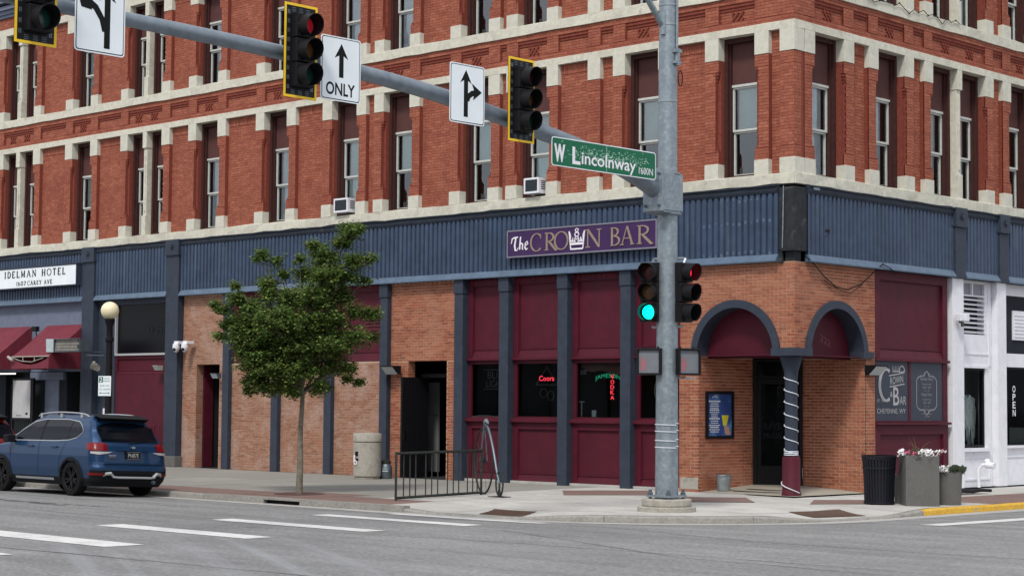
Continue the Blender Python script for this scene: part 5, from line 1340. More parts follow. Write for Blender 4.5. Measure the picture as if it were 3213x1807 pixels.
mb = MB(FL); p = arc(-3.55, 2.15, .32, .36, 0, 360, 24); mb.ribbon(p, .02, ND, ND + .01); mb.ribbon(arc(-3.55, 2.15, .14, .2, 0, 360, 18), .015, ND, ND + .01); tag(mb.build('round_sign', 'gold', None, (-3.5, .26, 1.8)), 'dim round gold outlined sign in the rightmost bar window', 'sign')
# wings in the shop window
t = thing('feather_wings', 'pair of white feather wings hanging in the shop window', 'wings', (-.5, 7.0, 1.2))
def wing(side_):
    mb = MB(); r = random.Random(5 + side_)
    for k in range(130):
        u = r.random(); a = (6.92 + side_ * .0) ; 
        y = 7.22 + .62 * r.random() ** .8; top = 2.15 - .5 * abs(y - 7.58) ; z = top - r.random() * .45; ln = .25 + .75 * max(0, 1 - abs(y - 7.68) * 2.2) * r.random(); w = .035
        x = -.36 - .05 * r.random() - .08 * side_; dy = (7.68 - y) * .35
        mb.quad((x, y - w, z), (x - .01, y + w, z), (x, y + w * .7 + dy, z - ln * .8), (x, y + dy, z - ln))
    return mb
wing(0).build('wing', 'feather', t); wing(1).build('wing', 'feather', t)
mb = MB(FR)
for k, ch in enumerate('OPEN'): text(mb, ch, 9.20, 9.34, 2.20 - k * .19, 2.36 - k * .19, -.162, bold=.01)
tag(mb.build('open_sign', 'pure_white', None, (.0, 9.1, 1.6)), 'white vertical OPEN lettering on the shop window at the right edge', 'sign')
mb = MB(FR); mb.box(8.72, 8.95, 1.65, 2.30, -.26, -.24); tag(mb.build('picture', 'pale_sign', None, (0, 8.7, 1.65)), 'small pale picture inside the shop window left of the OPEN lettering', 'picture')
t = thing('shop_sign', 'white slatted sign on the dark board at the right edge', 'sign', (.0, 9.4, 3.45))
mb = MB(FR); mb.box(9.10, 10.6, 3.45, 4.15, -.149, -.08); mb.build('panel', 'white_paint', t)
for k in range(7): mb = MB(FR); mb.box(9.16, 10.55, 3.52 + k * .085, 3.55 + k * .085, -.08, -.065); mb.build('slat', 'white_paint', t)
mb = MB(FR); 
mb.quad((8.7, .98, -.5), (10.5, .98, -.5), (10.5, 1.3, -.8), (9.4, 1.42, -.8)); mb.box(8.9, 10.6, .98, 1.35, -1.2, -.6); tag(mb.build('sofa', 'grey_concrete', None, (-.8, 9.5, .98)), 'dark grey low sofa inside the right shop window', 'sofa')

# ================================================================ SIGNAL POLE
PX, PY = 1.2, -5.6
pole = thing('signal_pole', 'tall galvanised traffic signal pole with a long mast arm on the corner', 'signal pole', (PX, PY, -.04))
mb = MB(); zb_ = z_side(PX, PY)
mb.prism([(PX + .52 * math.cos(math.pi * k / 8), PY + .52 * math.sin(math.pi * k / 8)) for k in range(16)], zb_ - .1, zb_ + .09); mb.prism([(PX + .44 * math.cos(math.pi * k / 8 + .2), PY + .44 * math.sin(math.pi * k / 8 + .2)) for k in range(16)], zb_ + .09, zb_ + .22); mb.build('footing', 'agg_concrete', pole, bevel=.02)
mb = MB(); mb.prism([(PX + .36 * math.cos(math.pi / 4 + math.pi / 2 * k), PY + .36 * math.sin(math.pi / 4 + math.pi / 2 * k)) for k in range(4)], zb_ + .25, zb_ + .285); mb.build('base_plate', 'galv', pole)
for k in range(4):
    a = math.pi / 4 + math.pi / 2 * k; mb = MB(); mb.tube([(PX + .29 * math.cos(a), PY + .29 * math.sin(a), zb_ + .2), (PX + .29 * math.cos(a), PY + .29 * math.sin(a), zb_ + .38)], .03, 8); mb.lathe(PX + .29 * math.cos(a), PY + .29 * math.sin(a), [(.05, zb_ + .285), (.05, zb_ + .33)], 6); mb.build('anchor_bolt', 'galv_dark', pole)
mb = MB(); mb.tube([(PX, PY, zb_ + .22), (PX, PY, 11.2)], [.205, .145], 28); mb.build('shaft', 'galv', pole, smooth=True)
mb = MB()
for (z_, ) in ((7.22,), (8.60,), (8.95,)): rr = .207 - .0055 * z_; mb.lathe(PX, PY, [(rr, z_ - .02), (rr + .008, z_ - .02), (rr + .008, z_ + .02), (rr, z_ + .02)], 28, cap=False)
mb.build('band', 'zinc', pole)
for k in range(4):
    mb = MB(); z_ = 1.50 - .14 * k; mb.tube([(PX + .206 * math.cos(a), PY + .206 * math.sin(a), z_ - .03 * (a / 6.28) + (.02 if k % 2 else 0)) for a in [2 * math.pi * j / 24 for j in range(25)]], .009, 5); mb.build('strap', 'rope', pole)
# mast arm
ARM = [(PX, -5.75, 5.52), (PX, -6.3, 5.74), (PX, -7.12, 5.97), (PX, -8.19, 6.19), (PX, -9.4, 6.37), (PX, -11.09, 6.60), (PX, -12.88, 6.75), (PX, -14.91, 6.85), (PX, -17.09, 6.90), (PX, -19.5, 6.92), (PX, -22, 6.92)]
ARM = [(a, b, c - .0) for a, b, c in ARM]
def smooth_path(P, n=4):
    out = []
    for i in range(len(P) - 1):
        p0, p1, p2, p3 = [Vector(P[max(0, min(len(P) - 1, i + k))]) for k in (-1, 0, 1, 2)]
        for j in range(n):
            t = j / n; out.append(.5 * ((2 * p1) + (-p0 + p2) * t + (2 * p0 - 5 * p1 + 4 * p2 - p3) * t * t + (-p0 + 3 * p1 - 3 * p2 + p3) * t ** 3))
    out.append(Vector(P[-1])); return out
AP = smooth_path(ARM)
mb = MB(); mb.tube(AP, [.165 - .085 * k / len(AP) for k in range(len(AP))], 24); mb.build('mast_arm', 'galv_arm', pole, smooth=True)
def arm_z(y):
    for a, b in zip(AP, AP[1:]):
        if b.y <= y <= a.y: t = (a.y - y) / (a.y - b.y); return a.z + (b.z - a.z) * t
    return 6.9
# gusset box where the arm meets the pole
mb = MB(); mb.box(PX - .22, PX + .22, PY - .42, PY - .36, 5.22, 5.98); mb.box(PX - .235, PX - .20, PY - .36, PY + .18, 5.22, 5.92)
i = len(mb.v); mb.prism([(0, 0)] * 0 or [(PX - .20, PY - .36), (PX + .21, PY - .36), (PX + .21, PY + .1), (PX - .20, PY + .1)], 5.20, 5.26)
mb.box(PX + .195, PX + .225, PY - .36, PY + .16, 5.24, 5.90); mb.build('arm_connection', 'galv', pole, bevel=.008)
mb = MB(); mb.lathe(PX, PY, [(.175, 5.90), (.24, 5.905), (.24, 5.93), (.175, 5.935)], 24); mb.lathe(PX, PY, [(.176, 5.185), (.25, 5.19), (.25, 5.215), (.176, 5.22)], 24); mb.build('collar', 'galv', pole)
for (dy, z_) in ((-.42, 5.34), (-.42, 5.88), (-.42, 5.34), (-.42, 5.88)):
    pass
for k, (x_, z_) in enumerate(((-.15, 5.32), (.15, 5.32), (-.15, 5.88), (.15, 5.88))): mb = MB(); mb.tube([(PX + x_, PY - .35, z_), (PX + x_, PY - .47, z_)], .028, 6); mb.build('flange_bolt', 'galv_dark', pole)
# luminaire bracket arm at top left and hardware
mb = MB(); mb.tube([(PX, PY - .14, 8.55), (PX, PY - .55, 8.95), (PX, PY - 1.0, 9.35), (PX, PY - 1.9, 9.9)], .055, 12); mb.tube([(PX + .02, PY - .16, 8.40), (PX + .02, PY - .16, 8.80)], .05, 8); mb.build('lamp_bracket', 'galv', pole, smooth=True)
mb = MB(); mb.tube([(PX + .18, PY + .03, 8.15), (PX + .185, PY + .04, 10.5)], .022, 8); mb.tube([(PX + .19, PY + .03, 7.85), (PX + .19, PY + .03, 8.15)], .05, 8); mb.box(PX + .12, PX + .24, PY - .06, PY + .10, 8.08, 8.14); mb.box(PX + .12, PX + .23, PY - .06, PY + .10, 7.88, 7.93); mb.build('conduit', 'galv', pole)
mb = MB(); mb.tube([(PX + .22, PY + .08 + .06 * math.sin(t), 7.62 + .14 * math.cos(t)) for t in [2 * math.pi * k / 18 for k in range(19)]], .010, 5); mb.build('cable_loop', 'black', pole)

def signal(loc, ang, lit, lab, plate, H=1.07, group=None):
    """3 section head; faces local +x turned by ang; loc = centre"""
    c_, s_ = math.cos(ang), math.sin(ang); o = Vector(loc)
    T = lambda x, y, z: o + Vector((x * c_ - y * s_, x * s_ + y * c_, z))
    t = thing('traffic_light', lab, 'traffic light', (o.x, o.y, o.z - H / 2))
    for k in range(3):
        zc = .355 - k * .355; mb = MB(T); mb.box(-.10, .09, -.17, .17, zc - .170, zc + .170); mb.box(.09, .10, -.165, .165, zc - .165, zc + .165); sec = mb.build('signal_section', 'signal_black', t, bevel=.012)
        on = lit == k
        m = [('lens_red_off', 'lens_red_on'), ('lens_amber_off', 'lens_amber_off'), ('lens_green_off', 'lens_green_on')][k][1 if on else 0]
        if on and k == 0 and plate: m = 'lens_red_dim'
        mb = MB(T); n = 22; idx = [mb.vert(.115, 0, zc)] ; ring = [mb.vert(.098, .142 * math.cos(2 * math.pi * j / n), zc + .142 * math.sin(2 * math.pi * j / n)) for j in range(n)]
        for j in range(n): mb.face((idx[0], ring[j], ring[(j + 1) % n]))
        mb.build('lens', m, t, smooth=True)
        mb = MB(T); n = 24
        for j in range(n):
            a0, a1 = -math.pi / 2 + .38 + (2 * math.pi - .76) * j / n, -math.pi / 2 + .38 + (2 * math.pi - .76) * (j + 1) / n
            def L_(a): return .30 + .035 * math.sin(a)
            def q(a, r, x): return (x, r * math.cos(a), zc + r * math.sin(a) - (.03 * (x - .1)))
            mb.quad(q(a0, .158, .10), q(a1, .158, .10), q(a1, .158, L_(a1)), q(a0, .158, L_(a0))); mb.quad(q(a0, .152, .10), q(a1, .152, .10), q(a1, .152, L_(a1)), q(a0, .152, L_(a0))); mb.quad(q(a0, .152, L_(a0)), q(a1, .152, L_(a1)), q(a1, .158, L_(a1)), q(a0, .158, L_(a0)))
        mb.build('visor', 'signal_black', t, smooth=True)
    if plate:
        w, h = .305, .68
        mb = MB(T); mb.box(-.035, -.025, -w + .0, w, -h, h); 
        bp = mb.build('backplate', 'signal_black', t)
        mb = MB(T)
        for y in (-.235, -.21, .21, .235):
            for k in range(9): zz = -.56 + k * .135; mb.box(-.0249, -.0235, y - .012, y + .006, zz, zz + .06)
        for y in (-.13, 0, .13):
            for zz in (-.625, -.60, -.575, .56, .585, .61): mb.box(-.0249, -.0235, y - .035, y + .035, zz, zz + .008)
        mb.build('louvre_slot', 'galv_dark', bp)
        mb = MB(T); f = .036; mb.box(-.0349, -.02, -w, w, h - f, h); mb.box(-.0349, -.02, -w, w, -h, -h + f); mb.box(-.0349, -.02, -w, -w + f, -h + f, h - f); mb.box(-.0349, -.02, w - f, w, -h + f, h - f); mb.build('reflective_border', 'signal_yellow', bp)
        mb = MB(T); mb.box(-.22, -.035, -.04, .04, -.10, .10); mb.box(-.22, -.19, -.06, .06, -.45, .45); mb.build('clamp', 'galv', t)
    return t
signal((1.47, -18.62, 6.98), 0, -1, 'traffic light with yellow bordered backplate at the far left end of the mast arm', True)
signal((1.47, -14.28, 6.84), 0, 0, 'red lit traffic light with yellow border next to the sign reading ONLY', True)
signal((1.47, -9.66, 6.71), 0, -1, 'traffic light with yellow border between the lane arrow sign and the street name sign', True)
hl = signal((.99, -5.80, 3.81), math.radians(-68), 2, 'green lit traffic light on the left side of the pole', False)
hr = signal((1.42, -5.44, 3.81), math.radians(0), 0, 'red lit traffic light on the right side of the pole', False)
mb = MB()
mb.tube([(.90, -5.60, 4.42), (PX, PY, 4.42)], .022, 6); mb.tube([(PX, PY, 4.42), (1.42, -5.36, 4.42)], .022, 6); mb.tube([(.90, -5.60, 4.42), (.93, -5.72, 4.30)], .022, 6); mb.tube([(1.42, -5.36, 4.42), (1.42, -5.42, 4.30)], .022, 6)
mb.tube([(.92, -5.68, 3.20), (PX, PY, 3.18)], .020, 6); mb.tube([(PX, PY, 3.18), (1.42, -5.40, 3.22)], .020, 6); mb.build('signal_bracket', 'zinc', pole)
def ped(loc, ang, lab):
    c_, s_ = math.cos(ang), math.sin(ang); o = Vector(loc); T = lambda x, y, z: o + Vector((x * c_ - y * s_, x * s_ + y * c_, z))
    t = thing('pedestrian_signal', lab, 'pedestrian signal', (o.x, o.y, o.z - .24))
    mb = MB(T); mb.box(-.12, .06, -.225, .225, -.235, .235); f = .035
    mb.box(.06, .12, -.225, .225, .235 - f, .235); mb.box(.06, .12, -.225, .225, -.235, -.235 + f); mb.box(.06, .12, -.225, -.225 + f, -.2, .2); mb.box(.06, .12, .225 - f, .225, -.2, .2); mb.box(-.02, .02, -.15, -.12, .235, .27); mb.box(-.02, .02, .12, .15, .235, .27); mb.build('housing', 'signal_black', t, bevel=.01)
    mb = MB(T); mb.box(.06, .075, -.19, .19, -.2, .2); mb.build('screen', 'ped_screen', t)
    mb = MB(T)
    y0 = -.10
    mb.box(.0751, .078, y0 - .05, y0 + .03, -.16, -.02)
    for k in range(4): mb.box(.0751, .078, y0 - .055 + .024 * k, y0 - .038 + .024 * k, -.02, .05 + (.02 if 0 < k < 3 else 0))
    mb.box(.0751, .078, y0 + .035, y0 + .055, -.08, -.01); mb.build('hand_symbol', 'ped_hand', t)
ped((1.02, -5.84, 2.585), math.radians(-70), 'pedestrian signal left of the pole showing a faint red hand')
ped((1.48, -5.39, 2.585), math.radians(-22), 'pedestrian signal right of the pole with grey screen')
mb = MB(); mb.tube([(1.0, -5.75, 2.80), (PX, PY, 2.80)], .018, 6); mb.tube([(1.46, -5.4, 2.31), (PX, PY, 2.31)], .018, 6); mb.box(1.46, 1.62, -5.50, -5.30, 2.285, 2.31); mb.build('signal_bracket', 'zinc', pole)

# signs on the arm; u runs towards +y, facing +x
def rsign(y0, y1, z0, z1, lab, fn, name='traffic_sign', bg='sign_white', edge='ink', r=.045):
    t = thing(name, lab, 'sign', (1.45, (y0 + y1) / 2, z0)); F = Fr((1.45, 0, 0), (0, 1, 0), (1, 0, 0))
    def rr(i, rad): 
        a, b, c, d = y0 + i, y1 - i, z0 + i, z1 - i; p = []
        for (cx_, cy_, s0) in ((b - rad, c + rad, -90), (b - rad, d - rad, 0), (a + rad, d - rad, 90), (a + rad, c + rad, 180)): p += arc(cx_, cy_, rad, rad, s0, s0 + 90, 4)
        return p
    mb = MB(F); mb.prism(rr(0, r), -.006, 0); mb.build('sign_plate', bg if name != 'street_sign' else 'sign_white', t)
    if edge == 'ink':
        mb = MB(F); mb.prism(rr(.018, r * .8), .0001, .0015); mb.build('border_line', 'ink', t); mb = MB(F); mb.prism(rr(.030, r * .7), .0016, .003); mb.build('sign_face', bg, t); zf_ = .0031
    else:
        mb = MB(F); mb.prism(rr(.016, r * .8), .0001, .0016); mb.build('sign_face', bg, t); zf_ = .0017
    mb = MB(F); fn(mb, zf_); mb.build('sign_legend', 'ink' if edge == 'ink' else 'pure_white', t)
    if edge == 'ink':
        mb = MB(F); mb.box((y0 + y1) / 2 - .02, (y0 + y1) / 2 + .02, z0 + .1, z1 - .1, -.12, -.006); mb.box((y0 + y1) / 2 - .05, (y0 + y1) / 2 + .05, arm_z((y0 + y1) / 2) - .14, arm_z((y0 + y1) / 2) + .14, -.18, -.12); mb.build('clamp', 'galv', t)
    return t
def arrow_up(mb, c, x, z0, z1, w, hw, hh_):
    mb.prism([(x - w / 2, z0), (x + w / 2, z0), (x + w / 2, z1 - hh_ * .8), (x + hw / 2, z1 - hh_), (x, z1), (x - hw / 2, z1 - hh_), (x - w / 2, z1 - hh_ * .8)], c, c + .002)
def f_only(mb, c): arrow_up(mb, c, -13.51, 6.56, 7.06, .085, .26, .22); text(mb, 'ONLY', -13.80, -13.24, 6.29, 6.48, c + .001, bold=.022)
rsign(-13.90, -13.13, 6.21, 7.16, 'white lane sign with an upward arrow and the word ONLY', f_only)
def f_sr(mb, c):
    arrow_up(mb, c, -10.93, 6.29, 7.03, .09, .25, .21)
    p = [(-10.90, 6.55), (-10.87, 6.62), (-10.80, 6.67), (-10.72, 6.69)]; mb.ribbon(p, .088, c, c + .0025); mb.prism([(-10.77, 6.57), (-10.58, 6.71), (-10.80, 6.83), (-10.74, 6.70)], c, c + .003)
rsign(-11.28, -10.51, 6.18, 7.12, 'white lane sign with a straight arrow and a branch to the right', f_sr)
def f_sl(mb, c):
    arrow_up(mb, c, -17.56, 6.40, 7.24, .09, .26, .22)
    p = [(-17.60, 6.62), (-17.64, 6.78), (-17.74, 6.92), (-17.90, 7.02)]; mb.ribbon(p, [.07, .085, .09, .09], c, c + .0025); mb.prism([(-17.80, 6.88), (-17.80, 7.12), (-18.03, 7.12), (-17.96, 6.90)], c, c + .003)
rsign(-18.05, -17.28, 6.32, 7.28, 'white lane sign with a straight arrow and a branch curving left', f_sl)
def f_st(mb, c):
    text(mb, 'W', -8.87, -8.60, 5.80, 6.10, c, bold=.05)
    text(mb, 'L', -8.42, -8.22, 5.80, 6.09, c, bold=.03); text(mb, 'incolnway', -8.19, -6.78, 5.755, 6.03, c + .001, bold=.012)
    text(mb, '1600N', -6.70, -6.32, 5.80, 5.92, c + .001)
st_ = rsign(-8.93, -6.24, 5.73, 6.21, 'green street name sign W Lincolnway with cracked white lettering', f_st, 'street_sign', 'sign_green', 'pale', .05)
mb = MB(Fr((1.45, 0, 0), (0, 1, 0), (1, 0, 0))); r = random.Random(9)
for k in range(230):
    u = r.gauss(-7.5, .62); v = r.gauss(5.98, .07)
    if not (-8.85 < u < -6.4 and 5.78 < v < 6.16): continue
    a = r.uniform(0, 3.14); l_ = r.uniform(.01, .05); w_ = r.uniform(.004, .010); p = [(u, v), (u + l_ * math.cos(a), v + l_ * math.sin(a) * .7), (u + l_ * 1.6 * math.cos(a + .5), v + l_ * 1.3 * math.sin(a + .5))]
    mb.ribbon(p, [w_, w_, .001], .0018, .0022 + k * 1e-6)
mb.ribbon([(-7.55, 5.75), (-7.55, 6.19)], .006, .0018, .0024); mb.build('crazing', 'crack_white', st_)
for y in (-8.2, -7.0):
    mb = MB(); mb.box(1.30, 1.444, y - .03, y + .03, min(6.1, arm_z(y)) - .1, min(6.12, arm_z(y)) + .08); mb.build('clamp', 'galv', st_)

# ================================================================ LAMP POST with parking sign
LX, LY = -13.80, -7.1; zl = z_side(LX, LY)
t = thing('lamp_post', 'black lamp post with a cream globe behind the parked blue car', 'lamp post', (LX, LY, zl))
mb = MB(); mb.lathe(LX, LY, [(.20, zl), (.20, zl + .15), (.14, zl + .3), (.13, zl + .8), (.085, zl + .95), (.075, 3.15), (.10, 3.17), (.10, 3.24), (.075, 3.26), (.07, 3.50), (.11, 3.60), (.12, 3.67)], 18); mb.build('post', 'black', t, smooth=True)
mb = MB(); mb.sphere((LX, LY, 3.86), .205, 28, 18); mb.build('globe', 'globe', t, smooth=True)
mb = MB(); mb.tube([(LX - .02, LY - .09, 1.0), (LX - .02, LY - .09, 1.65)], .025, 6); mb.build('wrapped_paper', 'pure_white', t)
t = thing('parking_sign', 'two hour parking sign with green and white face on the lamp post', 'sign', (LX - .07, LY - .12, 1.93)); F = Fr((LX, LY - .10, 0), (.86, .51, 0), (.51, -.86, 0))
mb = MB(F); mb.prism([(-.155, 1.93), (.155, 1.93), (.155, 2.38), (-.155, 2.38)], -.004, 0); mb.build('sign_plate', 'sign_white', t, bevel=.002)
mb = MB(F); mb.box(-.14, -.04, 2.23, 2.36, .0001, .001); text(mb, 'HOUR', -.02, .12, 2.305, 2.345, .001); text(mb, 'PARKING', -.03, .135, 2.245, 2.285, .001); text(mb, '8:00 AM', -.11, .11, 2.14, 2.18, .001); text(mb, 'TO 5:00 PM', -.13, .13, 2.06, 2.10, .001); mb.ribbon([(-.11, 1.995), (.11, 1.995)], .012, .0001, .001); mb.prism([(-.13, 1.995), (-.09, 1.975), (-.09, 2.015)], .0001, .0011); mb.prism([(.13, 1.995), (.09, 2.015), (.09, 1.975)], .0001, .0011); mb.build('sign_legend', 'sign_green', t)
mb = MB(F); text(mb, '2', -.125, -.06, 2.245, 2.345, .0015, bold=.01); mb.build('numeral', 'pure_white', t)

# ================================================================ STREET FURNITURE
# railing
t = thing('railing', 'low dark green metal railing with upright bars on the sidewalk', 'railing', (-4.5, -5.5, -.04))
A = Vector((-4.35, -6.95, 0)); B = Vector((-4.72, -4.25, 0)); A.z = z_side(A.x, A.y); B.z = z_side(B.x, B.y)
def rp(u, h): p = A.lerp(B, u); return (p.x, p.y, p.z + h)
for u in (0, 1):
    mb = MB(); mb.tube([rp(u, 0), rp(u, .93)], .032, 4); mb.build('post', 'iron', t)
for h in (.90, .05): mb = MB(); mb.tube([rp(0, h), rp(1, h)], .026, 4); mb.build('rail', 'iron', t)
us = [.085, .155, .22, .335, .405, .475, .59, .66, .725, .83, .895, .95]
for u in us: mb = MB(); mb.tube([rp(u, .05), rp(u, .9)], .017, 4); mb.build('bar', 'iron', t)
# penny farthing bicycle rack
t = thing('bicycle_rack', 'tall penny farthing shaped bicycle rack behind the end of the railing', 'bicycle rack', (-4.3, -4.6, -.03))
bc = Vector((-4.85, -4.05, z_side(-4.85, -4.05))); bd = Vector((.82, -.57, 0)).normalized(); bd = Vector((.50, -.34, 0)).normalized() * 1.0
bd = Vector((.874, -.486, 0)).normalized()
def bp(u, z): p = bc + bd * u; return (p.x, p.y, bc.z + z)
WR, wr = .66, .24
mb = MB(); mb.tube([bp(WR * math.cos(a), .68 + WR * math.sin(a)) for a in [2 * math.pi * k / 40 for k in range(41)]], .020, 6, cap=False); mb.build('large_wheel', 'iron', t, smooth=True)
mb = MB()
for k in range(10): a = 2 * math.pi * k / 10; mb.tube([bp(.04 * math.cos(a), .68 + .04 * math.sin(a)), bp(WR * math.cos(a), .68 + WR * math.sin(a))], .005, 4)
mb.tube([bp(-.05, .68), bp(.05, .68)], .04, 6); mb.build('spoke', 'iron', t)
mb = MB(); mb.tube([bp(1.12 + wr * math.cos(a), .26 + wr * math.sin(a)) for a in [2 * math.pi * k / 28 for k in range(29)]], .018, 6, cap=False)
for k in range(6): a = math.pi * k / 6; mb.tube([bp(1.12 + wr * math.cos(a), .26 + wr * math.sin(a)), bp(1.12 - wr * math.cos(a), .26 - wr * math.sin(a))], .004, 4)
mb.build('small_wheel', 'iron', t)
mb = MB(); mb.tube([Vector(bp(0, .68)) + Vector((.05, .05, 0)), Vector(bp(.03, 1.46))], .016, 6); mb.tube([Vector(bp(0, .68)) - Vector((.05, .05, 0)), Vector(bp(.03, 1.46))], .016, 6); mb.tube(smooth_path([bp(.02, 1.45), bp(.32, 1.34), bp(.66, .95), bp(.92, .52), bp(1.12, .26)], 5), .026, 8); mb.build('backbone', 'galv_dark', t, smooth=True)
mb = MB(); hb = Vector(bp(.0, 1.60)); pn = Vector((bd.y, -bd.x, 0)); mb.tube([hb - pn * .26 - Vector((0, 0, .03)), hb - pn * .1, hb + pn * .1, hb + pn * .26 - Vector((0, 0, .03))], .012, 6); mb.tube([bp(.02, 1.44), bp(0, 1.60)], .016, 6); mb.build('handlebar', 'iron', t)
mb = MB(); mb.tube([bp(.04, 1.47), bp(.16, 1.50), bp(.30, 1.45)], [.03, .045, .02], 8); mb.build('saddle', 'galv', t)
mb = MB(); c_ = Vector(bp(1.12, 0)); mb.box(c_.x - .2, c_.x + .2, c_.y - .13, c_.y + .13, c_.z, c_.z + .012); mb.tube([bp(1.05, .0), bp(1.12, .26)], .014, 5); mb.tube([bp(1.19, 0), bp(1.12, .26)], .014, 5); mb.build('base_plate', 'iron', t)
# concrete litter bin
cx, cy = -11.75, -1.05; z_ = z_side(cx, cy)
t = thing('litter_bin', 'round concrete litter bin against the pale brick wall', 'litter bin', (cx, cy, z_))
mb = MB(); mb.lathe(cx, cy, [(.30, z_), (.30, z_ + .06), (.335, z_ + .07), (.34, z_ + .88)], 32); mb.build('bin_body', 'agg_concrete', t, smooth=True)
mb = MB(); mb.lathe(cx, cy, [(.335, z_ + .895), (.345, z_ + .90), (.345, z_ + 1.07), (.33, z_ + 1.09), (.05, z_ + 1.11)], 32); mb.build('bin_lid', 'agg_concrete', t, smooth=True)
mb = MB(); mb.lathe(cx, cy, [(.325, z_ + .875), (.325, z_ + .90)], 32, cap=False); mb.build('lid_gap', 'black', t)
F = Fr((cx, cy, z_), (.93, .35, 0), (.35, -.93, 0)); mb = MB(F)
mb.box(-.16, -.08, .56, .66, .33, .339); mb.box(-.14, -.07, .44, .50, .33, .339); mb.build('sticker', 'ink', t); mb = MB(F); mb.ribbon(arc(-.15, .40, .035, .045, 0, 360, 12), .02, .33, .341); mb.box(-.20, -.17, .42, .58, .33, .338); mb.build('sticker', 'pure_white', t)
# grey green jug by the door
cx, cy = -11.55, -.62; t = thing('waste_container', 'small grey green waste container on the floor left of the open door', 'container', (cx, cy, 0))
mb = MB(); mb.lathe(cx, cy, [(.14, 0), (.15, .02), (.15, .28), (.12, .33), (.10, .36)], 18); mb.build('container_body', 'galv_dark', t, smooth=True); mb = MB(); mb.lathe(cx, cy, [(.11, .36), (.12, .37), (.12, .42), (.06, .46)], 18); mb.build('lid', 'iron', t, smooth=True)
mb = MB(); F = Fr((cx, cy, 0), (.8, .6, 0), (.6, -.8, 0)); mb = MB(F); mb.box(-.06, .08, .17, .20, .145, .154); mb.box(-.05, .07, .23, .25, .142, .152); mb.build('label', 'pale_sign', t)
# zinc bucket in the porch
cx, cy = -2.12, .42; z_ = .02; t = thing('bucket', 'galvanised metal bucket inside the corner entrance below the poster', 'bucket', (cx, cy, z_))
mb = MB(); mb.lathe(cx, cy, [(.12, z_), (.13, z_ + .01), (.165, z_ + .34)], 24, cap=False); mb.lathe(cx, cy, [(.01, z_ + .02), (.125, z_ + .021)], 24, cap=False); mb.lathe(cx, cy, [(.118, z_ + .012), (.155, z_ + .34)], 24, cap=False); mb.build('bucket_body', 'zinc', t, smooth=True)
mb = MB(); mb.lathe(cx, cy, [(.163, z_ + .325), (.176, z_ + .335), (.163, z_ + .35)], 24, cap=False); mb.lathe(cx, cy, [(.154, z_ + .25), (.160, z_ + .257), (.155, z_ + .264)], 24, cap=False); mb.build('rim', 'zinc', t)
mb = MB(); mb.tube([(cx + .165 * math.cos(a), cy + .165 * math.sin(a) * .6 - .02, z_ + .33 - .09 * math.sin(a)) for a in [math.pi * k / 12 for k in range(13)]], .004, 4); mb.build('handle', 'galv_dark', t)
# black slatted bin
cx, cy = 2.29, -.48; z_ = z_side(cx, cy) + .006
t = thing('litter_bin', 'black metal slatted litter bin beside the flower planters', 'litter bin', (cx, cy, z_))
H_ = .93
def rr_(z): return .285 + .045 * (z / H_) ** 2.2
mb = MB(); mb.lathe(cx, cy, [(.27, z_ + .02), (.265, z_ + .86)], 20); mb.build('liner', 'black', t)
for k in range(32):
    a = 2 * math.pi * k / 32; mb = MB() ; prev = None; wa = .068
    for j in range(7):
        z = .03 + (H_ - .05) * j / 6; r = rr_(z); q = [mb.vert(cx + r * math.cos(a - wa), cy + r * math.sin(a - wa), z_ + z), mb.vert(cx + r * math.cos(a + wa), cy + r * math.sin(a + wa), z_ + z), mb.vert(cx + (r - .01) * math.cos(a + wa), cy + (r - .01) * math.sin(a + wa), z_ + z), mb.vert(cx + (r - .01) * math.cos(a - wa), cy + (r - .01) * math.sin(a - wa), z_ + z)]
        if prev:
            for e in range(4): mb.face((prev[e], prev[(e + 1) % 4], q[(e + 1) % 4], q[e]))
        prev = q
    mb.build('slat', 'bin_black', t)
for zz in (.03, .69, H_ - .015): mb = MB(); r = rr_(zz); mb.lathe(cx, cy, [(r - .012, z_ + zz - .018), (r + .010, z_ + zz - .018), (r + .010, z_ + zz + .018), (r - .012, z_ + zz + .018)], 32, cap=False); mb.build('hoop', 'bin_black', t)
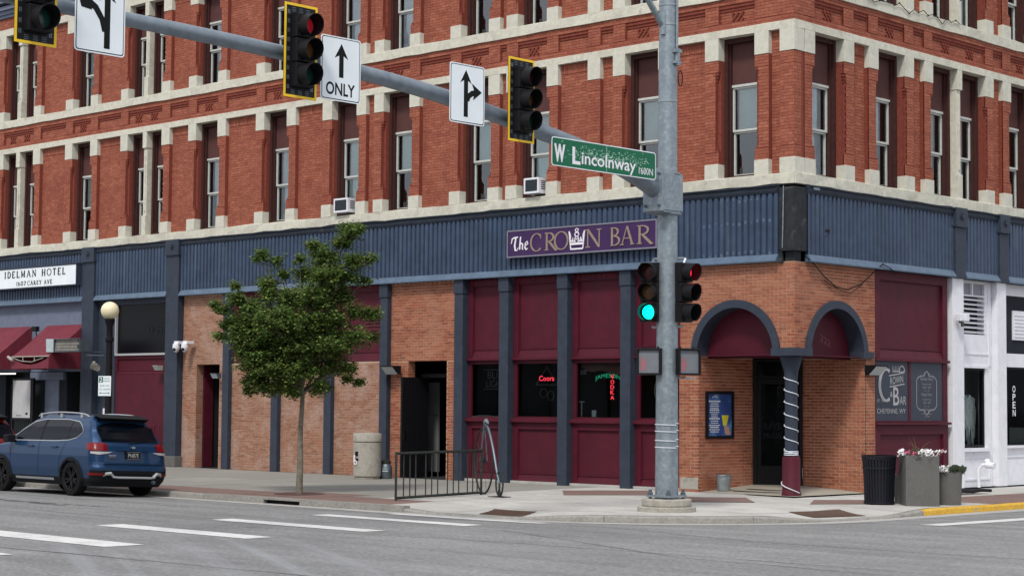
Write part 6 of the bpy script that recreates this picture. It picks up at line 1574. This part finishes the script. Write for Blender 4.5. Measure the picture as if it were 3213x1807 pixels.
# planters with flowers
def blooms(t, cx, cy, z, rx, spots, seed, square=False):
    r = random.Random(seed); mb = MB(); mf = MB(); mp_ = MB()
    for k in range(240):
        a = r.uniform(0, 6.28); q = r.random() ** .5 * rx * 1.15; x, y = cx + q * math.cos(a), cy + q * math.sin(a); zz = z + r.uniform(-.03, .12); s_ = r.uniform(.02, .045); b = r.uniform(0, 6.28); c = r.uniform(-.4, .8)
        mb.t = r.random(); mb.quad((x, y, zz), (x + s_ * math.cos(b), y + s_ * math.sin(b), zz + s_ * c), (x + s_ * 1.5 * math.cos(b + .5), y + s_ * 1.5 * math.sin(b + .5), zz + s_ * (c + .3)), (x + s_ * math.cos(b + 1.1), y + s_ * math.sin(b + 1.1), zz + s_ * c))
    tag(mb.build('foliage', 'plant_dark', t), kind='stuff')
    for (u, n, m) in spots:      # u: offset to the viewer's right
        for k in range(n):
            x = cx + .72 * (u + r.gauss(0, .055)) + .55 * r.uniform(.1, 1) * rx; y = cy + .69 * (u + r.gauss(0, .055)) - .55 * r.uniform(.1, 1) * rx; zz = z + .05 + r.uniform(-.05, .07)
            g_ = mf if m == 'w' else mp_; s_ = r.uniform(.022, .034)
            for j in range(5):
                a = j * 1.257 + r.random(); g_.quad((x, y, zz), (x + s_ * math.cos(a - .5), y + s_ * math.sin(a - .5) * .7, zz + s_ * .7 * math.sin(a)), (x + s_ * 1.3 * math.cos(a), y + s_ * math.sin(a), zz + s_ * .8 * math.sin(a) + .01), (x + s_ * math.cos(a + .5), y + s_ * math.sin(a + .5) * .7, zz + s_ * .7 * math.sin(a + .4)))
    if mf.f: tag(mf.build('white_blooms', 'flower_white', t), kind='stuff')
    if mp_.f: tag(mp_.build('pink_blooms', 'flower_pink', t), kind='stuff')
cx, cy = 2.94, -.11; z_ = z_side(cx, cy) + .006
t = thing('planter', 'large square grey concrete planter with white and pink flowers', 'planter', (cx, cy, z_))
ang = math.radians(43.7 + 0); F = lambda x, y, z: Vector((cx + x * math.cos(ang) - y * math.sin(ang), cy + x * math.sin(ang) + y * math.cos(ang), z))
mb = MB(F); b0, b1 = .318, .318
i = [mb.vert(x * b, y * b, z) for b, z in ((b0, z_), (b1, z_ + .94), (b1 - .035, z_ + .94), (b1 - .035, z_ + .86)) for x, y in ((-1, -1), (1, -1), (1, 1), (-1, 1))]
for l in range(3):
    for j in range(4): mb.face((i[l * 4 + j], i[l * 4 + (j + 1) % 4], i[l * 4 + 4 + (j + 1) % 4], i[l * 4 + 4 + j]))
mb.face(i[12:16]); mb.build('pot', 'grey_concrete', t, bevel=.008)
blooms(t, cx, cy, z_ + .93, .36, [(-.36, 16, 'w'), (-.30, 7, 'p'), (-.22, 3, 'p'), (.06, 26, 'w'), (.17, 22, 'w'), (.34, 6, 'w'), (.38, 2, 'p')], 4)
mb = MB(); r = random.Random(8)
for k in range(5): a = r.uniform(-.25, .5); l_ = r.uniform(.22, .38); x0, y0 = cx + r.uniform(-.08, .08), cy + r.uniform(-.08, .08); mb.tube([(x0, y0, z_ + .92), (x0 + a * .25, y0 + a * .2, z_ + .92 + l_ * .6), (x0 + a * .72, y0 + a * .6, z_ + .92 + l_)], [.005, .004, .002], 4)
tag(mb.build('dry_grass', 'dry_stem', t), kind='stuff')
cx, cy = 3.14, .63; z_ = z_side(cx, cy) + .006
t = thing('planter', 'smaller round grey planter with white flowers on the right', 'planter', (cx, cy, z_))
mb = MB(); mb.lathe(cx, cy, [(.235, z_), (.262, z_ + .62), (.235, z_ + .62), (.23, z_ + .56), (.01, z_ + .56)], 28); mb.build('pot', 'grey_concrete', t, smooth=True)
blooms(t, cx, cy, z_ + .61, .25, [(-.20, 14, 'w'), (-.10, 14, 'w'), (-.16, 8, 'w')], 12)
mb = MB(); r = random.Random(2); mb.t = 0
for k in range(120): a = r.uniform(0, 6.28); q = r.uniform(0, .2); x, y = cx + .10 + q * math.cos(a), cy + .08 + q * math.sin(a); h = r.uniform(.03, .17); mb.quad((x, y, z_ + .58), (x + .015, y + .015, z_ + .6 + h), (x + .05, y + .03, z_ + .6 + h * .9))
tag(mb.build('dark_foliage', 'plant_dark', t), kind='stuff')
cx, cy = 2.44, .30; z_ = z_side(cx, cy) + .006
t = thing('planter', 'round planter with brown withered plants between the black bin and the large planter', 'planter', (cx, cy, z_))
mb = MB(); mb.lathe(cx, cy, [(.25, z_), (.28, z_ + .55), (.25, z_ + .55), (.24, z_ + .5), (.01, z_ + .5)], 28); mb.build('pot', 'grey_concrete', t, smooth=True)
mb = MB(); r = random.Random(6)
for k in range(80): a = r.uniform(0, 6.28); q = r.uniform(0, .24); x, y = cx + q * math.cos(a), cy + q * math.sin(a); mb.quad((x, y, z_ + .52), (x + .03, y, z_ + .6 + r.uniform(0, .10)), (x + .04, y + .03, z_ + .56))
tag(mb.build('withered_foliage', 'cloth_brown', t), kind='stuff')
# standpipe and black mat
cx, cy = .14, 7.35; t = thing('standpipe', 'white painted fire standpipe against the white shop wall', 'standpipe', (cx, cy, 0))
mb = MB(); mb.tube([(cx - .1, cy - .12, 0), (cx - .1, cy - .12, .42), (cx - .02, cy - .10, .52), (cx + .10, cy - .02, .52)], .038, 10); mb.build('pipe', 'white_paint', t, smooth=True)
mb = MB(); mb.tube([(cx + .04, cy - .02, .52), (cx + .20, cy + .0, .50)], [.085, .07], 14); mb.lathe(cx + .05, cy - .0, [(.06, .55), (.075, .60), (.04, .66)], 12); mb.build('valve_head', 'white_paint', t, smooth=True)
mb = MB(); mb.tube([(cx + .20, cy, .50), (cx + .235, cy, .495)], .078, 12); mb.build('cap', 'white_paint', t)
mb = MB(); r = random.Random(1)
for k in range(5): mb.tube([(1.0 + .1 * k, 3.9 + .35 * j + .05 * math.sin(j + k), .03 + .02 * (j % 2)) for j in range(5)], .035, 6)
tag(mb.build('mat', 'black', None, (1.2, 4.6, 0)), 'crumpled black mat lying on the pavement by the white pillar', 'mat')
mb = MB(); mb.box(-1.95, -.75, 1.0, 1.06, .05, .062); mb.box(-1.9, -.7, .45, .50, .03, .042); tag(mb.build('door_mat', 'black', None, (-1.3, .75, .04)), 'thin dark strips of a worn mat on the entrance floor', 'mat')

# ================================================================ TREE
TX, TY = -7.4, -6.8; tz = z_side(TX, TY)
tree = thing('tree', 'young leafy street tree with a slim grey trunk in front of the pale brick wall', 'tree', (TX, TY, tz))
rh = Vector((.723, .6906, 0)); fh = Vector((-.69, .723, 0))
CL = [(1140, 110, 80), (1200, 80, 45), (1080, 190, 70), (880, 215, 60), (960, 300, 100), (490, 290, 50), (470, 320, 35), (600, 335, 55), (1290, 315, 50), (1180, 330, 80), (1100, 430, 110), (960, 440, 130), (800, 420, 70), (790, 335, 35), (560, 490, 65), (560, 570, 65), (660, 430, 40), (290, 515, 35), (310, 610, 60), (140, 655, 42), (205, 700, 50), (420, 670, 70), (700, 610, 110), (900, 600, 150), (1080, 590, 80), (250, 800, 75), (200, 890, 55), (400, 800, 130), (600, 780, 150), (800, 780, 150), (1000, 770, 130), (1180, 700, 60), (1300, 715, 70), (1180, 880, 105), (1310, 885, 55), (420, 950, 120), (620, 950, 150), (820, 950, 160), (1020, 940, 150), (420, 1090, 85), (440, 1210, 75), (600, 1140, 130), (800, 1130, 140), (1000, 1100, 110), (1130, 1110, 60), (1130, 1195, 35), (1215, 1215, 40), (600, 1260, 75), (750, 1285, 65), (880, 1275, 55), (950, 1255, 65), (700, 1210, 90), (430, 1285, 45), (380, 1000, 60), (370, 900, 70), (330, 850, 70), (500, 1040, 90), (520, 880, 100), (480, 1180, 70), (520, 1260, 60), (1240, 470, 45)]
def cpos(tx, ty, dep): return Vector((TX, TY, 0)) + rh * ((tx - 790) / 360.) + fh * dep + Vector((0, 0, 1.8 + (1379 - ty) / 360.))
r = random.Random(21); mb = MB(); cl3 = []
for (tx, ty, rad) in CL:
    ext = max(.1, 1.15 - abs(tx - 790) / 600. - abs(ty - 850) / 900.)
    reps = 1 if rad < 58 else (2 if rad < 120 else 3)
    for k in range(reps):
        dep = r.uniform(-1, 1) * ext * 1.0 if reps == 1 else (k - (reps - 1) / 2) * 1.3 * ext / (reps - 1) + r.uniform(-.25, .25)
        cl3.append((cpos(tx, ty, dep), rad / 360.))
for c, R0 in cl3:
    n = int(260 + 8200 * R0 * R0)
    axis = [(r.gauss(0, 1), r.gauss(0, 1), r.gauss(0, .6)) for _ in range(max(4, int(n / 26)))]
    for ax in axis:            # small twigs carrying leaves
        d = Vector(ax); d.normalize(); tip = c + d * R0 * (r.random() ** .45) * 1.02; twd = (d + Vector((0, 0, .2))).normalized(); tn = r.random()
        for k in range(26):
            p = tip + twd * r.uniform(-.16, .10) * (R0 / .3 if R0 < .3 else 1) + Vector((r.gauss(0, .045), r.gauss(0, .045), r.gauss(0, .035)))
            ln = r.uniform(.045, .085); w = ln * .36; a = r.uniform(0, 6.28); dz = r.uniform(-.9, .25); dr = Vector((math.cos(a), math.sin(a), dz)).normalized(); sd_ = dr.cross(Vector((r.uniform(-.4, .4), r.uniform(-.4, .4), 1))).normalized()
            mb.t = min(.998, max(.002, tn * .6 + r.random() * .4))
            m_ = p + dr * ln * .5
            mb.quad(p, m_ + sd_ * w, p + dr * ln, m_ - sd_ * w)
tag(mb.build('crown', 'leaf', tree), kind='stuff'); NL = len(mb.f)
mb = MB(); mb.tube(smooth_path([(TX, TY, tz - .1), (TX, TY, tz + .02), (TX + .02, TY, .6), (TX - .0, TY + .01, 1.2), (TX + .04, TY + .02, 2.0), (TX + .02, TY, 2.8), (TX + .08, TY + .05, 3.8), (TX + .3, TY + .3, 4.9)], 4), [.12, .095, .082, .076] + [.072 - .0025 * k for k in range(25)], 14); mb.build('trunk', 'bark', tree, smooth=True)
for k, (c, R0) in enumerate(cl3):
    if c.z > 2.5 and (R0 < .26 or k % 3 == 0):
        h = max(2.0, c.z * .62); b = Vector((TX + .03, TY + .02, min(h, 3.9))); m_ = b.lerp(c, .5) + Vector((0, 0, .02)); mb = MB(); mb.tube([b, m_, c], [.028, .018, .006], 6); mb.build('limb', 'bark', tree)
mb = MB(); mb.lathe(TX, TY, [(.01, tz + .014), (.50, tz + .015), (.52, tz + .006)], 20); tag(mb.build('tree_pit', 'cloth_brown', None, (TX, TY, tz)), kind='structure')
mb = MB(); mb.t = 0
mb = MB()
for i in range(6):
    for j in range(6):
        def Pq(a, b): x, y = TX - 1.1 + 2.2 * a / 6 + .3 * b / 6, TY - .75 + 1.5 * b / 6; return (x, y, z_side(x, y) + .004)
        mb.quad(Pq(i, j), Pq(i + 1, j), Pq(i + 1, j + 1), Pq(i, j + 1))
mb.build('tree_surround', 'paver', side)

# road details
crack([(-30, -19.6), (-8, -18.9), (2, -18.0), (9, -17.6), (20, -17.4)], .014); crack([(-1, -13.2), (4, -12.4), (10, -12.2)], .011); crack([(-12, -13.6), (-7, -13.2), (-2.6, -13.4)], .010); crack([(2, -10.6), (7, -12.6), (14, -13.0)], .009); crack([(-20, -10.6), (-13, -10.5), (-6, -10.6)], .012); crack([(1.5, -8.6), (6, -9.6), (12, -9.4)], .010)
mb = MB(); r = random.Random(4)
for (x, y, w, h) in ((-9.6, -11.9, 1.1, .14), (-8.4, -12.0, .5, .07), (-10.9, -11.75, .5, .05), (-7.6, -11.75, .7, .04)):
    n = 12; up_ = [(x - w + 2 * w * k / n, y + h * (.6 + .4 * math.sin(k * 1.7))) for k in range(n + 1)]; dn = [(a, y - h * (.5 + .5 * math.cos(k * 1.3))) for k, (a, b) in enumerate(up_)]
    for k in range(n): mb.quad(*[(p[0], p[1], z_road(*p) + .0045) for p in (dn[k], dn[k + 1], up_[k + 1], up_[k])])
tag(mb.build('road_patch', 'tar'), kind='structure')

# ================================================================ added buildings opposite, unseen behind the viewer, put in to shade the low sky
def block(x0, x1, y0, y1, h, m, face, lab):
    """plain commercial block; face = side with windows: 'n' (towards +y) or 'w' (towards -x)"""
    T = Fr((0, y1, 0), (1, 0, 0), (0, 1, 0)) if face == 'n' else Fr((x0, 0, 0), (0, 1, 0), (-1, 0, 0))
    a, b = (x0, x1) if face == 'n' else (y0, y1)
    t = thing('added_building', lab, 'building', ((x0 + x1) / 2, (y0 + y1) / 2, -.2))
    mb = MB(); mb.box(x0, x1, y0, y1, -.2, h); mb.build('wall', m, t)
    mb = MB(T); mb.box(a - .1, b + .1, h - .5, h + .1, .005, .25); mb.build('cornice', 'stone', t)
    for k in range(int((b - a) / 3.2)):
        for z in (.6, 4.8, 8.2):
            if z + 2.2 > h: continue
            u = a + .8 + k * 3.2; w = 1.2 if z > 1 else 2.3; mb = MB(T); mb.box(u, u + w, z, z + 2.0, .004, .05); f = mb.build('window', 'sash_white', t)
            mb = MB(T); mb.box(u + .08, u + w - .08, z + .08, z + 1.92, .0501, .055); mb.build('pane', 'black_gloss', f)
block(-45, -2, -58, -46, 9.5, 'red_brick', 'n', 'added unseen long red brick building across the street to the left behind the viewer')
block(2, 30, -60, -47, 11.5, 'concrete_old', 'n', 'added unseen grey rendered building across the street directly behind the viewer')
block(36, 50, -24, 8, 8.5, 'pale_brick', 'w', 'added unseen pale brick building across the street to the right of the viewer')

# ================================================================ CARS
def interp(tab, x):
    if x <= tab[0][0]: return tab[0][1]
    for (a, fa), (b, fb) in zip(tab, tab[1:]):
        if x <= b: t = (x - a) / (b - a); t = t * t * (3 - 2 * t) * .5 + t * .5; return fa + (fb - fa) * t
    return tab[-1][1]
HW = [(.20, .84), (.34, .895), (.55, .915), (.80, .915), (.95, .90), (1.06, .87), (1.12, .845), (1.35, .765), (1.55, .66), (1.63, .55)]
XR = [(.20, .16), (.34, .05), (.50, .0), (.60, .0), (.66, .045), (.90, .06), (1.02, .10), (1.10, .15), (1.35, .33), (1.52, .47), (1.63, .62)]
XF = [(.20, 4.45), (.35, 4.58), (.55, 4.63), (.75, 4.60), (.88, 4.48), (.97, 4.18), (1.04, 3.70), (1.08, 3.46), (1.30, 3.10), (1.50, 2.78), (1.63, 2.45)]
RRc = [(.2, .22), (.9, .24), (1.1, .22), (1.35, .16), (1.63, .14)]
def ring_pt(z, s, off=0.):
    """left half outline at height z. s measured from the start of the rear corner arc (negative: across the rear)"""
    hw, xr, rr = interp(HW, z) + off, interp(XR, z) - off, interp(RRc, z); L = rr * math.pi / 2
    if s <= 0: return (xr + .0, hw - rr + s, z)
    if s < L: a = s / rr; return (xr + rr - rr * math.cos(a), hw - rr + rr * math.sin(a), z)
    return (xr + rr + (s - L), hw, z)
def side_pt(x, z, off=0.): 
    return (x, interp(HW, z) + off, z)
def make_car(X0, Y0, zg, paint, lab, full=True, plate=True):
    def T(x, y, z): return Vector((X0 - x, Y0 - y, zg + z + .036 * y))
    t = thing('parked_car', lab, 'car', (X0 - 2.3, Y0, zg), 'cars parked along the kerb')
    NZ = 26; zs = [.20 + (1.63 - .20) * k / NZ for k in range(NZ + 1)]; NSD = 74
    body, plas = MB(T), MB(T); grid = []
    for z in zs:
        hw, xr, xf, rr = interp(HW, z), interp(XR, z), interp(XF, z), interp(RRc, z); rf = min(.55, (xf - xr) * .2) if z < 1.1 else .25
        row = [(xr, y, z) for y in lin(0, hw - rr, 4)[:-1]] + [(xr + rr - rr * math.cos(a), hw - rr + rr * math.sin(a), z) for a in lin(0, math.pi / 2, 6)[:-1]] + [(x, hw, z) for x in lin(xr + rr, xf - rf, NSD)[:-1]] + [(xf - rf + rf * math.sin(a), hw - rf * .9 + rf * .9 * math.cos(a), z) for a in lin(0, math.pi / 2, 6)[:-1]] + [(xf, y, z) for y in lin(hw - rf * .9, 0, 4)]
        grid.append(row)
    wheels = (.90, 3.57)
    for sgn in (1, -1):
        for k in range(NZ):
            for j in range(len(grid[0]) - 1):
                q = [grid[k][j], grid[k][j + 1], grid[k + 1][j + 1], grid[k + 1][j]]
                cx = sum(p[0] for p in q) / 4; cy = sum(p[1] for p in q) / 4; cz = sum(p[2] for p in q) / 4
                if cy > .72 and any(math.hypot(cx - w, cz - .345) < .375 for w in wheels): continue
                lim = .52 if cx < .25 else (.34 if cx < 4.2 else .5)
                g = plas if cz < lim else body
                q = [(a, sgn * b, c) for a, b, c in q]
                if sgn < 0: q = q[::-1]
                g.quad(*q)
    # roof and floor caps
    top = grid[-1]
    for sgn in (1, -1):
        for j in range(len(top) - 1):
            a, b = top[j], top[j + 1]
            body.quad((a[0], sgn * a[1], a[2]), (b[0], sgn * b[1], b[2]), (b[0], 0, b[2] + .035), (a[0], 0, a[2] + .035)) if 1e-5 < abs(a[1]) + abs(b[1]) else None
    b_ = body.build('body', paint, t, smooth=True); plas.build('lower_cladding', 'car_plastic', t, smooth=True)
    mb = MB(T); mb.box(.3, 4.3, -.78, .78, .25, .9); mb.build('underbody', 'car_plastic', t)
    def patch(fn, u0, u1, n, lo, hi, m, name, off, par=t, nz_=6):
        mb = MB(T); prev = None
        for i in range(n + 1):
            u = u0 + (u1 - u0) * i / n; col = [fn(u, lo(u) + (hi(u) - lo(u)) * j / nz_, off) for j in range(nz_ + 1)]
            if prev:
                for j in range(nz_): mb.quad(prev[j], col[j], col[j + 1], prev[j + 1])
            prev = col
        return mb.build(name, m, par, smooth=True)
    up_t = [(.66, 1.30), (.76, 1.42), (.95, 1.505), (1.4, 1.545), (2.2, 1.54), (2.55, 1.49), (2.85, 1.34), (3.10, 1.20), (3.28, 1.095)]
    lo_t = [(.66, 1.29), (.80, 1.17), (1.1, 1.115), (1.6, 1.095), (3.28, 1.085)]
    UP = lambda x: interp(up_t, x); LO = lambda x: interp(lo_t, x)
    for sgn in (1, -1):
        SP = lambda x, z, off, sgn=sgn: (x, sgn * (interp(HW, z) + off), z)
        for (a, b) in ((.68, 1.12), (1.16, 2.08), (2.16, 3.24)): patch(SP, a, b, 12, lambda x: LO(x) + .012, lambda x: max(LO(x) + .014, UP(x) - .012), 'car_glass', 'side_window', .006)
        for (a, b) in ((1.12, 1.16), (2.08, 2.16)): patch(SP, a, b, 2, LO, UP, 'car_plastic', 'door_pillar', .0055)
        mb = MB(T)
        pts = [SP(x, UP(x), .010) for x in lin(.66, 3.28, 30)] ; mb.tube([T(*p) for p in pts], .011, 5) if False else None
        for f in (UP, LO):
            prev = None
            for x in lin(.66, 3.28, 34):
                z = f(x); a, b = SP(x, z - .008, .008), SP(x, z + .008, .008)
                if prev: mb.quad(prev[0], a, b, prev[1])
                prev = (a, b)
        mb.build('window_trim', 'car_silver', t)
        mb = MB(T)
        for x in (1.14, 2.12, 3.20):
            prev = None
            for z in lin(.38, 1.09, 14):
                xx = x if x > 1.2 else .98 + .22 * math.cos((z - .35) * 2.2) * 0 + (.36 if z < .7 else .36 - (z - .7) * .5) 
                a, b = SP(xx - .005, z, .003), SP(xx + .005, z, .003)
                if prev: mb.quad(prev[0], prev[1], b, a)
                prev = (a, b)
        mb.build('door_seam', 'car_plastic', t)
        for x in (1.42, 2.32): mb = MB(T); mb.prism([(0, 0)] * 0 or [(x, .95), (x + .2, .95), (x + .2, .975), (x, .975)], 0, 0) if False else mb.box(x, x + .2, sgn * .905 - .005, sgn * .905 + .03 * sgn, .955, .985); mb.build('door_handle', paint, t, bevel=.006)
        patch(SP, 1.50, 2.95, 8, lambda x: .285, lambda x: .335, 'car_silver', 'sill_strip', .03, nz_=2)
        # wheel arch lips
        for w in wheels:
            mb = MB(T); n = 26
            for k in range(n):
                a0, a1 = math.radians(-8 + 196 * k / n), math.radians(-8 + 196 * (k + 1) / n)
                def q(r, a, off): z = max(.2, .345 + r * math.sin(a)); return (w + r * math.cos(a), sgn * (interp(HW, z) + off), z)
                mb.quad(q(.375, a0, .022), q(.375, a1, .022), q(.425, a1, .020), q(.425, a0, .020)); mb.quad(q(.425, a0, .020), q(.425, a1, .020), q(.435, a1, -.01), q(.435, a0, -.01)); mb.quad(q(.375, a0, -.12), q(.375, a1, -.12), q(.375, a1, .022), q(.375, a0, .022))
            mb.build('wheel_arch', 'car_plastic', t, smooth=True)
            o = T(w, sgn * .80, .345); TT = lambda x, y, z, o=o, sgn=sgn: o + Vector((x, -sgn * z, y))
            prof = [(.22, -.10), (.33, -.105), (.350, -.08), (.354, 0), (.350, .075), (.33, .105), (.245, .108)]
            mb = MB(TT); mb.lathe(0, 0, prof, 36, cap=False); ty = mb.build('wheel', 'tyre', t, smooth=True)
            mb = MB(TT); mb.lathe(0, 0, [(.245, .104), (.240, .112), (.225, .10), (.215, .02), (.02, .015)], 36, cap=False)
            for k in range(10):
                a = 2 * math.pi * k / 10 + (.12 if k % 2 else -.12); c_, s_ = math.cos(a), math.sin(a); w0, w1 = .024, .014
                i = [mb.vert(r_ * c_ - e * s_, r_ * s_ + e * c_, zz) for r_, e, zz in ((.04, -w0, .085), (.04, w0, .085), (.23, w1, .104), (.23, -w1, .104), (.04, -w0, .05), (.04, w0, .05), (.23, w1, .07), (.23, -w1, .07))]
                mb.face(i[0:4]); mb.face((i[0], i[3], i[7], i[4])); mb.face((i[1], i[5], i[6], i[2]))
            mb.lathe(0, 0, [(.055, .06), (.05, .095), (.01, .098)], 16, cap=False); mb.build('rim', 'rim', ty)
        # mirror
        o = T(3.08, sgn * 1.0, 1.10); mb = MB(lambda x, y, z: o + Vector((-x, -y, z))); mb.box(-.08, .10, -.09, .11, -.07, .09); mb.box(-.02, .03, -.16 * sgn - .02, -.08 * sgn + .02, -.06, -.02); mb.build('mirror', 'car_plastic', t, bevel=.03)
        # tail lamps wrap the corner
        RP = lambda s, z, off, sgn=sgn: (lambda p: (p[0], sgn * p[1], p[2]))(ring_pt(z, s, off))
        patch(RP, -.08, .42, 18, lambda s: .925 + max(0, s - .35) * .25, lambda s: 1.085 - max(0, -s) * .35 - max(0, s - .30) * .35, 'lamp_red', 'tail_light', .016)
        patch(RP, -.20, .30, 18, lambda s: .845 + abs(s - .12) * .12 + max(0, -.08 - s) * .2, lambda s: .905, 'lamp_white', 'reversing_light', .015)
        patch(RP, .0, .42, 8, lambda s: .425, lambda s: .475, 'lamp_red', 'reflector', .010)
        # roof rail
        mb = MB(T); P_ = [(.72, .60, 1.60), (.84, .60, 1.645), (1.1, .61, 1.672), (1.8, .62, 1.685), (2.4, .61, 1.65), (2.60, .60, 1.60)]
        mb.tube([(a, sgn * b, c) for a, b, c in [tuple(v) for v in smooth_path(P_, 4)]], .016, 7)
        for a in (.95, 1.7, 2.45): mb.box(a, a + .07, sgn * .60 - .02, sgn * .60 + .02, 1.56, 1.665)
        mb.build('roof_rail', 'car_silver', t, smooth=True)
    # rear window, spoiler, plate, badge, wiper
    rearx = lambda z, off: interp(XR, z) - off
    def RW(u, z, off): return (rearx(z, off), u, z)
    patch(RW, -.68, .68, 12, lambda y: 1.105 + .0 * y, lambda y: 1.50 - .10 * (abs(y) / .68) ** 3, 'car_glass', 'rear_window', .006)
    mb = MB(T)
    for k in range(10):
        y0, y1 = -.60 + .12 * k, -.60 + .12 * (k + 1)
        mb.quad((.30 + .04 * (abs(y0) / .6) ** 2, y0, 1.585), (.30 + .04 * (abs(y1) / .6) ** 2, y1, 1.585), (.68, y1, 1.665), (.68, y0, 1.665)); mb.quad((.30 + .04 * (abs(y0) / .6) ** 2, y0, 1.585), (.30 + .04 * (abs(y1) / .6) ** 2, y1, 1.585), (.5, y1, 1.515), (.5, y0, 1.515))
    mb.build('spoiler', 'car_plastic', t, smooth=True)
    mb = MB(T); mb.box(.03, .062, -.40, .40, .93, .955); mb.build('tailgate_trim', paint, t)
    mb = MB(T)
    for (a, b, c, d) in ((-.70, .70, .655, .664), ): mb.box(.02, .05, a, b, c, d)
    mb.build('tailgate_seam', 'car_plastic', t)
    mb = MB(T); mb.box(.02, .046, -.17, .17, .765, .915); pl = mb.build('number_plate', 'ink', t)
    F = Fr(T(.018, 0, 0), (0, 1, 0), (1, 0, 0)); mb = MB(F)
    text(mb, 'PNB7E', -.13, .13, .80, .88, .001); mb.box(-.155, .155, .905, .909, 0, .001); mb.box(-.155, .155, .771, .775, 0, .001); mb.build('plate_lettering', 'paper', pl)
    mb = MB(F); mb.prism([(.045 * math.cos(2 * math.pi * k / 16), 1.0 + .026 * math.sin(2 * math.pi * k / 16)) for k in range(16)], -.06, .0); mb.build('badge', 'chrome', t)
    mb = MB(F); mb.box(-.60, -.42, .845, .86, -.05, .0); mb.box(-.58, -.44, .82, .83, -.05, .0); mb.build('badge', 'chrome', t)
    mb = MB(T); mb.tube([(.0 - .0, -.55, .47), (-.02, -.50, .40), (-.03, -.40, .39), (-.03, .40, .39), (-.02, .50, .40), (.0, .55, .47)], .024, 8)
    for s_ in (1, -1): mb.tube([(.0, s_ * .48, .41), (-.015, s_ * .56, .47), (.02, s_ * .66, .46), (.08, s_ * .74, .39)], [.024, .036, .036, .016], 8)
    mb.build('bumper_guard', 'car_silver', t, smooth=True)
    mb = MB(T); mb.tube([(.02, -.52, .30), (.25, -.52, .30)], .04, 10); mb.build('exhaust', 'galv_dark', t)
    mb = MB(T); mb.tube([(.12, .05, 1.10), (.14, -.28, 1.13)], .010, 5); mb.build('rear_wiper', 'car_plastic', t)
    return t
make_car(-9.98, -9.03, -.135, 'car_blue', 'blue sport utility car with roof rails parked at the kerb by the lamp post')
make_car(-15.55, -8.98, -.135, 'car_red', 'dark red car only just visible at the left edge ahead of the blue car')

# ---------------------------------------------------------------- repeats share a group
GROUPS = {'traffic_light': 'traffic lights on the signal pole and its mast arm', 'pedestrian_signal': 'pedestrian signals on the signal pole', 'planter': 'grey planters with plants by the kerb', 'air_conditioner': 'window air conditioners on the upper floor', 'security_camera': 'white dome cameras over the dark doorway', 'awning': 'maroon awnings over the hotel entrance', 'wall_light': 'floodlights fixed to the ground floor wall', 'neon_sign': 'neon signs in the bar windows', 'traffic_sign': 'white lane signs on the mast arm', 'litter_bin': 'litter bins on the pavement', 'added_building': 'added unseen buildings across the street'}
for o in list(S.objects):
    if o.parent is None and 'category' in o and 'group' not in o:
        g_ = GROUPS.get(o.name.split('.')[0])
        if g_: o['group'] = g_
